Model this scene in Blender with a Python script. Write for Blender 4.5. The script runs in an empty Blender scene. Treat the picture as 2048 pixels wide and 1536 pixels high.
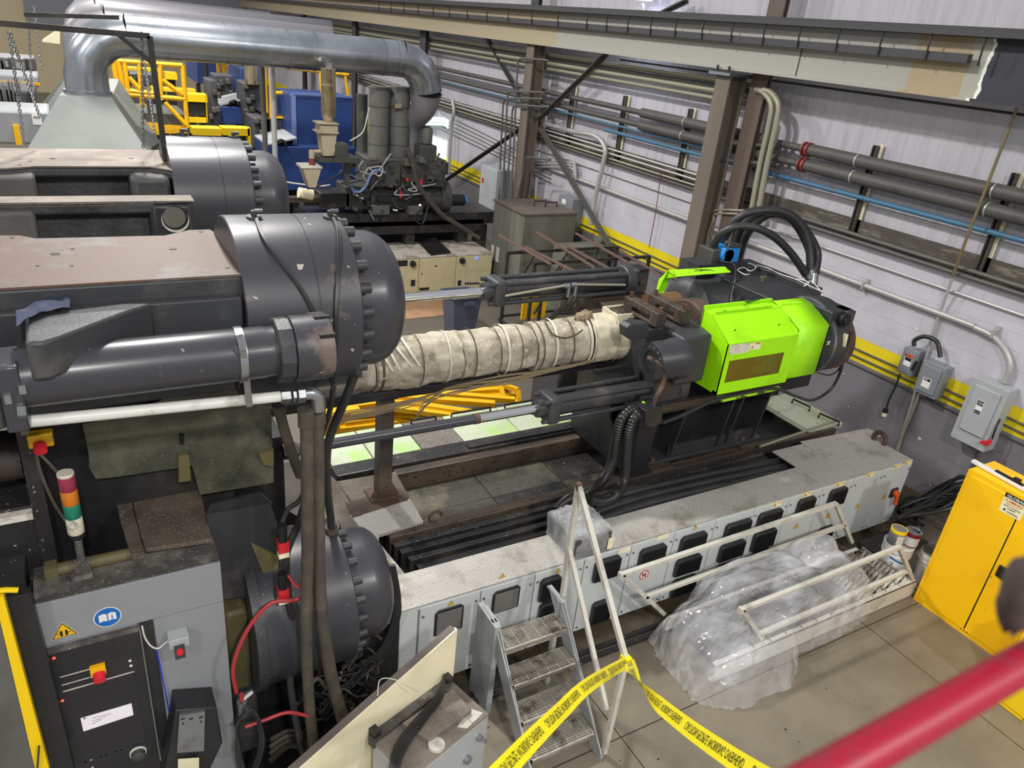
import bpy, math, random
from mathutils import Vector as V, Matrix, Euler, noise
random.seed(7)
sc = bpy.context.scene
COL = sc.collection
# ---------------------------------------------------------------- camera
CAM_LOC = V((0, 0, 5.044)); CAM_ROT = Euler([math.radians(a) for a in (64.52517608, -5.72397735, -29.22730817)])
FPX = 1474.68
cd = bpy.data.cameras.new('camera'); cam = bpy.data.objects.new('camera', cd); COL.objects.link(cam)
cam.location = CAM_LOC; cam.rotation_euler = CAM_ROT
cd.sensor_fit = 'HORIZONTAL'; cd.sensor_width = 36; cd.lens = FPX * 36 / 2048
cd.clip_start = .05; cd.clip_end = 200
cd.dof.use_dof = True; cd.dof.focus_distance = 7.5; cd.dof.aperture_fstop = 4.0
sc.camera = cam
# ---------------------------------------------------------------- world, lights, exposure
sc.view_settings.view_transform = 'Standard'; sc.view_settings.look = 'None'
sc.view_settings.gamma = 1; sc.view_settings.use_curve_mapping = False
sc.view_settings.exposure = 0.0
w = bpy.data.worlds.new('hall'); sc.world = w; w.use_nodes = True
w.node_tree.nodes['Background'].inputs[0].default_value = (.92, .95, 1, 1)
w.node_tree.nodes['Background'].inputs[1].default_value = .45
def lamp(name, loc, power, size=.6, col=(1, .97, .93), rot=(0, 0, 0)):
    l = bpy.data.lights.new(name, 'AREA'); l.shape = 'DISK'; l.size = size; l.energy = power; l.color = col
    o = bpy.data.objects.new(name, l); o.location = loc; o.rotation_euler = rot; COL.objects.link(o); return o
for x, y, e in ((1.2, 8, 760), (0, -4.5, 760), (1.5, 15, 640), (-6.5, 6, 380), (-6, 15, 420), (1, 24, 650), (-6, 26, 560), (0, 35, 500), (6, -5.5, 620), (-7, -5, 520)):
    lamp('high_bay_light', (x, y, 9.3), e)
# ---------------------------------------------------------------- pixel -> point on a known plane
RM = CAM_ROT.to_matrix()
def P(px, py, x=None, y=None, z=None):
    d = RM @ V(((px - 1024) / FPX, -(py - 768) / FPX, -1))
    t = x / d.x if x is not None else (y / d.y if y is not None else (z - CAM_LOC.z) / d.z)
    return CAM_LOC + d * t
def PL(pts, **k): return [P(a, b, **k) for a, b in pts]
# ---------------------------------------------------------------- materials
def lin(c):
    if isinstance(c, str):
        c = [int(c[i:i + 2], 16) / 255 for i in (0, 2, 4)]
    return tuple((v / 12.92 if v <= .04045 else ((v + .055) / 1.055) ** 2.4) for v in c) + (1,)
MATS = {}
def newmat(name):
    m = bpy.data.materials.new(name); m.use_nodes = True; MATS[name] = m
    return m, m.node_tree.nodes, m.node_tree.links, m.node_tree.nodes['Principled BSDF']
def noise_n(N, L, co, scale, detail=4, rough=.6):
    n = N.new('ShaderNodeTexNoise'); n.inputs['Scale'].default_value = scale; n.inputs['Detail'].default_value = detail
    n.inputs['Roughness'].default_value = rough; L.new(co, n.inputs['Vector']); return n.outputs['Fac']
def ramp(N, L, fac, lo, hi):
    r = N.new('ShaderNodeMapRange'); r.inputs[1].default_value = lo; r.inputs[2].default_value = hi; r.clamp = True
    L.new(fac, r.inputs[0]); return r.outputs[0]
def mix(N, L, fac, a, b):
    m = N.new('ShaderNodeMix'); m.data_type = 'RGBA'
    for s, v in ((0, fac), (6, a), (7, b)):
        if hasattr(v, 'links'): L.new(v, m.inputs[s])
        else: m.inputs[s].default_value = v
    return m.outputs[2]
def M(name, col, rough=.5, metal=0, dirt=None, ds=2.5, dlo=.5, dhi=.7, speck=None, ss=60, slo=.62, shi=.68, bump=0, bs=30, stretch=None, alpha=None, spec=None, coat=0):
    m, N, L, B = newmat(name)
    tc = N.new('ShaderNodeTexCoord').outputs['Object']
    if stretch:
        mp = N.new('ShaderNodeMapping'); mp.inputs['Scale'].default_value = stretch; L.new(tc, mp.inputs[0]); tcs = mp.outputs[0]
    else: tcs = tc
    c = lin(col)
    if dirt: c = mix(N, L, ramp(N, L, noise_n(N, L, tcs, ds, 6, .65), dlo, dhi), c, lin(dirt))
    if speck: c = mix(N, L, ramp(N, L, noise_n(N, L, tc, ss, 2), slo, shi), c, lin(speck))
    if hasattr(c, 'links'): L.new(c, B.inputs['Base Color'])
    else: B.inputs['Base Color'].default_value = c
    B.inputs['Roughness'].default_value = rough; B.inputs['Metallic'].default_value = metal
    if spec is not None: B.inputs['Specular IOR Level'].default_value = spec
    if coat: B.inputs['Coat Weight'].default_value = coat; B.inputs['Coat Roughness'].default_value = .2
    if alpha is not None: B.inputs['Alpha'].default_value = alpha
    if bump:
        b = N.new('ShaderNodeBump'); b.inputs['Strength'].default_value = bump; b.inputs['Distance'].default_value = .02
        L.new(noise_n(N, L, tcs, bs, 4), b.inputs['Height']); L.new(b.outputs[0], B.inputs['Normal'])
    return m
# ---------------------------------------------------------------- mesh building
def frame(d):
    d = d.normalized(); a = V((0, 0, 1)) if abs(d.z) < .95 else V((1, 0, 0))
    s = d.cross(a).normalized(); return s, s.cross(d).normalized()
def cr(pts, n=6):
    pts = [V(p) for p in pts]; out = []
    for i in range(len(pts) - 1):
        a, b = pts[i], pts[i + 1]; p0 = pts[i - 1] if i else a * 2 - b; p3 = pts[i + 2] if i + 2 < len(pts) else b * 2 - a
        for k in range(n):
            t = k / n; out.append(.5 * ((2 * a) + (b - p0) * t + (2 * p0 - 5 * a + 4 * b - p3) * t * t + (3 * a - 3 * b + p3 - p0) * t ** 3))
    return out + [pts[-1]]
def wloc(o):
    t = V((0, 0, 0))
    while o: t += o.location; o = o.parent
    return t
class MB:
    def __init__(s): s.v = []; s.f = []; s.m = []; s.k = 0
    def add(s, vs, fs):
        b = len(s.v); s.v += [V(p) for p in vs]; s.f += [tuple(b + i for i in f) for f in fs]; s.m += [s.k] * len(fs); return s
    def mat(s, k): s.k = k; return s
    def box(s, x0, y0, z0, x1, y1, z1):
        x0, x1 = sorted((x0, x1)); y0, y1 = sorted((y0, y1)); z0, z1 = sorted((z0, z1))
        return s.add([(x0, y0, z0), (x1, y0, z0), (x1, y1, z0), (x0, y1, z0), (x0, y0, z1), (x1, y0, z1), (x1, y1, z1), (x0, y1, z1)],
                     [(0, 3, 2, 1), (4, 5, 6, 7), (0, 1, 5, 4), (1, 2, 6, 5), (2, 3, 7, 6), (3, 0, 4, 7)])
    def prism(s, poly, ext):
        poly = [V(p) for p in poly]; e = V(ext); n = len(poly)
        nrm = sum(((poly[i].cross(poly[(i + 1) % n])) for i in range(n)), V((0, 0, 0)))
        if nrm.dot(e) > 0: poly.reverse()
        vs = poly + [p + e for p in poly]
        return s.add(vs, [tuple(range(n)), tuple(range(2 * n - 1, n - 1, -1))] + [(i, n + i, n + (i + 1) % n, (i + 1) % n) for i in range(n)])
    def bar(s, p0, p1, w, h, up=(0, 0, 1)):
        p0, p1, up = V(p0), V(p1), V(up); d = (p1 - p0).normalized(); a = d.cross(up)
        if a.length < 1e-4: a = d.cross(V((1, 0, 0)))
        a = a.normalized() * w / 2; b = a.cross(d).normalized() * h / 2
        return s.prism([p0 - a - b, p0 + a - b, p0 + a + b, p0 - a + b], p1 - p0)
    def ibeam(s, p0, p1, w, h, t=.02, up=(0, 0, 1)):
        up = V(up).normalized(); d = (V(p1) - V(p0)).normalized(); u2 = (up - d * up.dot(d)).normalized()
        o = u2 * (h / 2 - t / 2)
        s.bar(V(p0) + o, V(p1) + o, w, t, up); s.bar(V(p0) - o, V(p1) - o, w, t, up); return s.bar(p0, p1, t, h - 2 * t, up)
    def tube(s, pts, r, n=8, caps=True, rr=None):
        pts = [V(p) for p in pts]; m = len(pts); vs = []; a = None
        for i, p in enumerate(pts):
            d = (pts[min(i + 1, m - 1)] - pts[max(i - 1, 0)]).normalized()
            if a is None: a, _ = frame(d)
            a = a - d * a.dot(d); a = a.normalized() if a.length > 1e-6 else frame(d)[0]
            b = a.cross(d); q = rr[i] if rr else r
            vs += [p + (a * math.cos(t) + b * math.sin(t)) * q for t in (2 * math.pi * k / n for k in range(n))]
        fs = [(i * n + k, (i + 1) * n + k, (i + 1) * n + (k + 1) % n, i * n + (k + 1) % n) for i in range(m - 1) for k in range(n)]
        if caps: fs += [tuple(range(n)), tuple(range(m * n - 1, (m - 1) * n - 1, -1))]
        return s.add(vs, fs)
    def cyl(s, p0, p1, r, n=24, r2=None): return s.tube([p0, p1], r, n, True, [r, r if r2 is None else r2])
    def lathe(s, o, ax, prof, n=48):
        o, ax = V(o), V(ax).normalized(); a, b = frame(ax); b = ax.cross(a); vs = []; fs = []; m = len(prof)
        for t, r in prof: vs += [o + ax * t + (a * math.cos(q) + b * math.sin(q)) * r for q in (2 * math.pi * k / n for k in range(n))]
        fs = [(i * n + k, i * n + (k + 1) % n, (i + 1) * n + (k + 1) % n, (i + 1) * n + k) for i in range(m - 1) for k in range(n)]
        return s.add(vs, fs + [tuple(range(n - 1, -1, -1)), tuple(range((m - 1) * n, m * n))])
    def grid(s, rows, flip=False):
        m, n = len(rows), len(rows[0]); vs = [p for r in rows for p in r]
        fs = [(i * n + k, i * n + k + 1, (i + 1) * n + k + 1, (i + 1) * n + k) for i in range(m - 1) for k in range(n - 1)]
        return s.add(vs, [f[::-1] for f in fs] if flip else fs)
    def sph(s, c, r, n=12, sq=(1, 1, 1)):
        c = V(c); rows = []
        for i in range(n + 1):
            t = math.pi * i / n; q = max(math.sin(t), 1e-3)
            rows.append([c + V((math.cos(p) * q * sq[0], math.sin(p) * q * sq[1], math.cos(t) * sq[2])) * r for p in (2 * math.pi * k / (2 * n) for k in range(2 * n + 1))])
        return s.grid(rows, True)
    def build(s, name, mats, parent=None, label=None, bevel=0, ang=38, kind=None, seg=2):
        off = wloc(parent) if parent else V((0, 0, 0))
        me = bpy.data.meshes.new(name); me.from_pydata([p - off for p in s.v], [], s.f)
        for m in (mats if isinstance(mats, (list, tuple)) else [mats]): me.materials.append(MATS[m])
        if max(s.m, default=0): me.polygons.foreach_set('material_index', s.m)
        me.shade_smooth(); me.set_sharp_from_angle(angle=math.radians(ang)); me.update()
        o = bpy.data.objects.new(name, me); COL.objects.link(o)
        if parent: o.parent = parent
        if label: o['label'] = label
        if kind: o['kind'] = kind
        if bevel:
            b = o.modifiers.new('edge', 'BEVEL'); b.width = bevel; b.segments = seg; b.limit_method = 'ANGLE'; b.angle_limit = math.radians(40)
        return o
def thing(name, label, cat, loc=(0, 0, 0), group=None, kind=None):
    o = bpy.data.objects.new(name, None); o.empty_display_size = .1; COL.objects.link(o); o.location = loc
    return tag(o, label, cat, group, kind)
def tag(o, label, cat, group=None, kind=None):
    o['label'] = label; o['category'] = cat
    if group: o['group'] = group
    if kind: o['kind'] = kind
    return o
def one(mb, name, mat, label, cat, group=None, **k): return tag(mb.build(name, mat, **k), label, cat, group)
def text_mesh(body, size, org, xd, yd, bold=False, squeeze=1.0, center=False):
    cu = bpy.data.curves.new('t', 'FONT'); cu.body = body; cu.size = size; cu.resolution_u = 2
    if bold: cu.offset = size * .018
    if center: cu.align_x = 'CENTER'
    ob = bpy.data.objects.new('t', cu); COL.objects.link(ob); bpy.context.view_layer.update()
    me = bpy.data.meshes.new_from_object(ob.evaluated_get(bpy.context.evaluated_depsgraph_get()))
    vs = [v.co.copy() for v in me.vertices]; fs = [tuple(p.vertices) for p in me.polygons]
    bpy.data.objects.remove(ob); bpy.data.curves.remove(cu); bpy.data.meshes.remove(me)
    if org is None: return vs, fs
    org, xd, yd = V(org), V(xd), V(yd)
    m = MB(); m.add([org + xd * (p.x * squeeze) + yd * p.y for p in vs], fs); return m
X, Y, Z = V((1, 0, 0)), V((0, 1, 0)), V((0, 0, 1))
# ---------------------------------------------------------------- materials used
M('black_paint', '333438', .38, dirt='57504c', dlo=.58, dhi=.75, speck='8a8680', slo=.76, shi=.78, ss=45, bump=.05, bs=60, spec=.5)
M('casting', '37393c', .45, dirt='5e5a54', ds=3, dlo=.55, dhi=.8, bump=.12, bs=70)
M('drum_paint', '3b3b41', .34, dirt='6b625e', ds=2, dlo=.64, dhi=.7, speck='8c8884', slo=.73, shi=.75, ss=30, coat=.15)
M('drum_rust', '3c3c42', .36, dirt='6e5f58', ds=1.7, dlo=.57, dhi=.63, speck='b7aca2', slo=.72, shi=.735, ss=11)
M('slab_top', '6a6057', .7, dirt='877d72', ds=2.6, dlo=.45, dhi=.66, speck='3a332e', ss=40, slo=.68, shi=.72, bump=.15, bs=60)
M('slab_side', '5c5955', .6, dirt='6e6a65', ds=2, dlo=.45, dhi=.7, bump=.2, bs=60)
M('rust_top', '5d483b', .6, dirt='66625e', ds=2.4, dlo=.54, dhi=.66, speck='38302a', ss=34, slo=.68, shi=.72, bump=.1, bs=50)
M('dusty_top', '857b70', .8, dirt='5f5750', ds=3, dlo=.45, dhi=.65, speck='b1a798', ss=150, slo=.58, shi=.68, bump=.2)
M('rough_cast', '4a4a4a', .5, dirt='2e2c2a', ds=2, dlo=.45, dhi=.65, bump=.35, bs=28)
M('dark', '1e1e21', .5, dirt='35322f', dlo=.5, dhi=.7)
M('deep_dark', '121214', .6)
M('oily', '2b2a2a', .35, dirt='4a453c', ds=2.5, dlo=.5, dhi=.68, speck='9c9788', ss=36, slo=.68, shi=.72)
M('oily_dust', '34332e', .55, dirt='66634e', ds=2.2, dlo=.47, dhi=.66, speck='a9a490', ss=140, slo=.6, shi=.68)
M('rail_rust', '3a332e', .45, dirt='57493c', ds=3, dlo=.45, dhi=.6, stretch=(.3, 3, 1), speck='2a2522', ss=30, slo=.6, shi=.66)
M('rust', '59443a', .7, dirt='43332b', ds=6, dlo=.45, dhi=.6)
M('brown_metal', '7d5f4c', .4, metal=.5, dirt='5b4436', ds=4, dlo=.45, dhi=.65)
M('bronze', '9a7650', .35, metal=.6, dirt='6a5038', ds=3, dlo=.5, dhi=.7)
M('chrome', 'e8e8ea', .12, metal=1)
M('steel', 'aab0b4', .3, metal=.9, dirt='7f7b72', dlo=.55, dhi=.7)
M('galv', 'b4bac0', .27, metal=.9, dirt='989fa5', ds=1.5, dlo=.45, dhi=.65)
M('duct_dull', '918f94', .45, metal=.4)
M('hood', '737874', .5, metal=.25, dirt='666c68', ds=1.2, dlo=.45, dhi=.65)
M('white_pipe', 'dcdcd6', .4, dirt='9c978c', ds=4, dlo=.55, dhi=.7)
M('lime', 'a6f20a', .45, dirt='93d80c', ds=2, dlo=.5, dhi=.7)
M('lime_worn', 'a4ec10', .5, dirt='3c4a18', ds=7, dlo=.56, dhi=.62, stretch=(.6, 2, 1))
M('label_white', 'd8d4c8', .5, dirt='b9b4a6', ds=20, dlo=.5, dhi=.6)
M('label_cream', 'efe7c2', .5)
M('print_grey', '8d8a84', .6)
M('black_print', '15151a', .5)
M('warn_yellow', 'f2b90f', .45)
M('sign_red', 'c8242b', .45)
M('sign_orange', 'd9541e', .45)
M('sign_blue', '1464b4', .4)
M('white', 'e6e6e2', .5)
M('cab_white', 'c6cbcb', .4, dirt='b3b8b6', ds=2, dlo=.5, dhi=.7)
M('cab_grey', '8b8e91', .4, dirt='83868a', ds=2, dlo=.5, dhi=.7, speck='d0d0cc', ss=70, slo=.74, shi=.76)
M('vent_black', '26272a', .45)
M('cream', 'c9bd97', .5, dirt='b6a986', ds=2, dlo=.5, dhi=.7, speck='4c463a', ss=40, slo=.74, shi=.76)
M('cream_top', 'cfc6ba', .7, dirt='8c8274', ds=3, dlo=.5, dhi=.62)
M('ivory', 'efe5c4', .42, dirt='ddd2ae', ds=2, dlo=.5, dhi=.7)
M('insulation', 'b3aa98', .75, dirt='857b69', ds=3.5, dlo=.46, dhi=.66, bump=.7, bs=9, speck='cfc8ba', ss=30, slo=.6, shi=.7)
M('insulation_pale', 'cdc5ac', .75, dirt='aba188', ds=5, dlo=.5, dhi=.7, bump=.5, bs=9)
M('strap_white', 'd2ccbc', .7)
M('strap_dark', '4a4030', .6)
M('wire_tan', '8a7a5e', .5)
M('wire_white', 'd8d6cc', .5)
M('hose', '2a2a2c', .42, dirt='3d3a36', dlo=.5, dhi=.7)
M('hose_dusty', '47413a', .6, dirt='5d554a', ds=5, dlo=.45, dhi=.65)
M('conduit_hose', '1f1e1d', .35)
M('hose_red', 'a8353a', .4)
M('cable_cream', 'b9ab8a', .5)
M('cable_yellow', 'd6b42a', .5)
M('plate_green', '5d5d4c', .5, dirt='3d3e37', ds=2.5, dlo=.42, dhi=.62, speck='a39a55', ss=70, slo=.67, shi=.72)
M('plate_edge', '645d3c', .6, dirt='46463a', ds=6)
M('dust_brown', '5a5046', .9, dirt='4a423a', ds=4, dlo=.45, dhi=.6, speck='958a7c', ss=110, slo=.6, shi=.68, bump=.3, bs=90)
M('grime', '4b4844', .75, dirt='77736c', ds=5, dlo=.48, dhi=.62, speck='b0aaa0', ss=90, slo=.66, shi=.72, bump=.3, bs=70)
M('green_panel', 'bcc6ac', .5, dirt='a2d44a', ds=2.3, dlo=.52, dhi=.72, speck='6c7052', ss=22, slo=.68, shi=.73)
M('green_panel_dull', 'b4bba4', .55, dirt='a0a47c', ds=2, dlo=.5, dhi=.7, speck='6c6a52', ss=22, slo=.66, shi=.72)
M('anti_slip', '6d6862', .85, speck='9a948a', ss=80, slo=.55, shi=.62, bump=.4, bs=90)
M('yellow', 'ffc600', .42, dirt='f6b900', ds=1.5, dlo=.5, dhi=.7, speck='7d5c10', ss=26, slo=.75, shi=.77)
M('yellow_bright', 'f7cf0a', .45)
M('yellow_steel', 'e9b208', .5, dirt='c48c08', ds=3, dlo=.55, dhi=.7)
M('yellow_paint', 'ead21c', .55, dirt='c9b22a', ds=3, dlo=.55, dhi=.75)
M('safety_yellow', 'eadb10', .5)
M('blue', '28427c', .45, dirt='22396c', ds=2, dlo=.45, dhi=.65)
M('blue_light', '6c7fb4', .45)
M('pump_blue', '2488d8', .4)
M('strap_blue', '2a3ccc', .5)
M('cloth_blue', '262f4a', .8)
M('rag_dark', '272a35', .6, dirt='5c5a5a', ds=9, dlo=.5, dhi=.6)
M('rag_brown', '4a3d3a', .8, dirt='3a302e', ds=9)
M('rail_red', '8c0a24', .42, dirt='7a2234', ds=30, dlo=.55, dhi=.7)
M('machine_grey', '484843', .5, dirt='3a3a36', ds=2.5, dlo=.45, dhi=.65)
M('machine_grey_light', '62625d', .5, dirt='54544f', ds=2.5, dlo=.45, dhi=.65)
M('tank_grey', '73736a', .55, dirt='625f55', ds=1.6, dlo=.45, dhi=.65, stretch=(1, 1, .3))
M('tank_lid', '6f655e', .65, dirt='5b524c', ds=2, dlo=.45, dhi=.65)
M('rust_bar', '6b564d', .7)
M('rack_black', '2d2c29', .55, dirt='4a423a', ds=4)
M('bin_grey', '4c5160', .5)
M('cardboard', 'a98466', .8, dirt='8f6d52', ds=4)
M('stair_white', 'c9c6bb', .5, dirt='a39c8c', ds=3.5, dlo=.52, dhi=.68, speck='6e665a', ss=40, slo=.7, shi=.74)
M('stair_steel', 'a3a6a6', .45, dirt='8a8880', ds=3, dlo=.5, dhi=.7)
M('grating', 'aaa59a', .5, metal=.3, dirt='5f574c', ds=8, dlo=.5, dhi=.66, speck='dcd6c8', ss=90, slo=.62, shi=.68)
M('grate_dark', '4c453c', .5, metal=.3)
M('tape', 'f5e50c', .4)
M('pail_white', 'dedede', .4, dirt='b9b7b2', ds=5, dlo=.55, dhi=.7)
M('can_silver', '9fa0a0', .3, metal=.7)
M('can_red', '7a1226', .35)
M('col_steel', '6a6258', .6, dirt='77695f', ds=1.5, dlo=.45, dhi=.6, stretch=(1, 1, .25))
M('col_red', '63544d', .6)
M('col_dark', '3f3e40', .6)
M('pipe_dark', '524f4c', .55, dirt='45423f', ds=2)
M('pipe_blue', '41708f', .45, dirt='56646c', ds=4, dlo=.55, dhi=.65)
M('pipe_red', '7c3230', .5)
M('conduit', 'b4b2b0', .4, metal=.3)
M('conduit_old', '9a9784', .45, metal=.3)
M('conduit_dark', '55534e', .5)
M('brass_rod', '8d8260', .45, metal=.4)
M('elec_grey', '80858a', .42)
M('elec_light', 'a9adb0', .42, dirt='9a9ea1', ds=2)
M('screen', '22222a', .25, spec=.6)
M('panel_black', '242529', .4, dirt='34332f', ds=3)
M('brick_dummy', 'ffffff')
M('lens_red', '96304a', .35); M('lens_orange', 'cf7a1e', .35); M('lens_green', '1f7a62', .35); M('beacon_white', 'd8d4c0', .45, dirt='9a9484', ds=14, dlo=.55, dhi=.62)
M('button_red', 'e02a38', .4)
M('stainless', 'd0c4a8', .25, metal=.9, dirt='a2967c', ds=4, dlo=.5, dhi=.7)
M('hopper_beige', 'a89d84', .55, dirt='857a62', ds=4)
M('back_wall', 'c9b996', .8); M('back_grey', '84848c', .7); M('far_dark', '45454a', .7)
M('grey_long', '8a8d90', .5, dirt='7c7f82', ds=1)
M('ledge', '4c473f', .7, dirt='807a6c', ds=5, dlo=.5, dhi=.65, stretch=(1, .4, 2))
M('wood', 'a89066', .7, dirt='92794f', ds=4, stretch=(1, 6, 6))
def emit(name, col, s):
    m, N, L, B = newmat(name); B.inputs['Base Color'].default_value = lin(col)
    B.inputs['Emission Color'].default_value = lin(col); B.inputs['Emission Strength'].default_value = s
emit('dialog_white', 'cfc9d0', .45); emit('led_blue', '4060ff', 3); emit('lamp_glow', 'cdd6ff', 14); emit('led_orange', 'ff6a40', .8); emit('daylight_glow', 'dff5ef', 1.2)
# tread plate: raised lozenges, worn and dusty
def tread(name, col, dirt, lo, hi):
    m, N, L, B = newmat(name); tc = N.new('ShaderNodeTexCoord').outputs['Object']
    def w(rot):
        mp = N.new('ShaderNodeMapping'); mp.inputs['Rotation'].default_value = (0, 0, rot); L.new(tc, mp.inputs[0])
        b = N.new('ShaderNodeTexBrick'); b.inputs['Scale'].default_value = 13; b.inputs['Mortar Size'].default_value = .04
        b.inputs['Mortar Smooth'].default_value = .3; b.inputs['Color1'].default_value = b.inputs['Color2'].default_value = (1, 1, 1, 1); b.inputs['Mortar'].default_value = (0, 0, 0, 1)
        L.new(mp.outputs[0], b.inputs['Vector']); return b.outputs['Fac']
    a = N.new('ShaderNodeMath'); a.operation = 'MAXIMUM'; L.new(w(.785), a.inputs[0]); L.new(w(-.785), a.inputs[1])
    n = noise_n(N, L, tc, 2.2, 6, .7); c = mix(N, L, ramp(N, L, n, lo, hi), lin(col), lin(dirt))
    c = mix(N, L, ramp(N, L, noise_n(N, L, tc, 45, 3), .58, .75), c, lin('8a8378'))
    k = N.new('ShaderNodeMath'); k.operation = 'MULTIPLY'; k.inputs[1].default_value = .5; L.new(a.outputs[0], k.inputs[0])
    c = mix(N, L, k.outputs[0], c, lin('6b655b'))
    L.new(c, B.inputs['Base Color']); B.inputs['Metallic'].default_value = .35; B.inputs['Roughness'].default_value = .5
    b = N.new('ShaderNodeBump'); b.inputs['Strength'].default_value = .6; b.inputs['Distance'].default_value = .01; b.invert = True
    L.new(a.outputs[0], b.inputs['Height']); L.new(b.outputs[0], B.inputs['Normal'])
tread('tread', 'd2cfc9', '9c9284', .52, .7); tread('tread_dirty', '6f675c', '4b4136', .4, .6)
# masonry wall: painted blocks with a yellow band
def wall_mat():
    m, N, L, B = newmat('block_wall'); tc = N.new('ShaderNodeTexCoord').outputs['Object']
    sp = N.new('ShaderNodeSeparateXYZ'); L.new(tc, sp.inputs[0])
    cb = N.new('ShaderNodeCombineXYZ'); L.new(sp.outputs[1], cb.inputs[0]); L.new(sp.outputs[2], cb.inputs[1])
    b = N.new('ShaderNodeTexBrick'); b.inputs['Scale'].default_value = 1; b.inputs['Brick Width'].default_value = .41; b.inputs['Row Height'].default_value = .205
    b.inputs['Mortar Size'].default_value = .006; b.inputs['Mortar Smooth'].default_value = .4; L.new(cb.outputs[0], b.inputs['Vector'])
    def gt(z):
        g = N.new('ShaderNodeMath'); g.operation = 'GREATER_THAN'; g.inputs[1].default_value = z; L.new(sp.outputs[2], g.inputs[0]); return g.outputs[0]
    n = ramp(N, L, noise_n(N, L, tc, 1.4, 5), .42, .7)
    c = mix(N, L, gt(1.315), mix(N, L, n, lin('7c797f'), lin('716d72')), mix(N, L, n, lin('ecd516'), lin('d9c41c')))
    c = mix(N, L, gt(1.655), c, mix(N, L, n, lin('c2c0c9'), lin('b7b4bb')))
    c = mix(N, L, ramp(N, L, noise_n(N, L, tc, 9, 2), .74, .76), c, lin('d4d0cc'))
    L.new(c, B.inputs['Base Color']); B.inputs['Roughness'].default_value = .6
    u = N.new('ShaderNodeBump'); u.inputs['Strength'].default_value = .55; u.inputs['Distance'].default_value = .012; u.invert = True
    L.new(b.outputs['Fac'], u.inputs['Height']); L.new(u.outputs[0], B.inputs['Normal'])
wall_mat()
def metal_wall():
    m, N, L, B = newmat('metal_wall'); tc = N.new('ShaderNodeTexCoord').outputs['Object']
    mp = N.new('ShaderNodeMapping'); mp.inputs['Scale'].default_value = (1, 3, .25); L.new(tc, mp.inputs[0])
    L.new(mix(N, L, ramp(N, L, noise_n(N, L, mp.outputs[0], 3, 5), .45, .75), lin('bfbcc4'), lin('adaab0')), B.inputs['Base Color']); B.inputs['Roughness'].default_value = .5
metal_wall()
def floor_mat():
    m, N, L, B = newmat('concrete'); tc = N.new('ShaderNodeTexCoord').outputs['Object']
    sp = N.new('ShaderNodeSeparateXYZ'); L.new(tc, sp.inputs[0])
    c = mix(N, L, ramp(N, L, noise_n(N, L, tc, .9, 7, .65), .4, .68), lin('827969'), lin('696153'))
    c = mix(N, L, ramp(N, L, noise_n(N, L, tc, 60, 3), .69, .76), c, lin('a39b8b'))
    c = mix(N, L, ramp(N, L, noise_n(N, L, tc, 11, 2), .74, .76), c, lin('40392f'))
    def band(i, v, hw):
        s = N.new('ShaderNodeMath'); s.operation = 'COMPARE'; s.inputs[1].default_value = v; s.inputs[2].default_value = hw; L.new(sp.outputs[i], s.inputs[0]); return s.outputs[0]
    nz = noise_n(N, L, tc, 2.5, 6)
    oil = N.new('ShaderNodeMath'); oil.operation = 'MULTIPLY_ADD'; oil.inputs[1].default_value = 1.2; L.new(nz, oil.inputs[0]); L.new(sp.outputs[1], oil.inputs[2])
    c = mix(N, L, ramp(N, L, oil.outputs[0], 4.2, 4.6), c, lin('4a4234'))
    far = ramp(N, L, sp.outputs[1], 7.6, 8.2); c = mix(N, L, far, c, lin('625d54'))
    for i, v, h in ((1, 2.955, .006), (0, 6.37, .006), (0, 3.25, .006), (1, -.4, .006), (0, 9.2, .006)): c = mix(N, L, band(i, v, h), c, lin('3d372e'))
    L.new(c, B.inputs['Base Color']); B.inputs['Roughness'].default_value = .42
floor_mat()
def beam_mat():
    m, N, L, B = newmat('beam_paint'); tc = N.new('ShaderNodeTexCoord').outputs['Object']
    sp = N.new('ShaderNodeSeparateXYZ'); L.new(tc, sp.inputs[0])
    a = N.new('ShaderNodeMath'); a.operation = 'MULTIPLY_ADD'; a.inputs[1].default_value = .16; L.new(noise_n(N, L, tc, 5, 4), a.inputs[0]); L.new(sp.outputs[1], a.inputs[2])
    def gt(v):
        g = N.new('ShaderNodeMath'); g.operation = 'GREATER_THAN'; g.inputs[1].default_value = v; L.new(a.outputs[0], g.inputs[0]); return g.outputs[0]
    c = lin('30323c')
    for v, k in ((5.13, 'f2f2ee'), (5.17, 'a9a89c'), (5.36, 'a8987a'), (6.03, 'a3a199'), (13.85, 'a69a80')): c = mix(N, L, gt(v), c, lin(k))
    L.new(c, B.inputs['Base Color']); B.inputs['Roughness'].default_value = .5
beam_mat()
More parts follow.
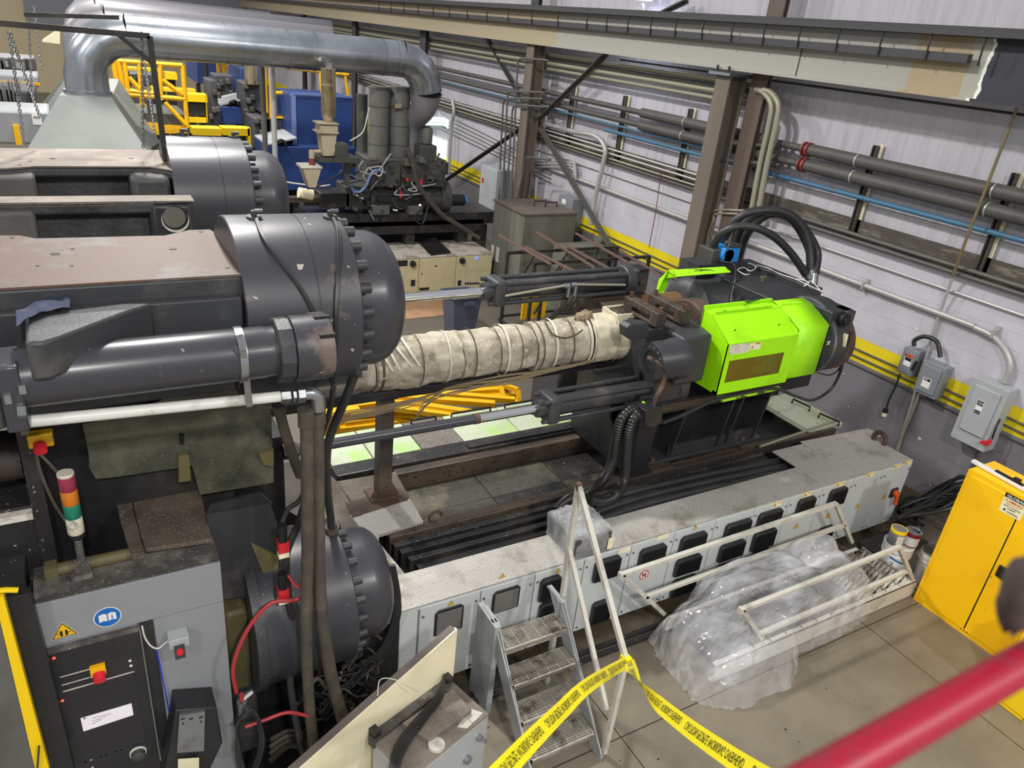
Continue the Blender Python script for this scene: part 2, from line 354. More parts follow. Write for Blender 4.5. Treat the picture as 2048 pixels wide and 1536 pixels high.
def plastic(name, a0, a1):
    m, N, L, B = newmat(name); tc = N.new('ShaderNodeTexCoord').outputs['Object']
    mp = N.new('ShaderNodeMapping'); mp.inputs['Scale'].default_value = (1, 1.9, 1); mp.inputs['Rotation'].default_value = (.3, .5, .6); L.new(tc, mp.inputs[0])
    B.inputs['Base Color'].default_value = (.86, .87, .9, 1); B.inputs['Roughness'].default_value = .12; B.inputs['Specular IOR Level'].default_value = .8
    B.inputs['Alpha'].default_value = .3
    r = ramp(N, L, noise_n(N, L, mp.outputs[0], 2.2, 3, .5), .45, .72)
    q = N.new('ShaderNodeMapRange'); q.inputs[3].default_value = a0; q.inputs[4].default_value = a1; L.new(r, q.inputs[0]); L.new(q.outputs[0], B.inputs['Alpha'])
    wv = N.new('ShaderNodeTexVoronoi'); wv.feature = 'DISTANCE_TO_EDGE'; wv.inputs['Scale'].default_value = 4.5; dm = N.new('ShaderNodeMix'); dm.data_type = 'VECTOR'; dm.inputs[0].default_value = .25
    ns = N.new('ShaderNodeTexNoise'); ns.inputs['Scale'].default_value = 3; L.new(mp.outputs[0], ns.inputs['Vector']); L.new(mp.outputs[0], dm.inputs[4]); L.new(ns.outputs['Color'], dm.inputs[5]); L.new(dm.outputs[1], wv.inputs['Vector'])
    b = N.new('ShaderNodeBump'); b.inputs['Strength'].default_value = .8; b.inputs['Distance'].default_value = .06
    L.new(wv.outputs['Distance'], b.inputs['Height']); L.new(b.outputs[0], B.inputs['Normal'])
plastic('clear_plastic', .24, .56); plastic('bag_plastic', .2, .5)
m, N, L, B = newmat('window_tint'); B.inputs['Base Color'].default_value = lin('7d6f2c'); B.inputs['Roughness'].default_value = .1; B.inputs['Alpha'].default_value = .55
# ---------------------------------------------------------------- room shell
WX = 9.35
def st(mb, name, mat, label, cat, **k): return tag(mb.build(name, mat, **k), label, cat, None, 'structure')
st(MB().box(-30, -4, -.1, WX + .2, 46, 0), 'floor', 'concrete', 'worn grey concrete floor with dark saw-cut joints', 'floor')
st(MB().box(WX, -4, 0, WX + .2, 46, 2.95), 'wall_right', 'block_wall', 'painted block wall, lilac above a yellow band and dark grey', 'wall')
m = MB(); prof = []
y = -4.
while y < 46:
    prof += [(WX + .05, y), (WX + .05, y + .09), (WX + .046, y + .1), (WX + .046, y + .14)]; y += .15
m.grid([[V((a, b, 2.95)) for a, b in prof], [V((a, b, 9.5)) for a, b in prof]])
st(m, 'wall_upper', 'metal_wall', 'ribbed lilac-grey metal siding above the block wall', 'wall', ang=10)
st(MB().box(-30, 46, 0, WX + .2, 46.2, 9.5), 'wall_back', 'back_wall', 'beige wall at the far end of the hall', 'wall')
st(MB().box(-1, 45.6, 3.2, 9, 45.95, 9.5), 'wall_back_panel', 'back_grey', 'grey ribbed panel on the far end wall', 'wall')
m = MB(); m.box(WX - .1, -4, 2.92, WX + .06, 46, 2.96); m.box(WX - .005, -4, 2.9, WX, 46, 3.2); m.box(WX + .0, -4, 2.96, WX + .02, 46, 3.12)
st(m, 'trim_ledge', 'ledge', 'grimy steel ledge where block wall meets metal siding', 'ledge')
# ---------------------------------------------------------------- columns and crane beam
def column(name, x, y, w, d, z1, mat, label):
    m = MB(); m.box(x, y - w / 2, 0, x + .03, y + w / 2, z1); m.box(x + d - .03, y - w / 2, 0, x + d, y + w / 2, z1); m.box(x + .03, y - .012, 0, x + d - .03, y + .012, z1)
    o = st(m, name, mat, label, 'column'); return o
o = column('column', 8.6, 8.82, .3, .34, 4.79, 'col_steel', 'steel crane column standing behind the lime-guarded machine')
MB().box(8.5, 8.6, 4.79, 9.0, 9.05, 4.83).build('cap_plate', 'steel', o)
for dy in (-.12, .12): MB().cyl((8.56, 8.82 + dy, 4.83), (8.56, 8.82 + dy, 4.92), .018, 6).build('bolt', 'dark', o)
column('column', 8.93, 8.42, .3, .1, 9.3, 'col_red', 'reddish building column just right of the crane column')
column('column', 8.7, 14.7, .3, .3, 4.86, 'col_steel', 'dull brown column rising beside the thin conduits')
column('column', 8.93, 15.1, .3, .1, 9.3, 'col_dark', 'dark building column behind the dull brown column')
for i, (yy, lb) in enumerate(((21.0, 'dark column beyond the end of the big duct'), (27.0, 'second dark column beyond the big duct'), (33.5, 'third dark column beyond the big duct, furthest back'))):
    column('column', 8.93, yy, .4, .1, 9.3, 'col_dark', lb)
b = thing('crane_beam', 'long crane runway beam with beige, grey and tan paint patches', 'beam', (8.75, 0, 4.88), kind='structure')
m = MB(); m.box(8.735, .5, 4.9, 8.765, 45, 5.5); m.box(8.6, .5, 4.87, 8.9, 45, 4.9); m.build('web', 'beam_paint', b)
m = MB(); m.box(8.6, .5, 5.5, 8.92, 45, 5.53); m.box(8.56, 5.2, 5.24, 8.64, 45, 5.33); m.build('top_flange', 'col_dark', b)
m = MB(); m.box(8.725, 7.6, 4.9, 8.732, 7.61, 5.28); m.build('joint', 'dark', b)
r = thing('conductor_rail', 'dark conductor rail on hoops above the crane beam', 'rail', (8.6, 8, 5.5))
MB().box(8.5, .5, 5.5, 8.58, 45, 5.56).box(8.62, .5, 5.56, 8.7, 45, 5.6).build('conductor_bar', 'col_dark', r)
y = 3.2
while y < 24:
    MB().tube(cr([(8.555, y, 5.22), (8.545, y, 5.3), (8.54, y, 5.42), (8.55, y, 5.52), (8.62, y, 5.56)], 4), .012, 6).build('hoop', 'dark', r); y += .62 if y < 12 else 1.0
# braces
def brace(pts, x, label, mat='conduit_dark', w=.1, h=.1):
    a, c = PL(pts, x=x); m = MB(); m.bar(a, c, w, .015); m.bar(a + V((.05, 0, 0)), c + V((.05, 0, 0)), .015, h)
    return one(m, 'brace', mat, label, 'brace', None)
brace([(1212, 106), (1042, 272)], 9.0, 'rusty diagonal brace rising right from the dull brown column')
brace([(970, 72), (1062, 232)], 9.05, 'dark diagonal brace dropping left to right onto the dull brown column', 'col_dark')
brace([(1072, 244), (1218, 492)], 9.05, 'grey diagonal brace dropping right from the dull brown column to the wall')
brace([(1046, 252), (884, 364)], 9.05, 'dark tube brace dropping left behind the grey injection unit', 'col_dark')
brace([(1372, 0), (1318, 26)], 9.1, 'short brace above the conductor rail beside the wall lamp', 'conduit_dark')
MB_l = thing('wall_lamp', 'bright lamp hanging at the top edge above the crane beam', 'lamp', P(1285, 4, x=9.0))
q = P(1285, -4, x=9.0)
MB().cyl(q + V((0, 0, .12)), q + V((0, 0, .3)), .1, 16).build('housing', 'elec_grey', MB_l)
MB().cyl(q, q + V((0, 0, .12)), .2, 20, .1).build('shade', 'steel', MB_l); MB().cyl(q - V((0, 0, .03)), q, .17, 20).build('lens', 'lamp_glow', MB_l)
MB().tube(PL([(1290, 26), (1285, 4)], x=9.0), .02, 6).build('hanger', 'dark', MB_l)
lamp('wall_lamp_light', q - V((.1, 0, .08)), 12, .3, (.85, .9, 1))
# ---------------------------------------------------------------- wall pipes
def hpipe(px, py, x, r, y0, y1, mat, label, name='pipe', n=12, cat='pipe', grp=None):
    z = P(px, py, x=x).z
    return one(MB().cyl((x, y0, z), (x, y1, z), r, n), name, mat, label, cat, grp), z
for i, (px, py, lab) in enumerate(((1733, 325, 'upper of the two thick dark wall pipes'), (1720, 357, 'lower of the two thick dark wall pipes'))):
    o = thing('insulated_pipe', lab, 'pipe'); z = P(px, py, x=9.12).z; o.location = (9.12, 6, z)
    MB().cyl((9.12, 1, z), (9.12, 7.35, z), .085, 20).build('insulation', 'pipe_dark', o)
    MB().cyl((9.12, 8.1, z), (9.12, 11.2, z), .085, 20).build('insulation', 'pipe_dark', o)
    MB().cyl((9.12, 7.3, z), (9.12, 8.2, z), .05, 14).cyl((9.12, 11.1, z), (9.12, 30, z), .05, 14).build('bare_pipe', 'pipe_dark', o)
    MB().cyl((9.12, 7.36, z), (9.12, 7.41, z), .1, 12).cyl((9.12, 7.44, z), (9.12, 7.47, z), .1, 12).build('flange', 'pipe_red', o)
    for yy in (3.4, 4.7, 6.55, 8.6, 10.0): MB().cyl((9.12, yy, z), (9.12, yy + .02, z), .09, 20).build('band', 'conduit', o)
hpipe(1721, 395, 9.22, .035, 1, 12.4, 'pipe_blue', 'blue air pipe running along the siding below the thick pipes')
hpipe(1300, 268, 9.15, .02, 9, 30, 'pipe_blue', 'thin pale blue pipe above the blue air pipe, left of the crane column', n=8)
for i, (px, py, r, mt, lab) in enumerate(((1240, 131, .045, 'conduit_old', 'topmost olive pipe in the bundle under the crane beam'), (1240, 150, .045, 'conduit_old', 'second olive pipe in the bundle under the crane beam'),
        (1240, 163, .035, 'conduit_old', 'third olive pipe in the bundle under the crane beam'), (1240, 142, .04, 'conduit_dark', 'dark pipe between the olive pipes under the crane beam'))):
    hpipe(px, py, 9.1, r, 8.7, 40, mt, lab)
for i, (px, py, r, mt, x, lab) in enumerate(((1200, 292, .02, 'conduit', 9.2, 'highest thin conduit above the grimy ledge'), (1200, 301, .02, 'conduit', 9.22, 'second thin conduit above the grimy ledge'), (1200, 311, .02, 'conduit_old', 9.22, 'third thin conduit above the grimy ledge'),
        (1200, 318, .025, 'conduit_dark', 9.24, 'dark conduit lying on the grimy ledge'))):
    hpipe(px, py, x, r, .5 if i == 3 else 9, 40, mt, lab, 'conduit', 8)
hpipe(1700, 466, 9.25, .03, .5, 8.6, 'conduit_dark', 'dark pipe on the ledge right of the crane column', 'conduit', 8)
hpipe(1718, 567, 9.28, .04, 4.44, 16, 'conduit', 'thick grey conduit running along the blocks to the big switch box', 'conduit', 12)
hpipe(1640, 492, 9.31, .018, 1, 16, 'conduit', 'thin grey conduit high on the block wall', 'conduit', 8)
hpipe(1250, 387, 9.31, .018, 9, 16, 'conduit', 'thin conduit on the blocks left of the crane column', 'conduit', 8)
for i, (px, py, lb) in enumerate(((1700, 692, 'upper dark cable conduit on the yellow band'), (1700, 707, 'lower dark cable conduit under the yellow band'), (1700, 724, 'lowest dark cable conduit on the dark grey blocks'))):
    hpipe(px, py, 9.33, .014, 1, 24, 'conduit_dark', lb, 'conduit', 8)
hpipe(1800, 196, 9.05, .016, 1, 12, 'dark', 'thin black pipe under the crane beam at the right', 'pipe', 8)
for k, (py, lb) in enumerate(((286, 'upper dark pipe elbowed out beside the crane column'), (322, 'lower dark pipe elbowed out beside the crane column'))):
    one(MB().tube(cr([P(1424 - k * 4, py + 70, x=8.9), P(1427 - k, py + 16, x=8.9), P(1432, py + 2, x=8.9), P(1445, py - 1, x=8.92), P(1560, py + 8, x=9.1)], 5), .035, 10), 'pipe', 'pipe_dark', lb, 'pipe')
# strut channels on the siding
for i, yy in enumerate((2.83, 4.655, 6.486, 8.3, 10.15, 12.0, 13.8)):
    m = MB(); m.box(9.27, yy - .03, 2.96, 9.345, yy - .022, 4.18); m.box(9.27, yy + .022, 2.96, 9.345, yy + .03, 4.18); m.box(9.335, yy - .03, 2.96, 9.345, yy + .03, 4.18)
    m.mat(1).box(9.345, yy - .075, 2.96, 9.36, yy - .03, 4.2)
    one(m, 'strut_channel', ['conduit_dark', 'ivory'], 'vertical strut channel carrying the wall pipes', 'bracket', 'strut channels on the siding')
# loose conduits on the wall (drawn on the wall plane)
def wtube(pts, r, mat, label, x=9.25, name='conduit', n=8, k=5, cat='conduit', grp=None):
    return one(MB().tube(cr(PL(pts, x=x), k), r, n), name, mat, label, cat, grp)
o = thing('wall_conduit', 'slanting brass-coloured riser crossing the pipes down to the switch boxes', 'conduit', (9.0, 5, 2))
MB().tube(PL([(2040, 200), (1930, 485)], x=9.0) + [P(1905, 555, x=9.2)], .018, 8).build('upper_rod', 'brass_rod', o)
MB().tube([P(1905, 555, x=9.2), P(1875, 640, x=9.3), P(1795, 900, x=9.33)], .02, 8).build('lower_conduit', 'conduit', o)
wtube([(1950, 655), (1985, 672), (2010, 700), (2020, 735), (2008, 765)], .04, 'conduit', 'curved end of the thick conduit entering the big switch box', 9.28, n=12)
wtube([(1085, 246), (1140, 262), (1190, 272), (1210, 296), (1206, 330), (1196, 370), (1188, 410), (1182, 450)], .05, 'conduit', 'thick pale conduit bending down beside the diagonal brace', 9.15, n=12)
wtube([(905, 200), (908, 225), (903, 250), (900, 300), (898, 345)], .05, 'conduit', 'pale vertical conduit on the wall behind the grey injection unit', 9.15, n=12)
for i, (dx, lb) in enumerate(((0, 'left'), (14, 'right'))):
    wtube([(1512 + dx, 180), (1528 + dx, 186), (1543 + dx, 210), (1538 + dx, 250), (1520 + dx, 330), (1503 + dx, 420)], .045, 'conduit_old', 'olive riser pipe beside the crane column, %s of a pair' % lb, 8.92, 'riser_pipe', 12, cat='pipe')
for i, (a, bb) in enumerate(((0, 'outer'), (14, 'inner'))):
    wtube([(1396 + a, 520), (1402 + a, 470), (1412 + a, 435 + a * .5), (1440, 420 + a * .5), (1580, 428 + a * .5)], .02, 'conduit_old', '%s bent conduit at the foot of the crane column' % bb, 8.9)
for i, (x0, yt) in enumerate(((1005, 200), (1014, 186), (1023, 214), (1034, 120), (1046, 318))):
    wtube([(1085 + i * 4, yt - 2 + i), (x0 + 12, yt - 3), (x0 + 3, yt + 4), (x0, yt + 30), (x0 - 8 - i, 400)], .022, 'conduit_dark', 'thin dark conduit dropping beside the dull brown column, one of five', 8.6, k=3, grp='conduits beside the dull brown column')
for i in range(4):
    wtube([(1050 + i * 3, 400), (1048 + i * 4, 350 - i), (1056 + i * 3, 322 + i * 6), (1074, 316 + i * 6), (1138, 318 + i * 6), (1150 - i, 328 + i * 5), (1152, 360)], .016, 'conduit', 'thin conduit arching in a row right of the dull brown column', 9.2, k=3, grp='arched conduits by the dull brown column')
for i in range(5):
    wtube([(880, 224 + i * 8), (960, 262 + i * 8), (1040, 302 + i * 8), (1100, 331 + i * 8)], .016, 'conduit', 'thin conduit in the parallel run on the wall behind the injection unit', 9.3, k=2, grp='parallel wall conduits behind the injection unit')
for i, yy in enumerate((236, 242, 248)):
    wtube([(838, yy), (886, yy + 1), (896, yy + 8)], .03, 'daylight_glow', 'short pipe with painted-in glow in the bright gap behind the accumulator', 9.2, k=2, grp='glowing pipes in the bright gap')  # pipes are no lamps, their emission imitates bright light falling on them
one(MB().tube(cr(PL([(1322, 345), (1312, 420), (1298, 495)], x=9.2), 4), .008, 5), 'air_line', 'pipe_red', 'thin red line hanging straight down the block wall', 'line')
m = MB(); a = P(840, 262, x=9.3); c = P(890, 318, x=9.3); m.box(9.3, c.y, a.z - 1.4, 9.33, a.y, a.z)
one(m, 'light_screen', 'daylight_glow', 'brightly lit translucent panel low on the wall behind the accumulator', 'panel')
# ---------------------------------------------------------------- electrical boxes on the wall
def ebox(name, x0, y0, y1, z0, z1, mat, label, cat='electrical box'):
    o = thing(name, label, cat, (WX, (y0 + y1) / 2, z0)); MB().box(x0, y0, z0, WX, y1, z1).build('body', mat, o, bevel=.008); return o
o = ebox('switch_box', 9.2, 4.93, 5.14, 1.49, 1.85, 'elec_grey', 'small grey switch box with orange label and black cord')
MB().box(9.188, 4.955, 1.52, 9.2, 5.115, 1.82).build('door', 'elec_grey', o, bevel=.006)
MB().box(9.185, 4.97, 1.745, 9.188, 5.1, 1.775).build('voltage_label', 'sign_orange', o); MB().box(9.185, 4.98, 1.62, 9.188, 5.08, 1.735).build('label_plate', 'white', o)
MB().box(9.184, 4.985, 1.69, 9.1852, 5.075, 1.735).build('label_print', 'black_print', o)
text_mesh('480 VOLTS', .022, (9.1835, 5.098, 1.752), -Y, Z, True).build('lettering', 'black_print', o)
MB().bar((9.17, 4.925, 1.6), (9.17, 4.905, 1.74), .02, .03).build('handle', 'black_print', o)
o2 = ebox('switch_box', 9.17, 4.52, 4.83, 1.36, 1.8, 'elec_grey', 'grey box with small black and white label beside the smaller switch box')
MB().box(9.15, 4.55, 1.4, 9.17, 4.8, 1.76).build('cover', 'elec_grey', o2, bevel=.02, seg=3)
MB().box(9.147, 4.63, 1.47, 9.15, 4.74, 1.6).build('label_plate', 'white', o2); MB().box(9.146, 4.64, 1.56, 9.147, 4.73, 1.595).build('label_print', 'black_print', o2)
text_mesh('OFF', .028, (9.1455, 4.725, 1.567), -Y, Z, True).build('lettering', 'white', o2)
one(MB().tube(cr([P(1828, 692, x=9.2), P(1830, 680, x=9.2), P(1850, 673, x=9.2), P(1874, 684, x=9.2), P(1881, 715, x=9.2)], 6), .028, 10), 'cord', 'hose', 'thick black cord looping between the two small switch boxes', 'cord')
o3 = ebox('switch_box', 9.12, 3.73, 4.16, 1.04, 1.87, 'elec_light', 'large light grey switch box with red handle tags')
MB().box(9.095, 3.79, 1.2, 9.12, 4.1, 1.8).build('door', 'elec_light', o3, bevel=.02, seg=3)
MB().box(9.092, 3.92, 1.46, 9.095, 4.0, 1.64).build('label_plate', 'white', o3); m = MB().box(9.0905, 3.925, 1.575, 9.092, 3.995, 1.635); m.box(9.0905, 3.925, 1.465, 9.092, 3.995, 1.51); m.build('label_print', 'black_print', o3)
text_mesh('CH', .045, (9.09, 3.985, 1.59), -Y, Z, True).build('lettering', 'white', o3); text_mesh('ON OFF', .016, (9.09, 3.99, 1.48), -Y, Z, True).build('lettering', 'white', o3)
MB().tube(cr([(9.16, 3.72, 1.5), (9.1, 3.7, 1.4), (9.12, 3.7, 1.25)], 4), .01, 6).build('handle', 'black_print', o3)
MB().bar((9.1, 3.70, 1.24), (9.08, 3.72, 1.16), .05, .03).bar((9.1, 3.69, 1.22), (9.06, 3.78, 1.17), .04, .03).build('tag', 'sign_red', o3)
o = thing('hanging_plug', 'black cord with pale plug end hanging below the small switch box', 'plug', P(1770, 830, x=9.25))
MB().tube(cr(PL([(1800, 748), (1790, 775), (1778, 800), (1772, 820)], x=9.25), 4), .014, 8).build('cord', 'hose', o)
a = P(1772, 818, x=9.25); c = P(1768, 832, x=9.25); MB().cyl(a, a + (c - a) * .5, .035, 12).build('grip', 'black_print', o); MB().cyl(a + (c - a) * .5, c, .03, 12).build('face', 'label_cream', o)
one(MB().cyl(P(1838, 790, x=9.32), P(1793, 898, x=9.32), .02, 8), 'conduit', 'conduit_old', 'thin conduit from the grey box down to the floor', 'conduit')
one(MB().cyl(P(1962, 893, x=9.32), P(1938, 955, x=9.32), .02, 8), 'conduit', 'conduit_dark', 'short conduit dropping below the large switch box', 'conduit')
for i, yy in enumerate((6.02, 4.2)):
    m = MB(); zz = P(1718, 567, x=9.28).z; m.box(9.3, yy - .02, zz - .09, 9.35, yy + .02, zz + .09); m.box(9.23, yy - .012, zz - .05, 9.33, yy + .012, zz + .05)
    one(m, 'conduit_clamp', 'conduit', 'clamp holding the thick grey conduit, %s' % ('left of the slanting riser' if i == 0 else 'right of the slanting riser'), 'clamp')
# panel on the far column
a = P(957, 322, x=8.6); c = P(990, 418, x=8.6)
o = thing('breaker_box', 'tall light grey panel box near the dull brown column', 'electrical box', a)
MB().box(8.5, 15.3, a.z - 1.05, 8.95, 16.1, a.z).build('body', 'elec_light', o, bevel=.01); MB().box(8.49, 15.36, a.z - 1, 8.5, 16.04, a.z - .05).build('door', 'elec_light', o); MB().box(8.48, 15.9, a.z - .42, 8.49, 15.98, a.z - .3).build('handle', 'sign_red', o)
a = P(1127, 390, x=9.1)
o = thing('junction_box', 'grey junction box low on the wall beside the tank', 'electrical box', a); MB().box(9.05, a.y - .45, a.z - .7, 9.33, a.y + .1, a.z).build('body', 'elec_grey', o, bevel=.01); MB().box(9.04, a.y - .2, a.z - .16, 9.05, a.y - .05, a.z - .06).build('label_plate', 'white', o)
# ---------------------------------------------------------------- the big two-platen machine
YC, ZC = 5.42, 2.40
YN, YF, ZT, ZB, RD = 4.087, 6.753, 3.51, 1.319, .506
def pp(pts, ext, m=None, **k): return (m or MB()).prism(PL(pts, **k), ext)
def on_cyl(px, py, cy, cz, r):            # first hit of the view ray with a cylinder lying along x
    d = RM @ V(((px - 1024) / FPX, -(py - 768) / FPX, -1)); o = CAM_LOC - V((0, cy, cz))
    a = d.y ** 2 + d.z ** 2; b = 2 * (o.y * d.y + o.z * d.z); c = o.y ** 2 + o.z ** 2 - r * r; q = b * b - 4 * a * c
    t = (-b - math.sqrt(q)) / (2 * a) if q > 0 else -b / (2 * a); return CAM_LOC + d * t
bolt_me = None
def clamp_cylinder(cy, cz, label, mat, rib=False):
    o = thing('clamp_cylinder', label, 'cylinder', (1.0, cy, cz))
    MB().lathe((0, cy, cz), X, [(.655, .5), (.66, RD), (1.02, RD), (1.022, RD - .004), (1.028, RD - .004), (1.03, RD), (1.25, RD), (1.26, RD - .012)], 72).build('drum', mat, o, ang=30)
    pr = [(1.262, RD - .105)]
    for i in range(13):
        t = math.pi / 2 * i / 12; pr.append((1.42 + .17 * math.sin(t), .405 - .17 + .17 * math.cos(t)))
    MB().lathe((0, cy, cz), X, pr, 64).build('dome_cap', 'drum_paint', o, ang=50)
    global bolt_me
    n = 22
    for i in range(n):
        t = 2 * math.pi * (i + .35) / n; c = V((1.262, cy + math.cos(t) * .452, cz + math.sin(t) * .452))
        if bolt_me is None:
            m = MB().cyl((0, 0, 0), (.062, 0, 0), .03, 14); q = m.build('bolt', 'casting', None, bevel=.006); bolt_me = q.data; q.parent = o; q.location = c - wloc(o)
        else:
            q = bpy.data.objects.new('bolt', bolt_me); COL.objects.link(q); q.parent = o; q.location = c - wloc(o)
    return o
c1 = clamp_cylinder(YN, ZT, 'big grey clamp cylinder with rust-flaked top and domed end, nearest of all', 'drum_rust')
c2 = clamp_cylinder(YF, ZT, 'big grey clamp cylinder behind, below the hood chains', 'drum_paint')
c3 = clamp_cylinder(YN, ZB, 'big dark clamp cylinder low down behind the hanging hoses', 'drum_paint')
for c, cy, pts in ((c1, YN, ((660, 432), (508, 433))), (c2, YF, ((467, 272), (364, 266)))):
    for k, (a, b) in enumerate(pts):
        q = on_cyl(a, b + 3, cy, ZT, RD); n = (q - V((q.x, cy, ZT))).normalized()
        MB().cyl(q - n * .01, q + n * .012, .04, 14).cyl(q + n * .01, q + n * .04, .016, 10).cyl(q + n * .035, q + n * .035 + X * .045, .014, 8).build('valve', 'casting', c)
q = P(1612 / 4, 384 + 155 / 4, y=YF - .5); MB().cyl((q.x, YF - .5, q.z), (q.x, YF - .47, q.z), .03, 12).build('port', 'deep_dark', c2)
def dcable(pts, label, r=.007, mat='hose'):
    return one(MB().tube(cr([on_cyl(a, b, YN, ZT, RD + .012) for a, b in pts], 5), r, 6), 'cable', mat, label, 'cable')
dcable([(508, 431), (524, 472), (556, 520), (598, 574), (628, 630), (650, 700), (662, 752), (664, 772)], 'thin black cable slanting down across the nearest clamp cylinder')
dcable([(512, 433), (530, 478), (562, 524), (604, 577), (634, 632), (656, 700), (667, 755)], 'second slanting black cable on the nearest clamp cylinder')
dcable([(662, 430), (674, 460), (676, 520), (672, 600), (671, 680), (667, 765)], 'black cable running straight down near the bolted rim', .009)
dcable([(665, 432), (679, 464), (680, 530), (675, 610), (674, 690), (668, 768)], 'second straight black cable near the bolted rim', .008)
# stationary platen
pl = thing('platen', 'massive dark platen casting with rusty top faces and ribbed pockets', 'machine platen', (0, YC, 2))
top = PL([(485, 548), (432, 467), (420, 459), (378, 460), (330, 471), (200, 474), (70, 477), (40, 471), (-60, 471)], z=3.83)
top = top + [V((-1.6, 4.53, 3.83)), V((-1.6, 3.72, 3.83))] + PL([(-60, 580)], z=3.83)
MB().prism(top, (0, 0, -.012)).build('near_top', 'rust_top', pl)
MB().prism([p - V((0, 0, .012)) for p in top], (0, 0, -.24)).build('near_lobe', 'casting', pl, bevel=.012)
for i, (a, b, r) in enumerate(((110, 507, .022), (346, 497, .02), (24, 475, .012), (145, 497, .01), (75, 531, .008), (143, 531, .009), (402, 463, .012), (455, 535, .012))):
    q = P(a, b, z=3.832); MB().cyl(q - V((0, 0, .004)), q, r, 16).build('bolt_hole', 'deep_dark', pl)
LZ = P(490, 593, y=3.64).z
MB().box(-1.6, 3.68, 3.2, .6, 4.5, LZ).build('lower_lobe', 'casting', pl, bevel=.015)
MB().box(-1.6, 3.63, 3.3, .64, 3.7, LZ).build('ledge', 'casting', pl, bevel=.008)
MB().box(-1.6, 4.3, .9, .64, 6.5, 3.2).build('body', 'dark', pl); MB().box(.64, 5.0, .97, 1.12, 6.4, 2.1).build('nozzle_block', 'dark', pl)
# ribbed middle and far lobe with pockets
def rib(y0, y1, zt, xa, xb, xr, tm):
    MB().box(-1.6, y0, zt - .012, xr, y1, zt).build('rib_top', tm, pl)
    MB().box(-1.6, y0 + .02, zt - .09, xr, y1, zt - .012).build('rib', 'rough_cast', pl, bevel=.02)
    MB().box(-1.6, y0 + .005, 3.0, xa, y1, zt - .05).build('web', 'slab_side', pl, bevel=.03, seg=3)
    MB().box(xb, y0 + .01, 3.0, xr, y1, zt - .012).build('cheek', 'black_paint', pl, bevel=.04)
    MB().box(xa - .1, y0 + .13, 3.0, xb + .1, y0 + .16, zt - .06).build('pocket_wall', 'rough_cast', pl)
rib(5.30, 5.47, 3.83, -.24, .39, .67, 'slab_top')
q = P(351, 440, y=5.3); MB().cyl((q.x, 5.304, q.z), (q.x, 5.312, q.z), .085, 32).build('bore', 'label_white', pl); MB().cyl((q.x, 5.302, q.z + .012), (q.x, 5.305, q.z + .012), .08, 32).build('bore_shadow', 'deep_dark', pl); MB().cyl((q.x - .006, 5.299, q.z + .018), (q.x - .006, 5.303, q.z + .018), .07, 32).build('bore_plug', 'tank_grey', pl)
ft = PL([(345, 340), (325, 300), (25, 296)], z=3.83) + [V((-1.6, 7.1, 3.83)), V((-1.6, 6.3, 3.83))] + PL([(12, 337), (70, 332), (300, 333)], z=3.83)
MB().prism(ft, (0, 0, -.012)).build('far_top', 'slab_top', pl)
MB().prism([p - V((0, 0, .012)) for p in ft], (0, 0, -.07)).build('far_lobe', 'rough_cast', pl, bevel=.02)
MB().box(-1.6, 6.29, 2.9, -.25, 7.0, 3.79).build('far_web', 'slab_side', pl, bevel=.03, seg=3); MB().box(.36, 6.29, 2.9, .64, 7.0, 3.79).build('far_cheek', 'rough_cast', pl, bevel=.05)
MB().box(-.4, 6.62, 2.9, .5, 6.7, 3.77).build('far_pocket_wall', 'rough_cast', pl)
for i in range(5):
    q = P(*((105, 317), (262, 316), (60, 322), (300, 330), (40, 330))[i], z=3.832); MB().cyl(q - V((0, 0, .004)), q, .02 if i < 2 else .01, 14).build('bolt_hole', 'deep_dark', pl)
# casting arm at the near side
m = pp([(50, 686), (50, 632), (130, 621), (245, 606), (305, 605), (270, 616), (120, 672), (85, 683)], (0, 0, -.17), z=3.75)
m.build('arm', 'casting', pl, bevel=.014)
one(MB().grid([[q + V((0, 0, .012 + .035 * abs(noise.noise(q * 14)))) for q in PL([(34 + 107 * u / 14, 632 - 27 * math.sin(math.pi * min(u / 10, 1) / 2) * (1 - .2 * v / 6) + (u / 14 - .3) * -6 + 26 * v / 6 * (1 - .45 * u / 14))for u in range(15)], z=3.755)] for v in range(7)]), 'rag', 'cloth_blue', 'crumpled navy blue rag lying on the casting arm', 'rag')
# near tie cylinder
t = thing('hydraulic_cylinder', 'long smooth dark cylinder with rust-patched end nut in front of the nearest drum', 'cylinder', (.2, 3.4, 3.53))
MB().lathe((0, 3.4, 3.53), X, [(-.32, .12), (-.318, .127), (.68, .127), (.70, .122), (.74, .122)], 40).build('tube', 'drum_paint', t)
MB().lathe((0, 3.4, 3.53), X, [(.735, .15), (.74, .163), (.805, .163), (.81, .158)], 12).build('lock_nut', 'casting', t, ang=20)
MB().lathe((0, 3.4, 3.53), X, [(.812, .155), (.815, .165), (.995, .165), (1.0, .158)], 40).build('end_cap', 'drum_rust', t)
for k in range(5):
    a = math.radians(-150 + 42 * k + 10); c = V((.96, 3.4 + .16 * math.cos(a), 3.53 - .16 * math.sin(a)))
    MB().box(c.x - .035, c.y - .012, c.z - .012, c.x + .042, c.y + .012, c.z + .012).build('slot', 'deep_dark', t)
MB().lathe((0, 3.4, 3.53), X, [(.555, .12), (.555, .136), (.59, .136), (.59, .12)], 40).build('clamp_ring', 'steel', t)
m = MB(); m.box(-1.2, 3.28, 3.36, -.38, 3.56, 3.64); m.build('end_block', 'casting', t, bevel=.012)
MB().box(-.38, 3.27, 3.34, -.30, 3.5, 3.64).build('flange', 'drum_paint', t, bevel=.01)
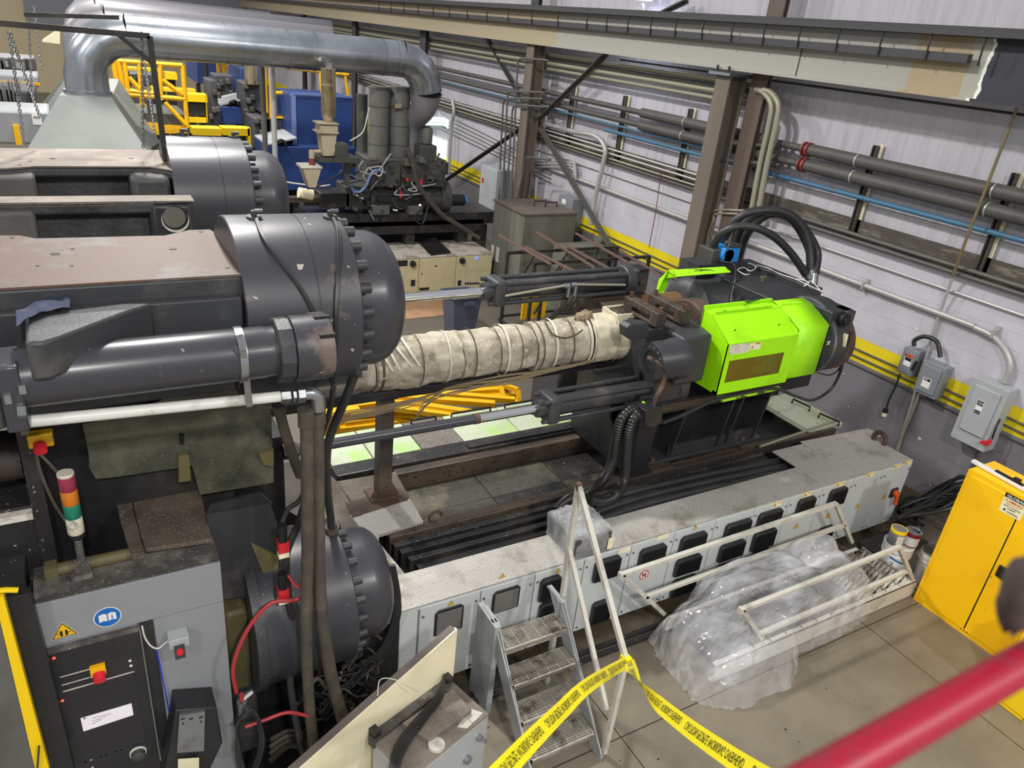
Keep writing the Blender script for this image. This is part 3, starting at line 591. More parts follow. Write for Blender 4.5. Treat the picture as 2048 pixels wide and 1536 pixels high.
for a, b in ((45, 778), (16, 798)): q = P(a, b, y=3.265); MB().box(q.x - .012, 3.255, q.z - .02, q.x + .012, 3.28, q.z + .02).build('bolt', 'steel', t)
# steel pipe with fittings
p = thing('steel_pipe', 'straight pale steel pipe with hex fittings below the smooth dark cylinder', 'pipe', P(300, 818, y=3.42))
A, B2 = P(-60, 855, y=3.42), P(560, 793, y=3.42); MB().cyl(A, B2, .0275, 20).build('tube', 'white_pipe', p)
d = (B2 - A).normalized()
for k, (s, r, l) in enumerate(((.0, .042, .05), (.06, .036, .02), (.085, .044, .04))): MB().cyl(B2 + d * s, B2 + d * (s + l), r, 6).build('hex_nut', 'steel', p, bevel=.003)
E1 = B2 + d * .125; E2 = E1 + d * .035; MB().tube(cr([E1, E2, E2 + d * .03 - Z * .03, E2 + d * .035 - Z * .1], 4), .036, 14).build('elbow', 'steel', p)
for a, b, c in (((478, 668), (486, 700), (499, 812)), ((42, 812), (44, 830), (50, 868))):
    q0, q1, q2 = P(*a, y=3.262), P(*b, y=3.26), P(*c, y=3.375)
    MB().bar(q0, q1, .03, .012, Y).bar(q1, q2, .03, .012, Y).build('bracket', 'steel', p); MB().cyl(q2 - Y * .012 + Z * .02, q2 + Y * .0 + Z * .02, .014, 6).build('bolt', 'steel', p)
# hoses hanging at the front
def hose(pts, y, r, mat, label, fit=None, name='hose', n=12, k=6, cat='hose', grp=None):
    w = [P(a[0], a[1], y=(a[2] if len(a) > 2 else y)) for a in pts]
    if not fit: return one(MB().tube(cr(w, k), r, n), name, mat, label, cat, grp)
    o = thing(name, label, cat, w[-1], grp); MB().tube(cr(w, k), r, n).build('tube', mat, o)
    a, b = w[0], w[0] + (w[1] - w[0]).normalized() * fit; MB().cyl(a, b, r * 1.25, n).build('ferrule', 'hose_dusty', o); return o
hose([(612, 818), (614, 900), (615, 1100), (612, 1250), (618, 1400), (628, 1500), (634, 1560)], 3.42, .036, 'hose_dusty', 'left of the two thick dusty hoses hanging from the pipe elbow', .1)
hose([(632, 800, 3.5), (634, 900, 3.5), (636, 1080, 3.48), (642, 1220, 3.46), (662, 1350, 3.44), (690, 1455, 3.42), (706, 1520, 3.40)], 3.42, .042, 'hose_dusty', 'right of the two thick dusty hoses, flaring toward the floor', .14)
hose([(708, 752, 3.66), (690, 800, 3.7), (664, 862, 3.8), (654, 905, 3.85), (655, 980, 3.95), (662, 1040, 4.05), (664, 1066, 4.087)], 4, .026, 'hose', 'smooth black hose ending on top of the low clamp cylinder')
MB().cyl(P(664, 1046, y=4.087), V((P(664, 1046, y=4.087).x, 4.087, ZB + RD)), .034, 12).cyl(V((P(664, 1046, y=4.087).x, 4.087, ZB + RD - .01)), V((P(664, 1046, y=4.087).x, 4.087, ZB + RD + .04)), .05, 8).build('port', 'hose_dusty', c3)
hose([(666, 775, 3.6), (660, 820, 3.7), (640, 880, 3.9), (606, 990, 3.9), (575, 1020, 3.9), (560, 1060, 3.9), (555, 1090, 3.9)], 3.8, .016, 'hose', 'thin black hose curving left below the nearest drum')
hose([(556, 806, 3.6), (566, 850, 3.7), (585, 910, 3.8), (600, 950, 3.9)], 3.6, .03, 'hose_dusty', 'short thick hose with fitting behind the pipe elbow', .08)
hose([(612, 1000, 3.7), (596, 1050, 3.7), (580, 1085, 3.68), (572, 1120, 3.66), (578, 1200, 3.66), (592, 1290, 3.66), (580, 1360, 3.66), (600, 1480, 3.5), (620, 1545, 3.4)], 3.7, .024, 'hose', 'black hose looping round the left end of the low clamp cylinder')
hose([(622, 1090, 3.5), (600, 1172, 3.5), (575, 1150, 3.55)], 3.5, .01, 'hose_red', 'short red air hose at the upper red valve')
hose([(620, 1185, 3.5), (590, 1200, 3.5), (545, 1205, 3.5), (508, 1240, 3.5), (480, 1290, 3.5), (466, 1340, 3.5), (473, 1385, 3.5)], 3.5, .013, 'hose_red', 'red air hose arching left to the air gun tap')
hose([(490, 1454, 3.4), (530, 1440, 3.4), (575, 1425, 3.4), (618, 1432, 3.4)], 3.4, .012, 'hose_red', 'red hose crossing near the floor behind the dusty hoses')
for i, (yy, lb) in enumerate(((1095, 'upper'), (1188, 'lower'))):
    q = P(566, yy, y=3.55); o = thing('air_valve', '%s air valve with red sticker on the machine edge' % lb, 'valve', q)
    MB().cyl(q + Z * .05, q + Z * .16, .028, 12).build('bowl', 'deep_dark', o); MB().box(q.x - .03, q.y - .03, q.z - .02, q.x + .03, q.y + .03, q.z + .05).build('body', 'sign_red', o); MB().box(q.x - .03, q.y - .025, q.z - .06, q.x + .03, q.y + .02, q.z - .03).build('fitting', 'label_cream', o)
q = P(484, 1400, y=3.4); o = thing('air_gun', 'metal air tap with red button at the end of the red hose', 'air tap', q)
MB().cyl(q - Z * .12, q - Z * .01, .03, 14).build('body', 'steel', o); MB().bar(q, q + V((.06, -.01, .05)), .015, .015).build('lever', 'white_pipe', o); MB().cyl(q, q + Z * .05, .014, 8).build('nozzle', 'hose_red', o)
for i in range(5):
    hose([(488 + i * 2, 1416 + i * 2), (476 - i, 1452), (472 + 2 * i, 1500), (480 + i * 3, 1545), (500 + i * 2, 1550), (520 + i * 2, 1490), (515 + i, 1440), (505, 1412 + i * 2), (488 + i * 2, 1416 + i * 2)], 3.38 - .01 * i, .008, 'hose', 'loop of the coiled black cable hanging beside the control cabinet', grp='coiled cable loops', cat='cable', name='cable', k=3)
# green-grey guard plate, dark inside
g = thing('guard_plate', 'large dirty green-grey steel plate behind the pale pipe', 'plate', P(350, 880, y=4.25))
pts = [(165, 848), (268, 830), (340, 790), (420, 778), (540, 770), (548, 965), (400, 990), (384, 932), (225, 955), (192, 958), (178, 935), (178, 915), (172, 880)]
pp(pts, (0, .03, 0), y=4.22).build('sheet', 'plate_green', g)
m = MB(); a = P(363, 868, y=4.215); c = P(364, 888, y=4.215); m.tube([a, c], .012, 10); m.build('slot', 'deep_dark', g)
pp([(516, 905), (545, 895), (545, 930), (525, 925)], (0, -.03, 0), y=4.22).build('lug', 'plate_edge', g)
pp([(355, 905), (376, 903), (380, 955), (356, 958)], (0, -.04, 0), y=4.22).build('bracket', 'plate_edge', g)
o = thing('estop_button', 'yellow boxed red emergency button left above the signal tower', 'button', P(80, 885, y=3.9)); q = P(84, 885, y=3.9)
MB().box(q.x - .06, 3.9, q.z - .03, q.x + .05, 3.96, q.z + .045).build('box', 'warn_yellow', o, bevel=.006); MB().cyl((q.x - .01, 3.9, q.z - .01), (q.x - .01, 3.86, q.z - .03), .03, 18).build('mushroom', 'button_red', o)
hose([(72, 900), (80, 940), (105, 1000), (130, 1040)], 3.88, .008, 'hose_dusty', 'dusty cable hanging from the yellow boxed emergency button', name='cable', cat='cable', n=6)
hose([(72, 902), (92, 920), (118, 948)], 3.88, .008, 'hose_dusty', 'dusty cable slanting to the top of the signal tower', name='cable', cat='cable', n=6)
MB().cyl(P(-40, 922, y=4.15), P(44, 910, y=4.15), .125, 28).build('tie_bar', 'rail_rust', pl)
MB().box(-1.6, 4.0, 2.0, -.42, 4.2, 2.52).box(-.43, 3.98, 1.2, -.36, 4.3, 3.2).build('frame', 'oily', pl)
MB().box(-1.6, 3.95, 2.46, -.43, 4.0, 2.5).build('drip_strip', 'label_white', pl)
for z in (2.2, 2.0, 1.75, 1.5): MB().box(-1.6, 3.7, z, -.5, 3.95, z + .05).build('mould_rib', 'oily', pl)
# control cabinet
k = thing('control_cabinet', 'grey control cabinet with touch panel, warning triangle and blue book sign', 'control cabinet', (0, 3.8, 0))
MB().box(-.475, 3.66, .1, .435, 3.95, 2.13).build('body', 'cab_grey', k, bevel=.006)
MB().box(-.478, 3.655, 2.128, .437, 3.96, 2.14).build('dusty_top', 'grime', k)
MB().box(-.477, 3.645, 1.845, .437, 3.66, 2.135).build('header', 'cab_grey', k, bevel=.003)
MB().box(.06, 3.65, .1, .436, 3.66, 1.84).build('side_panel', 'cab_grey', k)
MB().box(-.02, 3.652, .1, .055, 3.66, 1.84).build('recess_strip', 'panel_black', k)
h = MB().box(-.476, 3.632, .6, -.014, 3.66, 1.80).build('touch_panel', 'panel_black', k, bevel=.004)
MB().box(-.475, 3.628, 1.80, -.014, 3.65, 1.83).build('dust_gap', 'grime', k)
MB().box(-.426, 3.628, .90, -.077, 3.633, 1.508).build('screen', 'screen', h)
MB().box(-.43, 3.6275, 1.51, -.077, 3.633, 1.515).box(-.43, 3.6275, 1.56, -.28, 3.633, 1.563).box(-.43, 3.6275, 1.62, -.28, 3.633, 1.623).build('line', 'label_white', h)
MB().prism(PL([(161, 1437), (263, 1407), (267, 1430), (167, 1463)], y=3.626), (0, .003, 0)).build('dialog_box', 'dialog_white', h)
for i in range(3): a, c = P(184, 1436 + i * 6, y=3.625), P(222 - i * 10, 1427 + i * 6, y=3.625); MB().bar(a, c, .002, .004, Y).build('dialog_text', 'print_grey', h)
a = P(166, 1439, y=3.6245); MB().prism([a, a + V((.016, 0, 0)), a + V((.008, 0, .014))], (0, .001, 0)).build('dialog_icon', 'black_print', h)
q = P(197, 1340, y=3.62); MB().box(q.x - .04, 3.61, q.z - .035, q.x + .035, 3.635, q.z + .035).build('stop_plate', 'warn_yellow', h)
MB().cyl((q.x, 3.61, q.z - .02), (q.x, 3.57, q.z - .035), .032, 20).build('stop_button', 'button_red', h)
for a, b, r in ((260, 1322, .008), (262, 1332, .008)): q = P(a, b, y=3.628); MB().cyl(q, q + Y * .006, r, 10).build('key', 'white', h)
for a, b in ((171, 1524), (182, 1520), (202, 1514), (213, 1510), (233, 1503), (243, 1500), (185, 1536)): q = P(a, b, y=3.628); MB().cyl(q, q + Y * .006, .006, 8).build('key', 'white', h)
for a, b in ((108, 1317), (125, 1402)): q = P(a, b, y=3.628); MB().cyl(q, q + Y * .006, .008, 8).build('indicator', 'led_orange', h)
q = P(277, 1512, y=3.6); MB().lathe(q + Y * .03, -Y, [(0, .048), (.012, .046)], 28).build('dial_ring', 'white_pipe', h); MB().lathe(q + Y * .02, -Y, [(0, .042), (.03, .036), (.036, .028)], 28).build('dial', 'machine_grey', h)
for q0, q1 in (((92, 1310), (150, 1545)), ((279, 1256), (321, 1520))): MB().bar(P(*q0, y=3.63), P(*q1, y=3.63), .006, .012, Y).build('edge_strip', 'steel', k)
# pictograms
tri = PL([(123, 1244), (157, 1266), (102, 1282)], y=3.643); tc = sum(tri, V((0, 0, 0))) / 3
MB().prism(tri, (0, .001, 0)).build('warning_border', 'label_cream', k); MB().prism([tc + (a - tc) * .94 - Y * .0006 for a in tri], (0, .0005, 0)).build('warning_edge', 'black_print', k)
MB().prism([tc + (a - tc) * .8 - Y * .0012 for a in tri], (0, .0005, 0)).build('warning_field', 'warn_yellow', k)
m = MB(); m.box(tc.x - .018, 3.6405, tc.z - .024, tc.x - .006, 3.6415, tc.z + .012).box(tc.x + .006, 3.6405, tc.z - .024, tc.x + .018, 3.6415, tc.z + .012).box(tc.x - .034, 3.6405, tc.z - .008, tc.x - .018, 3.6415, tc.z - .004).box(tc.x + .018, 3.6405, tc.z - .008, tc.x + .034, 3.6415, tc.z - .004); m.build('warning_symbol', 'black_print', k)
q = P(215, 1234, y=3.643); MB().lathe(q, -Y, [(0, .068), (.001, .068)], 40).build('sign_border', 'white', k); MB().lathe(q - Y * .001, -Y, [(0, .063), (.001, .063)], 40).build('sign_disc', 'sign_blue', k)
m = MB(); zz = .026
for s in (-1, 1): m.prism([q + V((s * .003, -.0025, -zz)), q + V((s * .02, -.0025, -zz + .006)), q + V((s * .042, -.0025, -zz)), q + V((s * .042, -.0025, zz - .004)), q + V((s * .02, -.0025, zz + .004)), q + V((s * .003, -.0025, zz - .004))], (0, .001, 0))
m.build('book', 'white', k); text_mesh('i', .045, q + V((.017, -.0036, -.015)), X, Z, True).build('letter', 'sign_blue', k)
# things on the cabinet face
a = P(356, 1275, y=3.62); o = thing('push_button_box', 'small dusty box with red push button on the cabinet face', 'button box', a)
MB().box(a.x - .055, 3.56, a.z - .03, a.x + .055, 3.652, a.z + .04).build('box', 'elec_light', o, bevel=.005); MB().box(a.x - .03, 3.535, a.z - .085, a.x + .025, 3.57, a.z + .0).build('guard', 'machine_grey', o)
MB().cyl((a.x - .004, 3.545, a.z - .025), (a.x - .004, 3.52, a.z - .03), .019, 16).build('button', 'button_red', o)
one(MB().tube(cr(PL([(284, 1252), (290, 1275), (302, 1292), (316, 1297), (326, 1290), (336, 1282)], y=3.62), 5), .005, 6), 'cable', 'wire_white', 'white cable looping to the small red push button box', 'cable')
o = thing('lanyard', 'blue lanyard hanging from the white cable on the cabinet', 'lanyard', P(330, 1360, y=3.63)); MB().tube(cr(PL([(313, 1296), (322, 1340), (334, 1400), (341, 1440)], y=3.63), 4), .0045, 6).build('strap', 'strap_blue', o); MB().sph(P(344, 1450, y=3.62), .016, 8).build('knot', 'strap_blue', o)
a = P(383, 1465, y=3.5); o = thing('card_reader', 'black and silver holder with a cream note on the cabinet shelf', 'device', a)
f = PL([(359, 1432), (410, 1424), (408, 1502), (354, 1506)], y=3.46); MB().prism(f, (0, .015, 0)).build('front_plate', 'steel', o)
MB().prism([p + V((0, .016, 0)) for p in PL([(352, 1425), (434, 1418), (446, 1490), (420, 1545), (330, 1545), (342, 1490)], y=3.46)], (0, .17, 0)).build('body', 'panel_black', o, bevel=.006)
pp([(356, 1519), (398, 1516), (398, 1545), (356, 1545)], (0, .004, 0), y=3.452).build('note', 'label_cream', o)
for i, (s, t2) in enumerate(((366, 1448), (402, 1444))): q = P(s, t2, y=3.457); MB().cyl(q, q + Y * .004, .006, 10).build('hole', 'deep_dark', o)
for i, (s, t2) in enumerate(((366, 1438), (382, 1438), (402, 1435))): q = P(s, t2, y=3.457); MB().box(q.x - .012, q.y, q.z - .006, q.x + .012, q.y + .004, q.z + .006).build('slot', 'panel_black', o)
# signal tower
q = V((-.24, 3.8, 2.14)); o = thing('signal_tower', 'dusty signal tower with red, orange, green and white segments', 'signal light', q)
MB().box(-.30, 3.76, 2.14, -.2, 3.86, 2.17).cyl((-.24, 3.8, 2.15), (-.24, 3.8, 2.42), .02, 10).box(-.275, 3.785, 2.15, -.205, 3.82, 2.24).build('bracket', 'grime', o)
z = 2.40
for mt, nm, hh in (('black_print', 'base', .03), ('beacon_white', 'white_segment', .1), ('lens_green', 'green_segment', .085), ('lens_orange', 'orange_segment', .085), ('lens_red', 'red_segment', .085), ('beacon_white', 'cap', .018)):
    MB().lathe((-.24, 3.8, z), Z, [(0, .0385), (.002, .04), (hh - .004, .04), (hh, .0385)], 28).build(nm, mt, o); z += hh
one(MB().cyl((-.38, 3.86, 2.17), (.03, 3.86, 2.17), .035, 18).box(-.42, 3.82, 2.14, -.36, 3.9, 2.21), 'roller_bar', 'plate_edge', 'dusty horizontal bar lying at the back of the cabinet top', 'bar')
o = thing('hinged_cover', 'brown dust-caked hinged cover behind the control cabinet', 'cover', P(330, 1020, z=2.25))
pp([(262, 950), (385, 932), (400, 978), (424, 1078), (290, 1098), (268, 1020)], (0, 0, -.03), z=2.22).build('lid', 'dust_brown', o, bevel=.006)
pp([(223, 955), (258, 950), (266, 1020), (288, 1104), (262, 1108), (240, 1040)], (0, 0, -.05), z=2.22).build('hinge_side', 'dust_brown', o)
MB().box(.0, 3.98, 1.75, .41, 4.2, 2.185).build('box', 'dust_brown', o); MB().box(.05, 3.955, 2.13, .38, 3.985, 2.17).build('gap', 'deep_dark', o)
b = P(352, 962, z=2.25); m = MB(); rows = []
for i in range(9):
    rows.append([b + V((math.cos(t) * .09 * math.sin(i / 8 * 1.57), math.sin(t) * .075 * math.sin(i / 8 * 1.57), -.03 + .07 * math.cos(i / 8 * 1.57))) + V((0, 0, .05)) * noise.noise(V((math.cos(t) * 3, math.sin(t) * 3, i * .6))) for t in (2 * math.pi * j / 20 for j in range(21))])
one(m.grid(rows, True), 'rag', 'rag_dark', 'dark crumpled rag on the dust-caked cover', 'rag')
o = thing('side_guard', 'black sheet guard right of the control cabinet', 'guard', P(500, 1100, y=3.9))
pp([(412, 1030), (540, 1006), (556, 1050), (560, 1150), (540, 1190), (440, 1200)], (0, .03, 0), y=3.9).build('sheet', 'black_paint', o)
pp([(412, 1030), (420, 1010), (520, 985), (545, 1008)], (0, .02, 0), y=3.91).build('upper_sheet', 'panel_black', o); pp([(500, 1082), (556, 1110), (556, 1165), (528, 1150)], (0, -.02, 0), y=3.9).build('bracket', 'plate_edge', o)
MB().box(.46, 3.85, .85, .6, 4.5, 1.55).build('foot', 'plate_edge', pl, bevel=.03); MB().box(.46, 3.8, .3, .62, 4.4, .88).build('foot_flange', 'casting', pl, bevel=.03)
MB().cyl((.6, YN, ZB), (.66, YN, ZB), .53, 48).build('collar', 'casting', c3)
# yellow-edged safety door at the far left
o = thing('safety_door', 'grey safety door with wide yellow edge at the left border', 'door', P(20, 1400, y=3.5))
pp([(-80, 1230), (0, 1228), (72, 1545), (-80, 1560)], (0, .04, 0), y=3.5).build('panel', 'machine_grey_light', o); pp([(-6, 1196), (7, 1193), (100, 1545), (72, 1545), (0, 1240)], (0, .05, 0), y=3.49).build('yellow_edge', 'yellow_bright', o)
pp([(8, 1196), (60, 1185), (92, 1305), (150, 1545), (100, 1545)], (0, .05, 0), y=3.56).build('seal', 'panel_black', o)
MB().tube(PL([(78, 1492), (74, 1545)], y=3.47), .006, 6).build('latch', 'hose_dusty', o); MB().tube(cr(PL([(-20, 1184), (10, 1180), (36, 1180)], y=3.5), 3), .014, 8).build('handle', 'yellow_bright', o)
# ---------------------------------------------------------------- injection side: bed, cabinets, barrel, carriage
ZD = .975
bed = thing('machine_bed', 'long dark machine bed with rusty slide rails under the lime-guarded unit', 'machine bed', (5, YC, 0))
MB().box(1.25, 4.45, .12, 8.2, 6.8, .72).build('frame', 'dark', bed)
for i, x in enumerate((2.42, 3.3, 4.15, 5.0, 5.9)):
    for j, (y0, y1) in enumerate(((5.08, 5.42), (5.425, 5.86))):
        MB().box(x + .004, y0, .72, x + (.88 if i == 0 else .85) - .006, y1, .735).build('cover_plate', 'oily_dust' if (i + j) % 2 == 0 or i == 0 else 'oily', bed, bevel=.003)
for y, n in ((5.0, 'near'), (5.93, 'far')):
    MB().box(2.42 if n == 'far' else 2.0, y - .055, .72, 8.0, y + .055, .93).build('slide_rail', 'rail_rust', bed, bevel=.008)
MB().box(1.85, 6.0, .72, 8.1, 6.2, .965).build('far_beam', 'oily', bed, bevel=.01); MB().box(3.3, 6.02, .965, 8.0, 6.1, .99).build('far_strip', 'dark', bed)
for y, z, mt in ((4.50, .80, 'oily'), (4.60, .84, 'dark'), (4.70, .86, 'oily'), (4.80, .88, 'dark'), (4.88, .90, 'oily')): MB().box(2.0 + (4.9 - y) * .4, y - .03, .70, 6.6, y + .03, z).build('channel', mt, bed, bevel=.006)
o = bed
pp([(790, 943), (820, 996), (718, 1022), (672, 963)], (0, 0, -.03), z=.955).build('deck_plate', 'tread_dirty', o); pp([(820, 997), (847, 1043), (757, 1070), (718, 1023)], (0, 0, -.03), z=.955).build('deck_plate', 'tread', o)
q = PL([(690, 1005), (800, 976), (816, 1000), (705, 1035)], z=.957); MB().prism(q, (0, 0, -.012)).build('post_seat', 'rust', o)
e = P(870, 1046, z=.95); m = MB(); m.tube([e + V((math.cos(t) * .06, 0, .07 + math.sin(t) * .055)) for t in (2 * math.pi * i / 20 for i in range(17))], .014, 8); m.build('eye_bolt', 'rust', o)
e = P(1758, 882, z=.99); MB().tube([e + V((0, math.cos(t) * .08, .03 + math.sin(t) * .08)) for t in (math.pi * (i / 12 * 1.4 - .2) for i in range(13))], .03, 10).build('eye_bolt', 'rust', o)
pp([(548, 965), (540, 1000), (800, 1152), (672, 961), (640, 930), (560, 935)], (0, 0, -.02), z=.95).build('left_deck', 'tread_dirty', o)
pp([(715, 1020), (757, 1068), (758, 1085), (812, 1150), (797, 1153), (700, 1030)], (0, 0, -.02), z=.953).build('deck_edge', 'tread', o)
# top plates of the cabinet row
tp = thing('tread_plate', 'long worn aluminium tread plate on top of the light grey cabinets', 'tread plate', (4, 4.2, ZD))
MB().box(1.72, 4.015, ZD - .012, 6.62, 4.41, ZD).box(6.62, 4.015, ZD - .012, 8.18, 4.775, ZD).build('plate', 'tread', tp)
MB().box(1.72, 4.018, ZD - .04, 8.18, 4.03, ZD - .012).build('edge', 'cab_white', tp)
pp([(1630, 905), (1766, 872), (1735, 857), (1600, 884)], (0, 0, .006), z=ZD).build('loose_plate', 'tread', tp)
# cabinets
seps = [839, 962, 1071, 1170, 1264, 1351, 1433, 1510, 1581, 1647, 1711, 1770, 1826]; xs = [P(p, P(0, 0, y=4.024).z * 0 + 1222 - .296 * (p - 799), y=4.024).x for p in seps]
CL = ['first cabinet at the dome end, one framed louvre vent below a warning triangle', 'second cabinet from the dome end, partly behind the white stair', 'third cabinet, behind the white stair top, two ribbed vents', 'fourth cabinet, under the plastic-wrapped box, two ribbed vents',
      'fifth cabinet, with red no-stepping sign above the fallen stair rail', 'sixth cabinet, three ribbed vents with a triangle above', 'seventh cabinet, three ribbed vents without triangle', 'eighth cabinet, three ribbed vents beside a cream label',
      'ninth cabinet, one vent and lightning triangle below', 'tenth cabinet, vents top and bottom near the wall end', 'eleventh cabinet, plain door with lightning triangle', 'last cabinet at the wall end, with red rotary switch']
vents = {0: [((870, 1222), (928, 1205), 1270)], 1: [((986, 1183), (1041, 1168), 1226)], 2: [((1080, 1160), (1122, 1143), 1197), ((1078, 1208), (1120, 1190), 1230)], 3: [((1190, 1120), (1240, 1107), 1158), ((1184, 1205), (1222, 1192), 1242)],
         4: [((1280, 1098), (1331, 1083), 1130)], 5: [((1362, 1073), (1412, 1059), 1104), ((1352, 1118), (1401, 1104), 1147), ((1345, 1160), (1392, 1143), 1188)],
         6: [((1452, 1046), (1501, 1035), 1075), ((1440, 1090), (1489, 1075), 1118), ((1433, 1130), (1477, 1115), 1150)], 7: [((1518, 1025), (1563, 1014), 1053), ((1508, 1064), (1551, 1053), 1096), ((1502, 1105), (1540, 1092), 1120)],
         8: [((1597, 999), (1630, 988), 1028)], 9: [((1661, 979), (1693, 970), 1008), ((1638, 1058), (1667, 1044), 1082)]}
def sticker(c, o, s=.05, bolt=True, y=4.0105):
    t = [c + V((0, 0, s * .6)), c + V((s * .6, 0, -s * .4)), c + V((-s * .6, 0, -s * .4))]; cc = sum(t, V((0, 0, 0))) / 3
    MB().prism(t, (0, .001, 0)).build('warning_edge', 'black_print', o); MB().prism([cc + (p - cc) * .8 - Y * .0006 for p in t], (0, .0005, 0)).build('warning_field', 'warn_yellow', o)
    MB().prism([cc + V((s * a, -.0012, s * b)) for a, b in ((.02, .3), (-.1, 0), (0, .02), (-.04, -.2), (.1, .08), (.0, .06))], (0, .0005, 0)).build('warning_symbol', 'black_print', o)
def vent(o, tl, tr, yb, flat=False, y=4.012):
    a, c = P(*tl, y=y), P(*tr, y=y); x0, x1 = a.x, c.x; z1 = (a.z + c.z) / 2; z0 = P(tl[0] + 4, yb, y=y).z
    if x1 - x0 < .1: x1 = x0 + .3
    m = MB(); d = .012 if flat else .045; e = .02
    m.prism([(x0, y, z0), (x1, y, z0), (x1, y, z1 - .03), (x1 - .03, y, z1), (x0 + .03, y, z1), (x0, y, z1 - .03)], (0, -d, 0))
    v = m.build('vent', 'vent_black', o, bevel=.008); m = MB(); n = 16
    if flat:
        for i in range(n): zz = z0 + e + (z1 - z0 - 2 * e) * i / n; m.box(x0 + e, y - d - .006, zz, x1 - e, y - d, zz + (z1 - z0) / n * .2)
        m.build('louvre', 'print_grey', v)
    else:
        n = int((x1 - x0) / .012)
        for i in range(n): xx = x0 + .012 + (x1 - x0 - .024) * i / n; m.box(xx, y - d - .006, z0 + .012, xx + .005, y - d, z1 - .03)
        m.build('louvre', 'black_print', v)
ZC0 = .08
e = thing('end_cladding', 'light grey end panel of the cabinet row at the dome end', 'panel', (1.75, 4.1, .1)); MB().box(1.735, 4.03, .12, xs[0] - .004, 4.40, ZD - .014).build('panel', 'cab_white', e, bevel=.004)
for i in range(12):
    x0, x1 = xs[i] + .004, xs[i + 1] - .004
    o = thing('electrical_cabinet', CL[i], 'cabinet', ((x0 + x1) / 2, 4.2, .08), 'electrical cabinets along the machine bed')
    MB().box(x0, 4.03, .1, x1, 4.4, ZD - .014).build('body', 'cab_white', o); d = MB().box(x0 + .002, 4.012, .1, x1 - .002, 4.03, ZD - .03).build('door', 'cab_white', o, bevel=.004)
    for (a, b) in ((.05, .9), (.93, .9), (.06, .06), (.93, .06)):
        q = V((x0 + (x1 - x0) * a, 4.012, .1 + .84 * b)); MB().cyl(q, q - Y * .008, .012, 12).build('lock', 'steel', d)
    for k, (tl, tr, yb) in enumerate(vents.get(i, [])): vent(d, tl, tr, yb, i < 2)
for i, c in ((0, (902, 1207)), (1, (1005, 1152)), (2, (1117, 1142)), (5, (1391, 1055)), (8, (1593, 1052)), (9, (1656, 1032)), (10, (1715, 1012)), (11, (1769, 993))): sticker(P(*c, y=4.0105), bpy.data.objects['door' + ('.%03d' % i if i else '')], .07 if i > 7 else .05)
for c in ((1554, 1008), (1615, 988), (1680, 968), (1741, 949), (1795, 932), (1817, 925)):
    q = P(*c, y=4.011); i = max(k for k in range(12) if xs[k] < q.x); d = bpy.data.objects['door' + ('.%03d' % i if i else '')]
    MB().box(q.x - .07, 4.0102, q.z - .035, q.x + .07, 4.0115, q.z + .03).build('caution_label', 'label_cream', d); sticker(q + V((-.035, -.0015, -.002)), d, .045); MB().box(q.x + .0, 4.0095, q.z + .005, q.x + .06, 4.0102, q.z + .02).build('label_print', 'warn_yellow', d)
for c in ((1326, 1073), (1250, 1100)):
    q = P(*c, y=4.011); d = bpy.data.objects['door.004' if c[0] > 1300 else 'door.003']; MB().box(q.x - .07, 4.0102, q.z - .03, q.x + .07, 4.0115, q.z + .02).build('paper_label', 'label_cream', d)
d = bpy.data.objects['door.004']; q = P(1288, 1150, y=4.011); MB().lathe(q, -Y, [(0, .055), (.001, .055)], 32).build('sign_ring', 'sign_red', d); MB().lathe(q - Y * .001, -Y, [(0, .045), (.001, .045)], 32).build('sign_field', 'white', d)
m = MB();
for s in (-.014, .014): m.sph(q + V((s, -.003, .006)), .012, 6, (.8, .15, 1.5)); m.sph(q + V((s, -.003, -.02)), .009, 6, (.8, .15, .9))
m.build('footprints', 'black_print', d); MB().bar(q + V((-.035, -.004, .035)), q + V((.035, -.004, -.035)), .002, .009, Z).build('sign_bar', 'sign_red', d)
d = bpy.data.objects['door.011']; q = P(1787, 984, y=4.01); MB().box(q.x - .07, 3.99, q.z - .06, q.x + .05, 4.012, q.z + .06).build('switch_plate', 'panel_black', d, bevel=.006)
MB().cyl(q, q - Y * .06, .04, 18).bar(q - Y * .05, q - Y * .05 + V((.02, -.01, -.15)), .04, .035).build('rotary_switch', 'sign_orange', d, bevel=.006)
# far green covers
gx = [1.86, 2.3, 2.84, 3.34, 4.05, 4.75, 5.45, 6.15, 6.85, 7.5, 8.16]
for i in range(10):
    mt = 'anti_slip' if i == 2 else ('green_panel' if i < 6 else 'green_panel_dull')
    lb = ['first', 'second', 'third', 'fourth', 'fifth', 'sixth', 'seventh', 'eighth', 'ninth', 'last'][i] + (' cover from the platen, dark rough grey' if i == 2 else ' lime-stained cover plate from the platen on the far side of the bed')
    o = thing('bed_cover', lb, 'cover', ((gx[i] + gx[i + 1]) / 2, 6.5, .9), 'cover plates on the far side of the bed'); MB().box(gx[i] + .006, 6.215, .9, gx[i + 1] - .006, 6.81, .955).build('plate', mt, o, bevel=.006)
    if i > 1:
        a, c = gx[i] + .1, gx[i + 1] - .1; MB().tube([(a, 6.76, .95), (a, 6.76, 1.0), (c, 6.76, 1.0), (c, 6.76, .95)], .014, 8).build('handle', 'black_print', o)
o = thing('end_cover', 'pale green stained plate at the wall end of the bed with two black handles', 'cover', (7.9, 5.5, .9)); MB().box(7.55, 5.0, .9, 8.17, 5.9, .956).build('plate', 'green_panel_dull', o)
for a, c in (((1584, 806), (1618, 822)), ((1637, 835), (1676, 852))):
    q, r = P(*a, z=.96), P(*c, z=.96); MB().tube([q, q + Z * .06, r + Z * .06, r], .014, 8).build('handle', 'black_print', o)
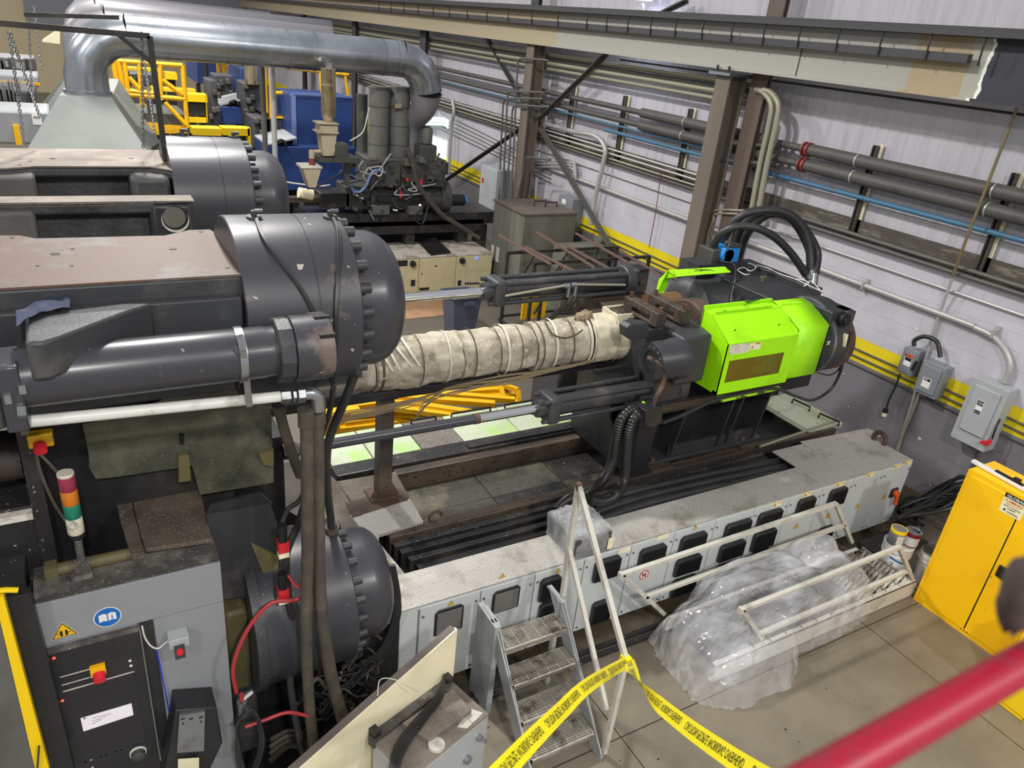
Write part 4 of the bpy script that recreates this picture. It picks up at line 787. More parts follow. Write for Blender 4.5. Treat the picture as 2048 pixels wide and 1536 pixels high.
one(MB().cyl(P(1520, 893, z=1.0), P(1676, 840, z=1.0), .016, 10), 'rod', 'conduit_old', 'grey rod lying along the wall end of the bed', 'rod')
# corrugated hoses and trunk hoses in the channel
def arc_hose(pts3, r, mat, label, rib=.0, grp=None):
    w = cr(pts3, 14 if rib else 7)
    if not rib: return one(MB().tube(w, r, 12), 'hose', mat, label, 'hose', grp)
    out = []; acc = 0
    L_ = sum((w[i + 1] - w[i]).length for i in range(len(w) - 1)); n = int(L_ / rib) * 2
    dist = [0]
    for i in range(len(w) - 1): dist.append(dist[-1] + (w[i + 1] - w[i]).length)
    j = 0; rr = []
    for k in range(n + 1):
        s = L_ * k / n
        while j < len(w) - 2 and dist[j + 1] < s: j += 1
        f = (s - dist[j]) / max(dist[j + 1] - dist[j], 1e-6); out.append(w[j].lerp(w[j + 1], f)); rr.append(r if k % 2 else r * .88)
    return one(MB().tube(out, r, 14, True, rr), 'corrugated_hose', mat, label, 'hose', grp)
arc_hose([P(1284, 822, y=4.72), P(1266, 818, y=4.68), P(1243, 838, y=4.66), P(1232, 880, y=4.66), P(1224, 925, y=4.68), P(1204, 962, y=4.7), P(1170, 985, y=4.7), P(1135, 1000, y=4.62), P(1112, 1022, y=4.55)], .052, 'conduit_hose', 'left of the two ribbed black hoses under the rusty box', .026)
arc_hose([P(1290, 832, y=4.66), P(1272, 830, y=4.62), P(1257, 860, y=4.6), P(1252, 910, y=4.6), P(1248, 960, y=4.6), P(1232, 990, y=4.56), P(1205, 1003, y=4.5), P(1178, 1000, y=4.46)], .052, 'conduit_hose', 'right of the two ribbed black hoses under the rusty box', .026)
for i, yy in enumerate((4.47, 4.58, 4.70)):
    arc_hose([V((3.6, yy, .88)), V((4.4, yy + .03, .94)), V((5.4, yy + .02, .93)), V((6.2, yy, .9)), V((6.8, yy, .86))], .045, 'hose', 'black trunk hose lying in the channel behind the tread plate', 0, 'trunk hoses in the bed channel')
# barrel post and carrier beam
o = thing('barrel_support', 'rusty square steel post under the wrapped barrel', 'post', (2.12, YC, .96))
q = P(765, 985, z=.97); MB().ibeam((q.x, q.y, .96), (q.x, q.y, 2.12), .13, .13, .014, X).box(q.x - .06, q.y - .064, .96, q.x + .062, q.y - .05, 2.1).build('post', 'rail_rust', o)
MB().box(q.x - .15, q.y - .11, .957, q.x + .15, q.y + .11, .975).build('foot_plate', 'rust', o)
for s in (-1, 1): MB().prism([(q.x + s * .065, q.y - .06, .975), (q.x + s * .14, q.y - .06, .975), (q.x + s * .065, q.y - .06, 1.12)], (0, .012, 0)).build('gusset', 'rust', o)
MB().box(q.x - .08, q.y - .08, 2.0, q.x + .09, q.y + .08, 2.06).box(q.x - .05, q.y - .07, 2.06, q.x + .06, q.y + .05, 2.14).build('head', 'rail_rust', o)
one(MB().box(1.0, YC - .04, 2.07, 4.6, YC + .25, 2.15), 'carrier_beam', 'dark', 'dark beam running under the wrapped barrel', 'beam', bevel=.006)
# wrapped barrel
br = thing('heated_barrel', 'barrel wrapped in dirty cream insulation jackets with straps', 'barrel', (3, YC, ZC))
def jacket(x0, x1, r, mat, seed, amp=.022, nx=70, nn=60):
    rows = []
    for i in range(nx + 1):
        x = x0 + (x1 - x0) * i / nx; e = min(1, min(i, nx - i) / 2 + .85)
        rows.append([V((x, YC + c_ * rr, ZC + s_ * rr)) for c_, s_, rr in ((math.cos(t), math.sin(t), (r + amp * noise.noise(V((x * 2.4 + seed, math.cos(t) * 1.6, math.sin(t) * 1.6))) + amp * .6 * noise.noise(V((x * 9 + seed, math.cos(t) * 4, math.sin(t) * 4))) - .012 * abs(math.sin(x * 9.5)) ** 12) * e) for t in (2 * math.pi * k / nn for k in range(nn + 1)))])
    return MB().grid(rows).build('insulation_jacket', mat, br, ang=60)
jacket(1.15, 1.95, .195, 'insulation', 3); jacket(1.95, 2.75, .222, 'insulation', 9); jacket(2.75, 3.5, .222, 'insulation', 17); jacket(3.5, 4.12, .225, 'insulation', 26); jacket(4.15, 4.82, .245, 'insulation_pale', 31, .014)
def hoop(x, r, w, mat, nm, tilt=0, a0=0, a1=360):
    rows = []
    for s in (-1, 1): rows.append([V((x + s * w / 2 + tilt * math.cos(math.radians(a)), YC + math.cos(math.radians(a)) * r, ZC + math.sin(math.radians(a)) * r)) for a in range(a0, a1 + 1, 9)])
    return MB().grid(rows).build(nm, mat, br)
for x, r, w, mt, tl in ((2.0, .226, .02, 'strap_dark', 0), (2.62, .238, .014, 'strap_white', .02), (2.86, .24, .012, 'strap_dark', .01), (3.1, .239, .01, 'strap_dark', 0), (3.2, .239, .022, 'strap_white', .02), (3.47, .24, .01, 'strap_dark', -.01), (3.55, .242, .012, 'strap_dark', .0),
                     (3.72, .243, .026, 'strap_white', .03), (3.9, .243, .012, 'strap_dark', .02), (4.1, .25, .03, 'strap_white', .02), (4.15, .255, .022, 'insulation_pale', .03), (4.45, .262, .016, 'insulation_pale', .05), (2.35, .238, .009, 'strap_dark', 0), (1.6, .205, .012, 'strap_dark', 0), (3.33, .24, .008, 'strap_dark', .01)): hoop(x, r, w, mt, 'strap', tl)
def bstrap(p0, p1, mat='strap_white', w=.022):
    a = [on_cyl(p0[0] + (p1[0] - p0[0]) * t / 5, p0[1] + (p1[1] - p0[1]) * t / 5, YC, ZC, .246) for t in range(6)]
    MB().grid([[q + X * -w / 2 for q in a], [q + X * w / 2 for q in a]]).build('loose_strap', mat, br)
for p0, p1 in (((789, 690), (826, 735)), ((800, 672), (840, 732)), ((776, 695), (800, 740)), ((770, 715), (786, 742))): bstrap(p0, p1)
MB().tube(cr([on_cyl(a, b, YC, ZC, .25) for a, b in ((1090, 644), (1105, 668), (1130, 676), (1150, 670), (1165, 660))], 5), .008, 5).build('loose_strap', 'strap_dark', br)
q = P(1237, 641, y=YC); m = MB(); x0, x1, z0, z1 = 4.42, 4.74, ZC + .15, ZC + .275
m.box(x0, YC - .13, z0, x1, YC - .11, z1).box(x0, YC + .11, z0, x1, YC + .13, z1).box(x0, YC - .11, z0, x0 + .02, YC + .11, z1).box(x1 - .02, YC - .11, z0, x1, YC + .11, z1); m.build('feed_collar', 'insulation_pale', br, bevel=.006)
MB().box(x0 + .02, YC - .11, z1 - .06, x1 - .02, YC + .11, z1 - .05).build('feed_opening', 'grime', br)
rows = [[V((4.1 + .1 * math.cos(t) * math.sin(f), YC - .02 + .06 * math.sin(t) * math.sin(f), ZC + .25 + .05 * math.cos(f))) + V((1, 1, 1)) * .035 * noise.noise(V((t * 2, f * 3, 1))) for t in (6.283 * i / 16 for i in range(17))] for f in (3.14 * j / 8 for j in range(9))]
MB().grid(rows, True).build('wire_wad', 'wire_tan', br)
pp([(1187, 712), (1232, 705), (1250, 708), (1215, 716), (1195, 722)], (0, .01, .02), y=5.22).build('paper_flap', 'insulation_pale', br)
for i in range(13):
    f = i / 12; w = [P(1195 - 26 * f, 716 + 12 * f, y=5.2), P(1130 - 70 * f, 738 + 10 * f + random.uniform(-4, 6), y=5.2), P(1020, 752 + 14 * f + random.uniform(-6, 10), y=5.2 - .05 * f), P(930 - 40 * f, 768 + 40 * f * random.random(), y=5.25), P(860 - 30 * f, 790 + 50 * f * f, y=5.3), P(760 - 40 * f, 812 + 36 * f, y=5.35), P(655, 828 + 40 * f, y=5.4)]
    if i > 7: w = w[:5]
    one(MB().tube(cr(w, 4), .005, 5), 'heater_wire', 'wire_tan', 'tan heater wire sagging under the wrapped barrel, one of a bundle', 'wire', 'heater wires under the barrel')
# carriage
ca = thing('injection_carriage', 'black injection carriage with ribbed base, castings and crosshead', 'injection unit', (5.8, YC, .95))
MB().box(4.9, 5.06, .945, 6.75, 5.8, .99).build('base_plate', 'black_paint', ca, bevel=.006)
MB().box(4.98, 5.3, .99, 6.75, 5.55, 1.75).build('spine', 'dark', ca)
for x in (4.95, 5.32, 6.02, 6.16, 6.6):
    MB().prism([(x, 5.08, .99), (x, 4.98, 1.72), (x, 5.4, 1.72), (x, 5.4, .99)], (.025, 0, 0)).build('rib', 'black_paint', ca)
MB().box(5.3, 5.1, .99, 6.6, 5.13, 1.12).build('toe_plate', 'black_paint', ca)
MB().box(4.75, 4.86, 1.72, 7.05, 5.9, 1.86).build('top_beam', 'dark', ca, bevel=.008); MB().box(4.8, 4.845, 1.76, 6.4, 4.86, 1.84).build('beam_edge', 'rail_rust', ca)
for x in (4.98, 6.35):
    MB().box(x, 4.96, .93, x + .3, 5.12, .96).build('shoe', 'rail_rust', ca); MB().cyl((x + .1, 5.09, .96), (x + .1, 5.09, 1.03), .03, 8).build('bolt', 'rust', ca)
q = P(1310, 830, y=4.62); o = thing('hose_box', 'black hose box with lime edge hanging under the near lift cylinder', 'box', q)
pp([(1289, 821), (1325, 812), (1325, 846), (1306, 856), (1291, 850)], (0, .16, 0), y=4.56).build('body', 'panel_black', o, bevel=.006); MB().bar(P(1285, 803, y=4.7), P(1305, 824, y=4.58), .02, .012).build('lime_edge', 'lime_worn', o)
MB().box(q.x - .1, 4.72, q.z - .05, q.x + .12, 4.95, q.z + .14).build('mount', 'panel_black', o)
# castings in front of the guard
MB().prism([(4.62, 4.95, 1.95), (4.62, 4.95, 2.62), (4.74, 4.95, 2.62), (4.74, 5.9, 2.62), (4.62, 5.9, 2.62), (4.62, 5.9, 1.95)][:0] or [(4.55, 4.98, 1.9), (5.25, 4.98, 1.9), (5.25, 4.98, 2.63), (4.55, 4.98, 2.63)], (0, .9, 0)).build('yoke', 'black_paint', ca, bevel=.012)
pp([(1299, 650), (1326, 653), (1368, 677), (1427, 669), (1412, 656), (1378, 633), (1300, 640)], (0, 0, -.5), z=2.64).build('yoke_shoulder', 'casting', ca, bevel=.035, seg=4)
for c in ((1340, 655), (1368, 650)): q = P(*c, z=2.641); MB().lathe(q, Z, [(0, .05), (.004, .05), (.004, .03), (.001, .0)], 20).build('bolt_recess', 'rail_rust', ca)
MB().box(4.6, 4.78, 1.9, 5.1, 5.2, 2.3).build('lower_block', 'black_paint', ca, bevel=.04, seg=3)
b = MB().lathe((0, 4.72, 2.42), X, [(4.45, .0), (4.45, .11), (4.43, .11), (4.43, .178), (4.45, .19), (4.66, .19), (4.68, .2), (4.78, .2)], 44).build('bearing_boss', 'black_paint', ca)
for i in range(5): t = 1.2 + i * .45; MB().cyl((4.424, 4.72 + .145 * math.cos(t), 2.42 + .145 * math.sin(t)), (4.435, 4.72 + .145 * math.cos(t), 2.42 + .145 * math.sin(t)), .012, 8).build('screw', 'steel', b)
w = PL([(1303, 718), (1318, 730), (1329, 745), (1325, 768), (1313, 790), (1306, 812)], y=4.48)
MB().grid([[p + V((0, -.03, 0)) for p in cr(w, 4)], [p + V((0, .02, 0)) for p in cr(w, 4)]]).build('bent_strap', 'rust', ca)
for a, c in ((1301, 718), (1315, 727)): q = P(a, c, y=4.46); MB().cyl(q + Y * .03, q - Y * .02, .022, 6).build('strap_bolt', 'rust', ca)
pp([(1253, 656), (1262, 648), (1298, 648), (1298, 676), (1262, 680), (1254, 676)], (0, .12, 0), y=4.85).build('nose_block', 'black_paint', ca, bevel=.008)
MB().box(4.66, 4.95, .95, 4.9, 6.1, 1.9).build('bulkhead', 'dark', ca, bevel=.01); MB().lathe((4.66, 5.25, 1.55), -X, [(0, .2), (.03, .2), (.03, .17), (.0, .16)], 28).build('cable_port', 'panel_black', ca)
MB().box(4.2, 5.02, 1.92, 4.6, 5.25, 2.12).build('lower_nose', 'black_paint', ca, bevel=.01)
for x in (4.66, 4.97):
    c = MB().box(x - .055, 4.93, 2.66, x + .055, 5.05, 2.8).box(x - .055, 5.33, 2.66, x + .055, 5.46, 2.8).box(x - .055, 5.05, 2.74, x + .055, 5.33, 2.8).box(x - .055, 5.05, 2.66, x + .055, 5.33, 2.69).build('clamp_bar', 'rail_rust', ca, bevel=.006)
    for y in (4.97, 5.42): MB().cyl((x, y, 2.8), (x, y, 2.85), .022, 10).build('clamp_bolt', 'brown_metal', c)
MB().box(4.5, 5.3, 2.55, 5.2, 6.1, 2.66).build('top_plate', 'rail_rust', ca, bevel=.01); MB().box(4.28, 5.55, 2.42, 4.6, 5.85, 2.6).build('far_nose', 'rail_rust', ca, bevel=.01)
pp([(1185, 595), (1235, 590), (1230, 612), (1215, 602), (1200, 618), (1205, 640), (1190, 640)], (0, .12, 0), y=5.9).build('far_yoke', 'black_paint', ca)
MB().lathe((0, 5.3, 2.4), X, [(5.34, .33), (5.36, .345), (5.5, .345), (5.52, .33)], 48).build('flange', 'rust', ca, ang=30)
MB().cyl((5.05, 5.62, 2.58), (5.46, 5.62, 2.58), .14, 32).build('sleeve', 'bronze', ca); MB().cyl((5.36, YC - .1, 2.35), (6.4, YC - .1, 2.35), .14, 28).build('screw_shaft', 'chrome', ca)
# drums, crosshead
for y, nm, lx in ((4.92, 'near', 7.02), (5.92, 'far', 6.5)):
    d = MB().lathe((0, y, 2.36), X, [(5.84, .24), (5.86, .31), (5.9, .36), (5.94, .38), (5.97, .35), (6.0, .35), (6.3, .35), (6.34, .38), (6.4, .42)] if nm == 'far' else [(5.6, .24), (6.6, .25), (6.69, .34), (6.71, .42), (7.0, .42), (7.02, .4)], 56).build('cylinder_drum', 'casting', ca, ang=45)
MB().lathe((0, 4.92, 2.36), X, [(6.74, .42), (6.74, .432), (6.77, .432), (6.77, .42)], 56).build('drum_ring', 'steel', ca)
MB().lathe((0, 4.9, 2.3), X, [(7.03, .36), (7.18, .36), (7.2, .34)], 48).build('end_disc', 'rust', ca)
MB().box(6.33, 5.0, 2.45, 7.05, 6.25, 2.75).box(6.7, 4.6, 2.45, 7.05, 5.0, 2.75).build('crosshead', 'black_paint', ca, bevel=.01); MB().box(6.9, 4.56, 2.2, 7.04, 4.75, 2.75).build('crosshead_end', 'black_paint', ca, bevel=.01)
MB().box(7.04, 5.15, 2.7, 7.2, 6.3, 2.8).build('crosshead_lip', 'black_paint', ca, bevel=.01); MB().box(6.36, 4.95, 1.86, 7.0, 5.9, 2.45).build('rear_body', 'dark', ca)
q = P(1692, 642, y=4.54); MB().cyl(q, q + Y * .05, .075, 20).cyl(q - Y * .02, q, .05, 16).build('end_flange', 'deep_dark', ca)
MB().bar(P(1700, 665, y=4.53), P(1693, 690, y=4.53), .07, .05).build('terminal_box', 'rust', ca); MB().bar(P(1692, 668, y=4.5), P(1686, 692, y=4.5), .05, .02).build('cover_strip', 'label_cream', ca)
q = P(1657, 686, y=4.49); MB().bar(q + V((-.02, 0, -.02)), q + V((.02, 0, .02)), .004, .008).bar(q + V((-.02, 0, .02)), q + V((.02, 0, -.02)), .004, .008).build('paint_mark', 'white', ca)
for c in ((1524, 562),):
    q = P(*c, z=2.75); MB().cyl(q, q + Z * .05, .014, 8).bar(q + Z * .05 - X * .04, q + Z * .05 + X * .05, .02, .02).build('fitting', 'brass_rod', ca)
# lime guards
gu = thing('safety_guard', 'lime green sloped guard with tinted window, near side of the carriage', 'guard', (5.9, 4.7, 2.0))
def sect(x0, x1, yo, zt, zs, zb, yi, mat, nm):
    pr_ = [(yi, zt), (yi - .12, zt - .02), (yo, zs), (yo, zb), (yo + .03, zb - .03)]; m = MB()
    m.grid([[V((x0, a, b)) for a, b in pr_], [V((x1, a, b)) for a, b in pr_]]); m.prism([(x0, a, b) for a, b in pr_] + [(x0, yi, zb - .03)], (.012, 0, 0)); m.prism([(x1 - .012, a, b) for a, b in pr_] + [(x1 - .012, yi, zb - .03)], (.012, 0, 0))
    o = m.build(nm, mat, gu, ang=15); s = o.modifiers.new('t', 'SOLIDIFY'); s.thickness = .006; return o
m = MB(); x0, x1, yo = 5.2, 6.19, 4.545; zs, zb = 2.58, 2.07
wx0, wx1, wz0, wz1 = P(1459, 722, y=yo).x, P(1568, 708, y=yo).x, P(1443, 767, y=yo).z, P(1459, 722, y=yo).z
for a, b, c, d in ((x0, zb, wx0, zs), (wx1, zb, x1, zs), (wx0, zb, wx1, wz0), (wx0, wz1, wx1, zs)): m.box(a, yo, b, c, yo + .008, d)
m.prism([(x0, yo, zs), (x0, 4.83, 2.77), (x1, 4.83, 2.77), (x1, yo, zs)], (0, .008, .004)); m.prism([(x0, 4.83, 2.77), (x0, 4.95, 2.79), (x1 - .1, 4.95, 2.79), (x1, 4.83, 2.77)], (0, 0, .006))
m.box(x0, yo, zb - .03, x1, yo + .06, zb); m.prism([(x0, yo, zb - .03), (x0, yo, zs), (x0, 4.83, 2.77), (x0, 4.95, 2.79), (x0, 4.95, 2.6), (x0, 4.86, 2.5), (x0, 4.8, 2.35), (x0, 4.86, 2.15), (x0, 4.9, zb - .03)], (.01, 0, 0))
m.build('shell', 'lime', gu, ang=12)
sect(6.19, 6.67, 4.565, 2.785, 2.62, 2.07, 4.98, 'lime', 'rear_shell')
MB().box(x0, 4.94, 2.62, x1 - .05, 4.955, 2.83).build('upright_flange', 'lime_worn', gu)
MB().box(x0 + .05, 4.84, 2.781, x1 - .15, 4.93, 2.799).build('worn_top', 'lime_worn', gu); MB().box(6.22, 4.87, 2.757, 6.55, 4.97, 2.777).build('worn_top', 'lime_worn', gu)
MB().box(wx0, yo + .003, wz0, wx1, yo + .006, wz1).build('window', 'window_tint', gu); MB().box(wx0 + .0, yo + .05, wz0, (wx0 * .45 + wx1 * .55), yo + .07, wz1).build('inner_cover', 'brown_metal', gu); MB().box(wx0 * .45 + wx1 * .55, yo + .08, wz0, wx1 + .05, yo + .09, wz1 + .02).build('inner_sheet', 'lime_worn', gu)
q = P(1478, 695, y=yo - .001); q2 = P(1508, 690, y=yo - .001)
MB().prism([P(*c, y=yo - .001) for c in ((1460, 691), (1498, 685), (1497, 704), (1459, 710))], (0, -.001, 0)).build('worn_label', 'label_white', gu); MB().prism([P(*c, y=yo - .001) for c in ((1500, 687), (1522, 684), (1520, 698), (1498, 700))], (0, -.001, 0)).build('warning_label', 'label_cream', gu)
q = P(1505, 694, y=yo - .003); MB().prism([q + V((-.018, 0, -.015)), q + V((.018, 0, -.015)), q + V((0, 0, .018))], (0, .0005, 0)).build('warning_symbol', 'print_grey', gu); MB().prism([P(*c, y=yo - .003) for c in ((1512, 686), (1521, 685), (1521, 687), (1512, 688))], (0, .0005, 0)).build('label_print', 'sign_red', gu)
for c in ((1458, 630), (1463, 641), (1470, 660), (1552, 629), (1558, 649), (1545, 619)):
    z = P(*c, y=4.7).z; t = (z - 2.525) / .245; q = P(*c, y=4.545 + .285 * max(0, min(1, (P(*c, y=4.69).z - 2.58) / .19))); MB().sph(q - Y * .004, .008, 6).build('screw', 'deep_dark', gu)
gf = thing('safety_guard', 'lime green guard on the far side of the carriage with black-smudged top', 'guard', (5.8, 6.1, 2.4))
zt = 2.86; a, b = PL([(1336, 541), (1449, 534)], z=zt); c, d = PL([(1462, 545), (1352, 554)], z=zt - .02); MB().prism([a, b, c, d], (0, 0, .006)).build('top', 'lime_worn', gf)
MB().prism([P(1336, 541, z=zt), P(1352, 554, z=zt - .02), P(1337, 560, y=6.0), P(1324, 592, y=6.0), P(1310, 592, y=6.1), P(1318, 558, y=6.1)], (.01, 0, 0)).build('end_face', 'lime', gf)
one(MB().prism(PL([(1437, 796), (1560, 774), (1562, 779), (1442, 805)], y=4.62), (0, .03, 0)), 'lime_tray', 'lime_worn', 'narrow lime tray under the near guard', 'tray')
one(MB().tube(cr([P(1325, 846, y=4.58), P(1370, 828, y=4.6), P(1430, 800, y=4.6), P(1500, 784, y=4.6), P(1550, 777, y=4.6), P(1590, 792, y=4.7), P(1625, 800, y=4.8), P(1660, 780, y=4.85), P(1680, 745, y=4.8), P(1690, 700, y=4.58)], 6), .018, 8), 'cable', 'hose', 'thick black cable sagging along the tray under the near guard', 'cable')
one(MB().tube(cr([P(1635, 745, y=4.8), P(1660, 750, y=4.8), P(1680, 735, y=4.8), P(1693, 700, y=4.6)], 5), .01, 6), 'cable', 'hose', 'thin black cable looping up to the rusty terminal box', 'cable')
# pull-in cylinders
def pull_cyl(y, z, xr0, xh, xe, label, ext):
    o = thing('lift_cylinder', label, 'cylinder', (xh, y, z))
    if ext:
        MB().cyl((xr0 + .12, y, z), (2.72, y, z), .042, 20).build('extension_rod', 'drum_paint', o); MB().cyl((2.72, y, z), (2.77, y, z), .046, 20).build('collar', 'rust', o); MB().cyl((2.77, y, z), (xh, y, z), .042, 24).build('rod', 'chrome', o)
        MB().cyl((xr0 - .05, y, z), (xr0 + .06, y, z), .06, 6).build('rod_nut', 'casting', o); MB().cyl((xr0 + .06, y, z), (xr0 + .16, y, z), .045, 16).build('thread', 'rust', o)
    else: MB().cyl((xr0, y, z), (xh, y, z), .042, 24).build('rod', 'chrome', o)
    MB().box(xh, y - .13, z - .13, xh + .13, y + .13, z + .13).build('head_block', 'casting', o, bevel=.03, seg=3)
    MB().cyl((xh - .07, y, z), (xh, y, z), .085, 24).build('gland', 'casting', o); MB().cyl((xh + .13, y, z), (xe, y, z), .095, 28).build('barrel', 'black_paint', o)
    for a, b in ((1, 1), (1, -1), (-1, 1), (-1, -1)):
        MB().cyl((xh + .1, y + a * .095, z + b * .095), (xe + .02, y + a * .095, z + b * .095), .024, 10).build('tie_rod', 'casting' if b < 0 or not ext else 'black_paint', o); MB().cyl((xh - .05, y + a * .095, z + b * .095), (xh, y + a * .095, z + b * .095), .022, 6).build('nut', 'casting', o)
    MB().lathe((0, y, z), X, [(xe, .15), (xe + .01, .16), (xe + .1, .16), (xe + .11, .14)], 32).build('end_flange', 'casting', o)
    return o
pull_cyl(4.92, 2.01, 1.15, 3.42, 4.95, 'near lift cylinder with dark extension and bright chrome rod, below the barrel', True)
o = pull_cyl(5.92, 2.79, 2.35, 3.32, 4.9, 'far lift cylinder with chrome rod, above and behind the barrel', False)
MB().box(5.0, 5.82, 2.66, 5.2, 6.05, 2.93).build('clevis', 'casting', o, bevel=.02); MB().cyl((5.1, 5.79, 2.8), (5.1, 5.82, 2.8), .04, 6).build('pin', 'rust', o)
MB().box(5.06, 5.81, 2.9, 5.17, 5.98, 2.935).build('clevis_slot', 'deep_dark', o)
MB().prism([(1.6, 5.8, 2.68), (2.36, 5.8, 2.68), (2.4, 5.8, 2.78), (2.36, 5.8, 2.92), (2.2, 5.8, 3.0), (1.6, 5.8, 3.0)], (0, .24, 0)).build('rod_bracket', 'drum_paint', o, bevel=.015)
for a, b in (((1010, 592), (1136, 570)), ((1152, 569), (1250, 570))): MB().cyl(P(*a, y=5.76), P(*b, y=5.76), .013, 8).build('oil_pipe', 'conduit_old', o)
for c in ((1138, 571), (1152, 569)):
    q = P(*c, y=5.75); MB().cyl(q, q - X * .06, .025, 6).build('fitting', 'steel', o); MB().cyl(q, q - Z * .12, .02, 8).build('fitting', 'steel', o)
for k, (a, lb) in enumerate((((1144, 590), 'left'), ((1152, 590), 'right'))):
    one(MB().tube(cr([P(a[0], a[1], y=5.75), P(a[0] - 10, 606, y=5.75), P(a[0] - 30, 622, y=5.9), P(a[0] - 60, 648, y=6.1)], 4), .018, 8), 'oil_hose', 'hose_dusty', '%s hose with steel fitting under the far lift cylinder' % lb, 'hose')
# hoses over the back, blue pump
q = P(1452, 505, y=6.1); o = thing('pump', 'bright blue hydraulic valve on the back of the carriage', 'pump', q)
MB().box(q.x - .13, 6.0, q.z - .1, q.x + .13, 6.25, q.z + .08).build('body', 'pump_blue', o, bevel=.02, seg=3); MB().cyl(q + V((-.06, -.1, -.01)), q + V((-.06, .1, -.01)), .09, 16).build('coil', 'pump_blue', o)
MB().box(q.x - .26, 6.05, q.z - .22, q.x - .12, 6.3, q.z + .05).cyl(q + V((0, 0, .06)), q + V((0, 0, .14)), .04, 12).box(q.x - .02, 6.0, q.z + .08, q.x + .12, 6.15, q.z + .12).build('block', 'machine_grey', o, bevel=.01)
MB().tube(cr([q + V((-.1, -.1, .05)), q + V((-.08, -.1, .14)), q + V((.03, -.08, .13))], 4), .012, 6).build('wire', 'conduit_dark', o); MB().box(q.x - .5, 6.0, 2.4, q.x + .3, 6.3, q.z - .1).build('mount', 'black_paint', o)
def bh(pts, y0, y1, label, r=.05):
    n = len(pts) - 1; w = [P(a, b, y=y0 + (y1 - y0) * i / n) for i, (a, b) in enumerate(pts)]
    o = thing('hydraulic_hose', label, 'hose', w[-1]); MB().tube(cr(w, 6), r, 12).build('tube', 'hose', o); d = (w[-1] - w[-2]).normalized(); MB().cyl(w[-1], w[-1] + d * .13, r * .85, 10).build('fitting', 'steel', o)
bh([(1437, 505), (1452, 470), (1480, 434), (1520, 421), (1566, 424), (1600, 448), (1618, 490), (1622, 540)], 6.3, 5.55, 'outermost of the black hoses arching over the back of the carriage')
bh([(1472, 490), (1484, 456), (1510, 431), (1545, 422), (1585, 432), (1612, 462), (1634, 505), (1630, 548)], 6.35, 5.5, 'long black hose arching furthest right over the carriage back')
bh([(1476, 522), (1490, 478), (1510, 448), (1540, 428), (1575, 432), (1600, 460), (1620, 505), (1620, 545)], 6.45, 5.6, 'black hose rising behind the blue valve into the arch')
bh([(1420, 508), (1440, 470), (1470, 454), (1510, 455), (1550, 475), (1585, 510), (1612, 550)], 6.2, 5.55, 'lowest and flattest of the arching black hoses', .045)
one(MB().tube(cr([P(1360, 542, y=6.4), P(1390, 524, y=6.4), P(1412, 514, y=6.35)], 4), .05, 10), 'hose', 'hose_dusty', 'dusty hose entering the block left of the blue valve', 'hose')
for i in range(3):
    pts = [[(1478, 528), (1500, 527), (1512, 535), (1500, 542), (1488, 535), (1475, 540), (1490, 549), (1499, 548)], [(1513, 530), (1535, 536), (1560, 548), (1590, 558), (1620, 572), (1646, 584)], [(1590, 558), (1605, 560), (1618, 566), (1608, 572), (1622, 562), (1640, 580)]][i]
    one(MB().tube(cr(PL(pts, z=2.815), 5), .007, 5), 'cord', 'wire_white', ['loop of white cord on top of the crosshead', 'white twisted cord along the back edge of the crosshead', 'tangled white cord at the hose ends'][i], 'cord')
one(MB().tube(cr([P(1440, 522, y=6.0), P(1468, 530, y=5.9), P(1470, 560, y=5.7), P(1462, 600, y=5.6), P(1468, 612, y=5.5)], 5), .012, 6), 'cable', 'hose', 'black cable dropping across the far drum', 'cable')
one(MB().tube(cr([P(1465, 610, y=5.5), P(1485, 590, y=5.5), P(1510, 584, y=5.5), P(1545, 595, y=5.45), P(1570, 610, y=5.4)], 5), .008, 6), 'cable', 'hose', 'thin cable looping between the drums', 'cable')
# ---------------------------------------------------------------- upright white stair
def PD(px, py, dist): return CAM_LOC + (RM @ V(((px - 1024) / FPX, -(py - 768) / FPX, -1))).normalized() * dist
s = thing('step_stair', 'white steel step stair with four grated treads standing on the floor', 'stair', (2.65, 3.3, 0))
X0, X1 = 2.36, 2.97
def tread_mesh(x0, x1, y0, z0, dep=.2, L=None):
    m = MB(); n = int((x1 - x0) / .042)
    m.box(x0, y0, z0 - .035, x1, y0 + .016, z0); m.box(x0, y0 + dep - .006, z0 - .03, x1, y0 + dep, z0); m.box(x0, y0, z0 - .035, x0 + .006, y0 + dep, z0).box(x1 - .006, y0, z0 - .035, x1, y0 + dep, z0)
    for i in range(9): yy = y0 + .016 + (dep - .02) * i / 9; m.box(x0, yy, z0 - .028, x1, yy + .005, z0 - .002)
    for i in range(6): xx = x0 + (x1 - x0) * (i + .5) / 6; m.box(xx, y0, z0 - .024, xx + .006, y0 + dep, z0 - .004)
    return m
for k in range(4):
    z = .195 + .2 * k; t = tread_mesh(X0 + .02, X1 - .015, 2.95 + .18 * k, z).build('tread', 'grating', s)
    MB().box(X0 + .02, 2.945 + .18 * k, z - .03, X1 - .015, 2.952 + .18 * k, z + .002).build('nosing', 'dusty_top', t)
for x in (X0, X1):
    m = MB(); m.prism([(x, 2.86, 0), (x, 3.0, 0), (x, 3.85, .95), (x, 3.66, .95), (x, 2.86, .06)], (.012, 0, 0))
    m.bar((x + .02, 2.87, .0), (x + .02, 3.64, .93), .045, .01, X).bar((x + .02, 3.64, .93), (x + .02, 3.86, .93), .045, .012, Z); m.build('stringer', 'stair_steel', s)
    MB().box(x - .01, 3.66, 0, x + .03, 3.70, .94).build('leg', 'stair_steel', s); MB().box(x - .02, 3.6, .0, x + .03, 3.9, .94).build('back_plate', 'stair_steel', s) if x == X0 else None
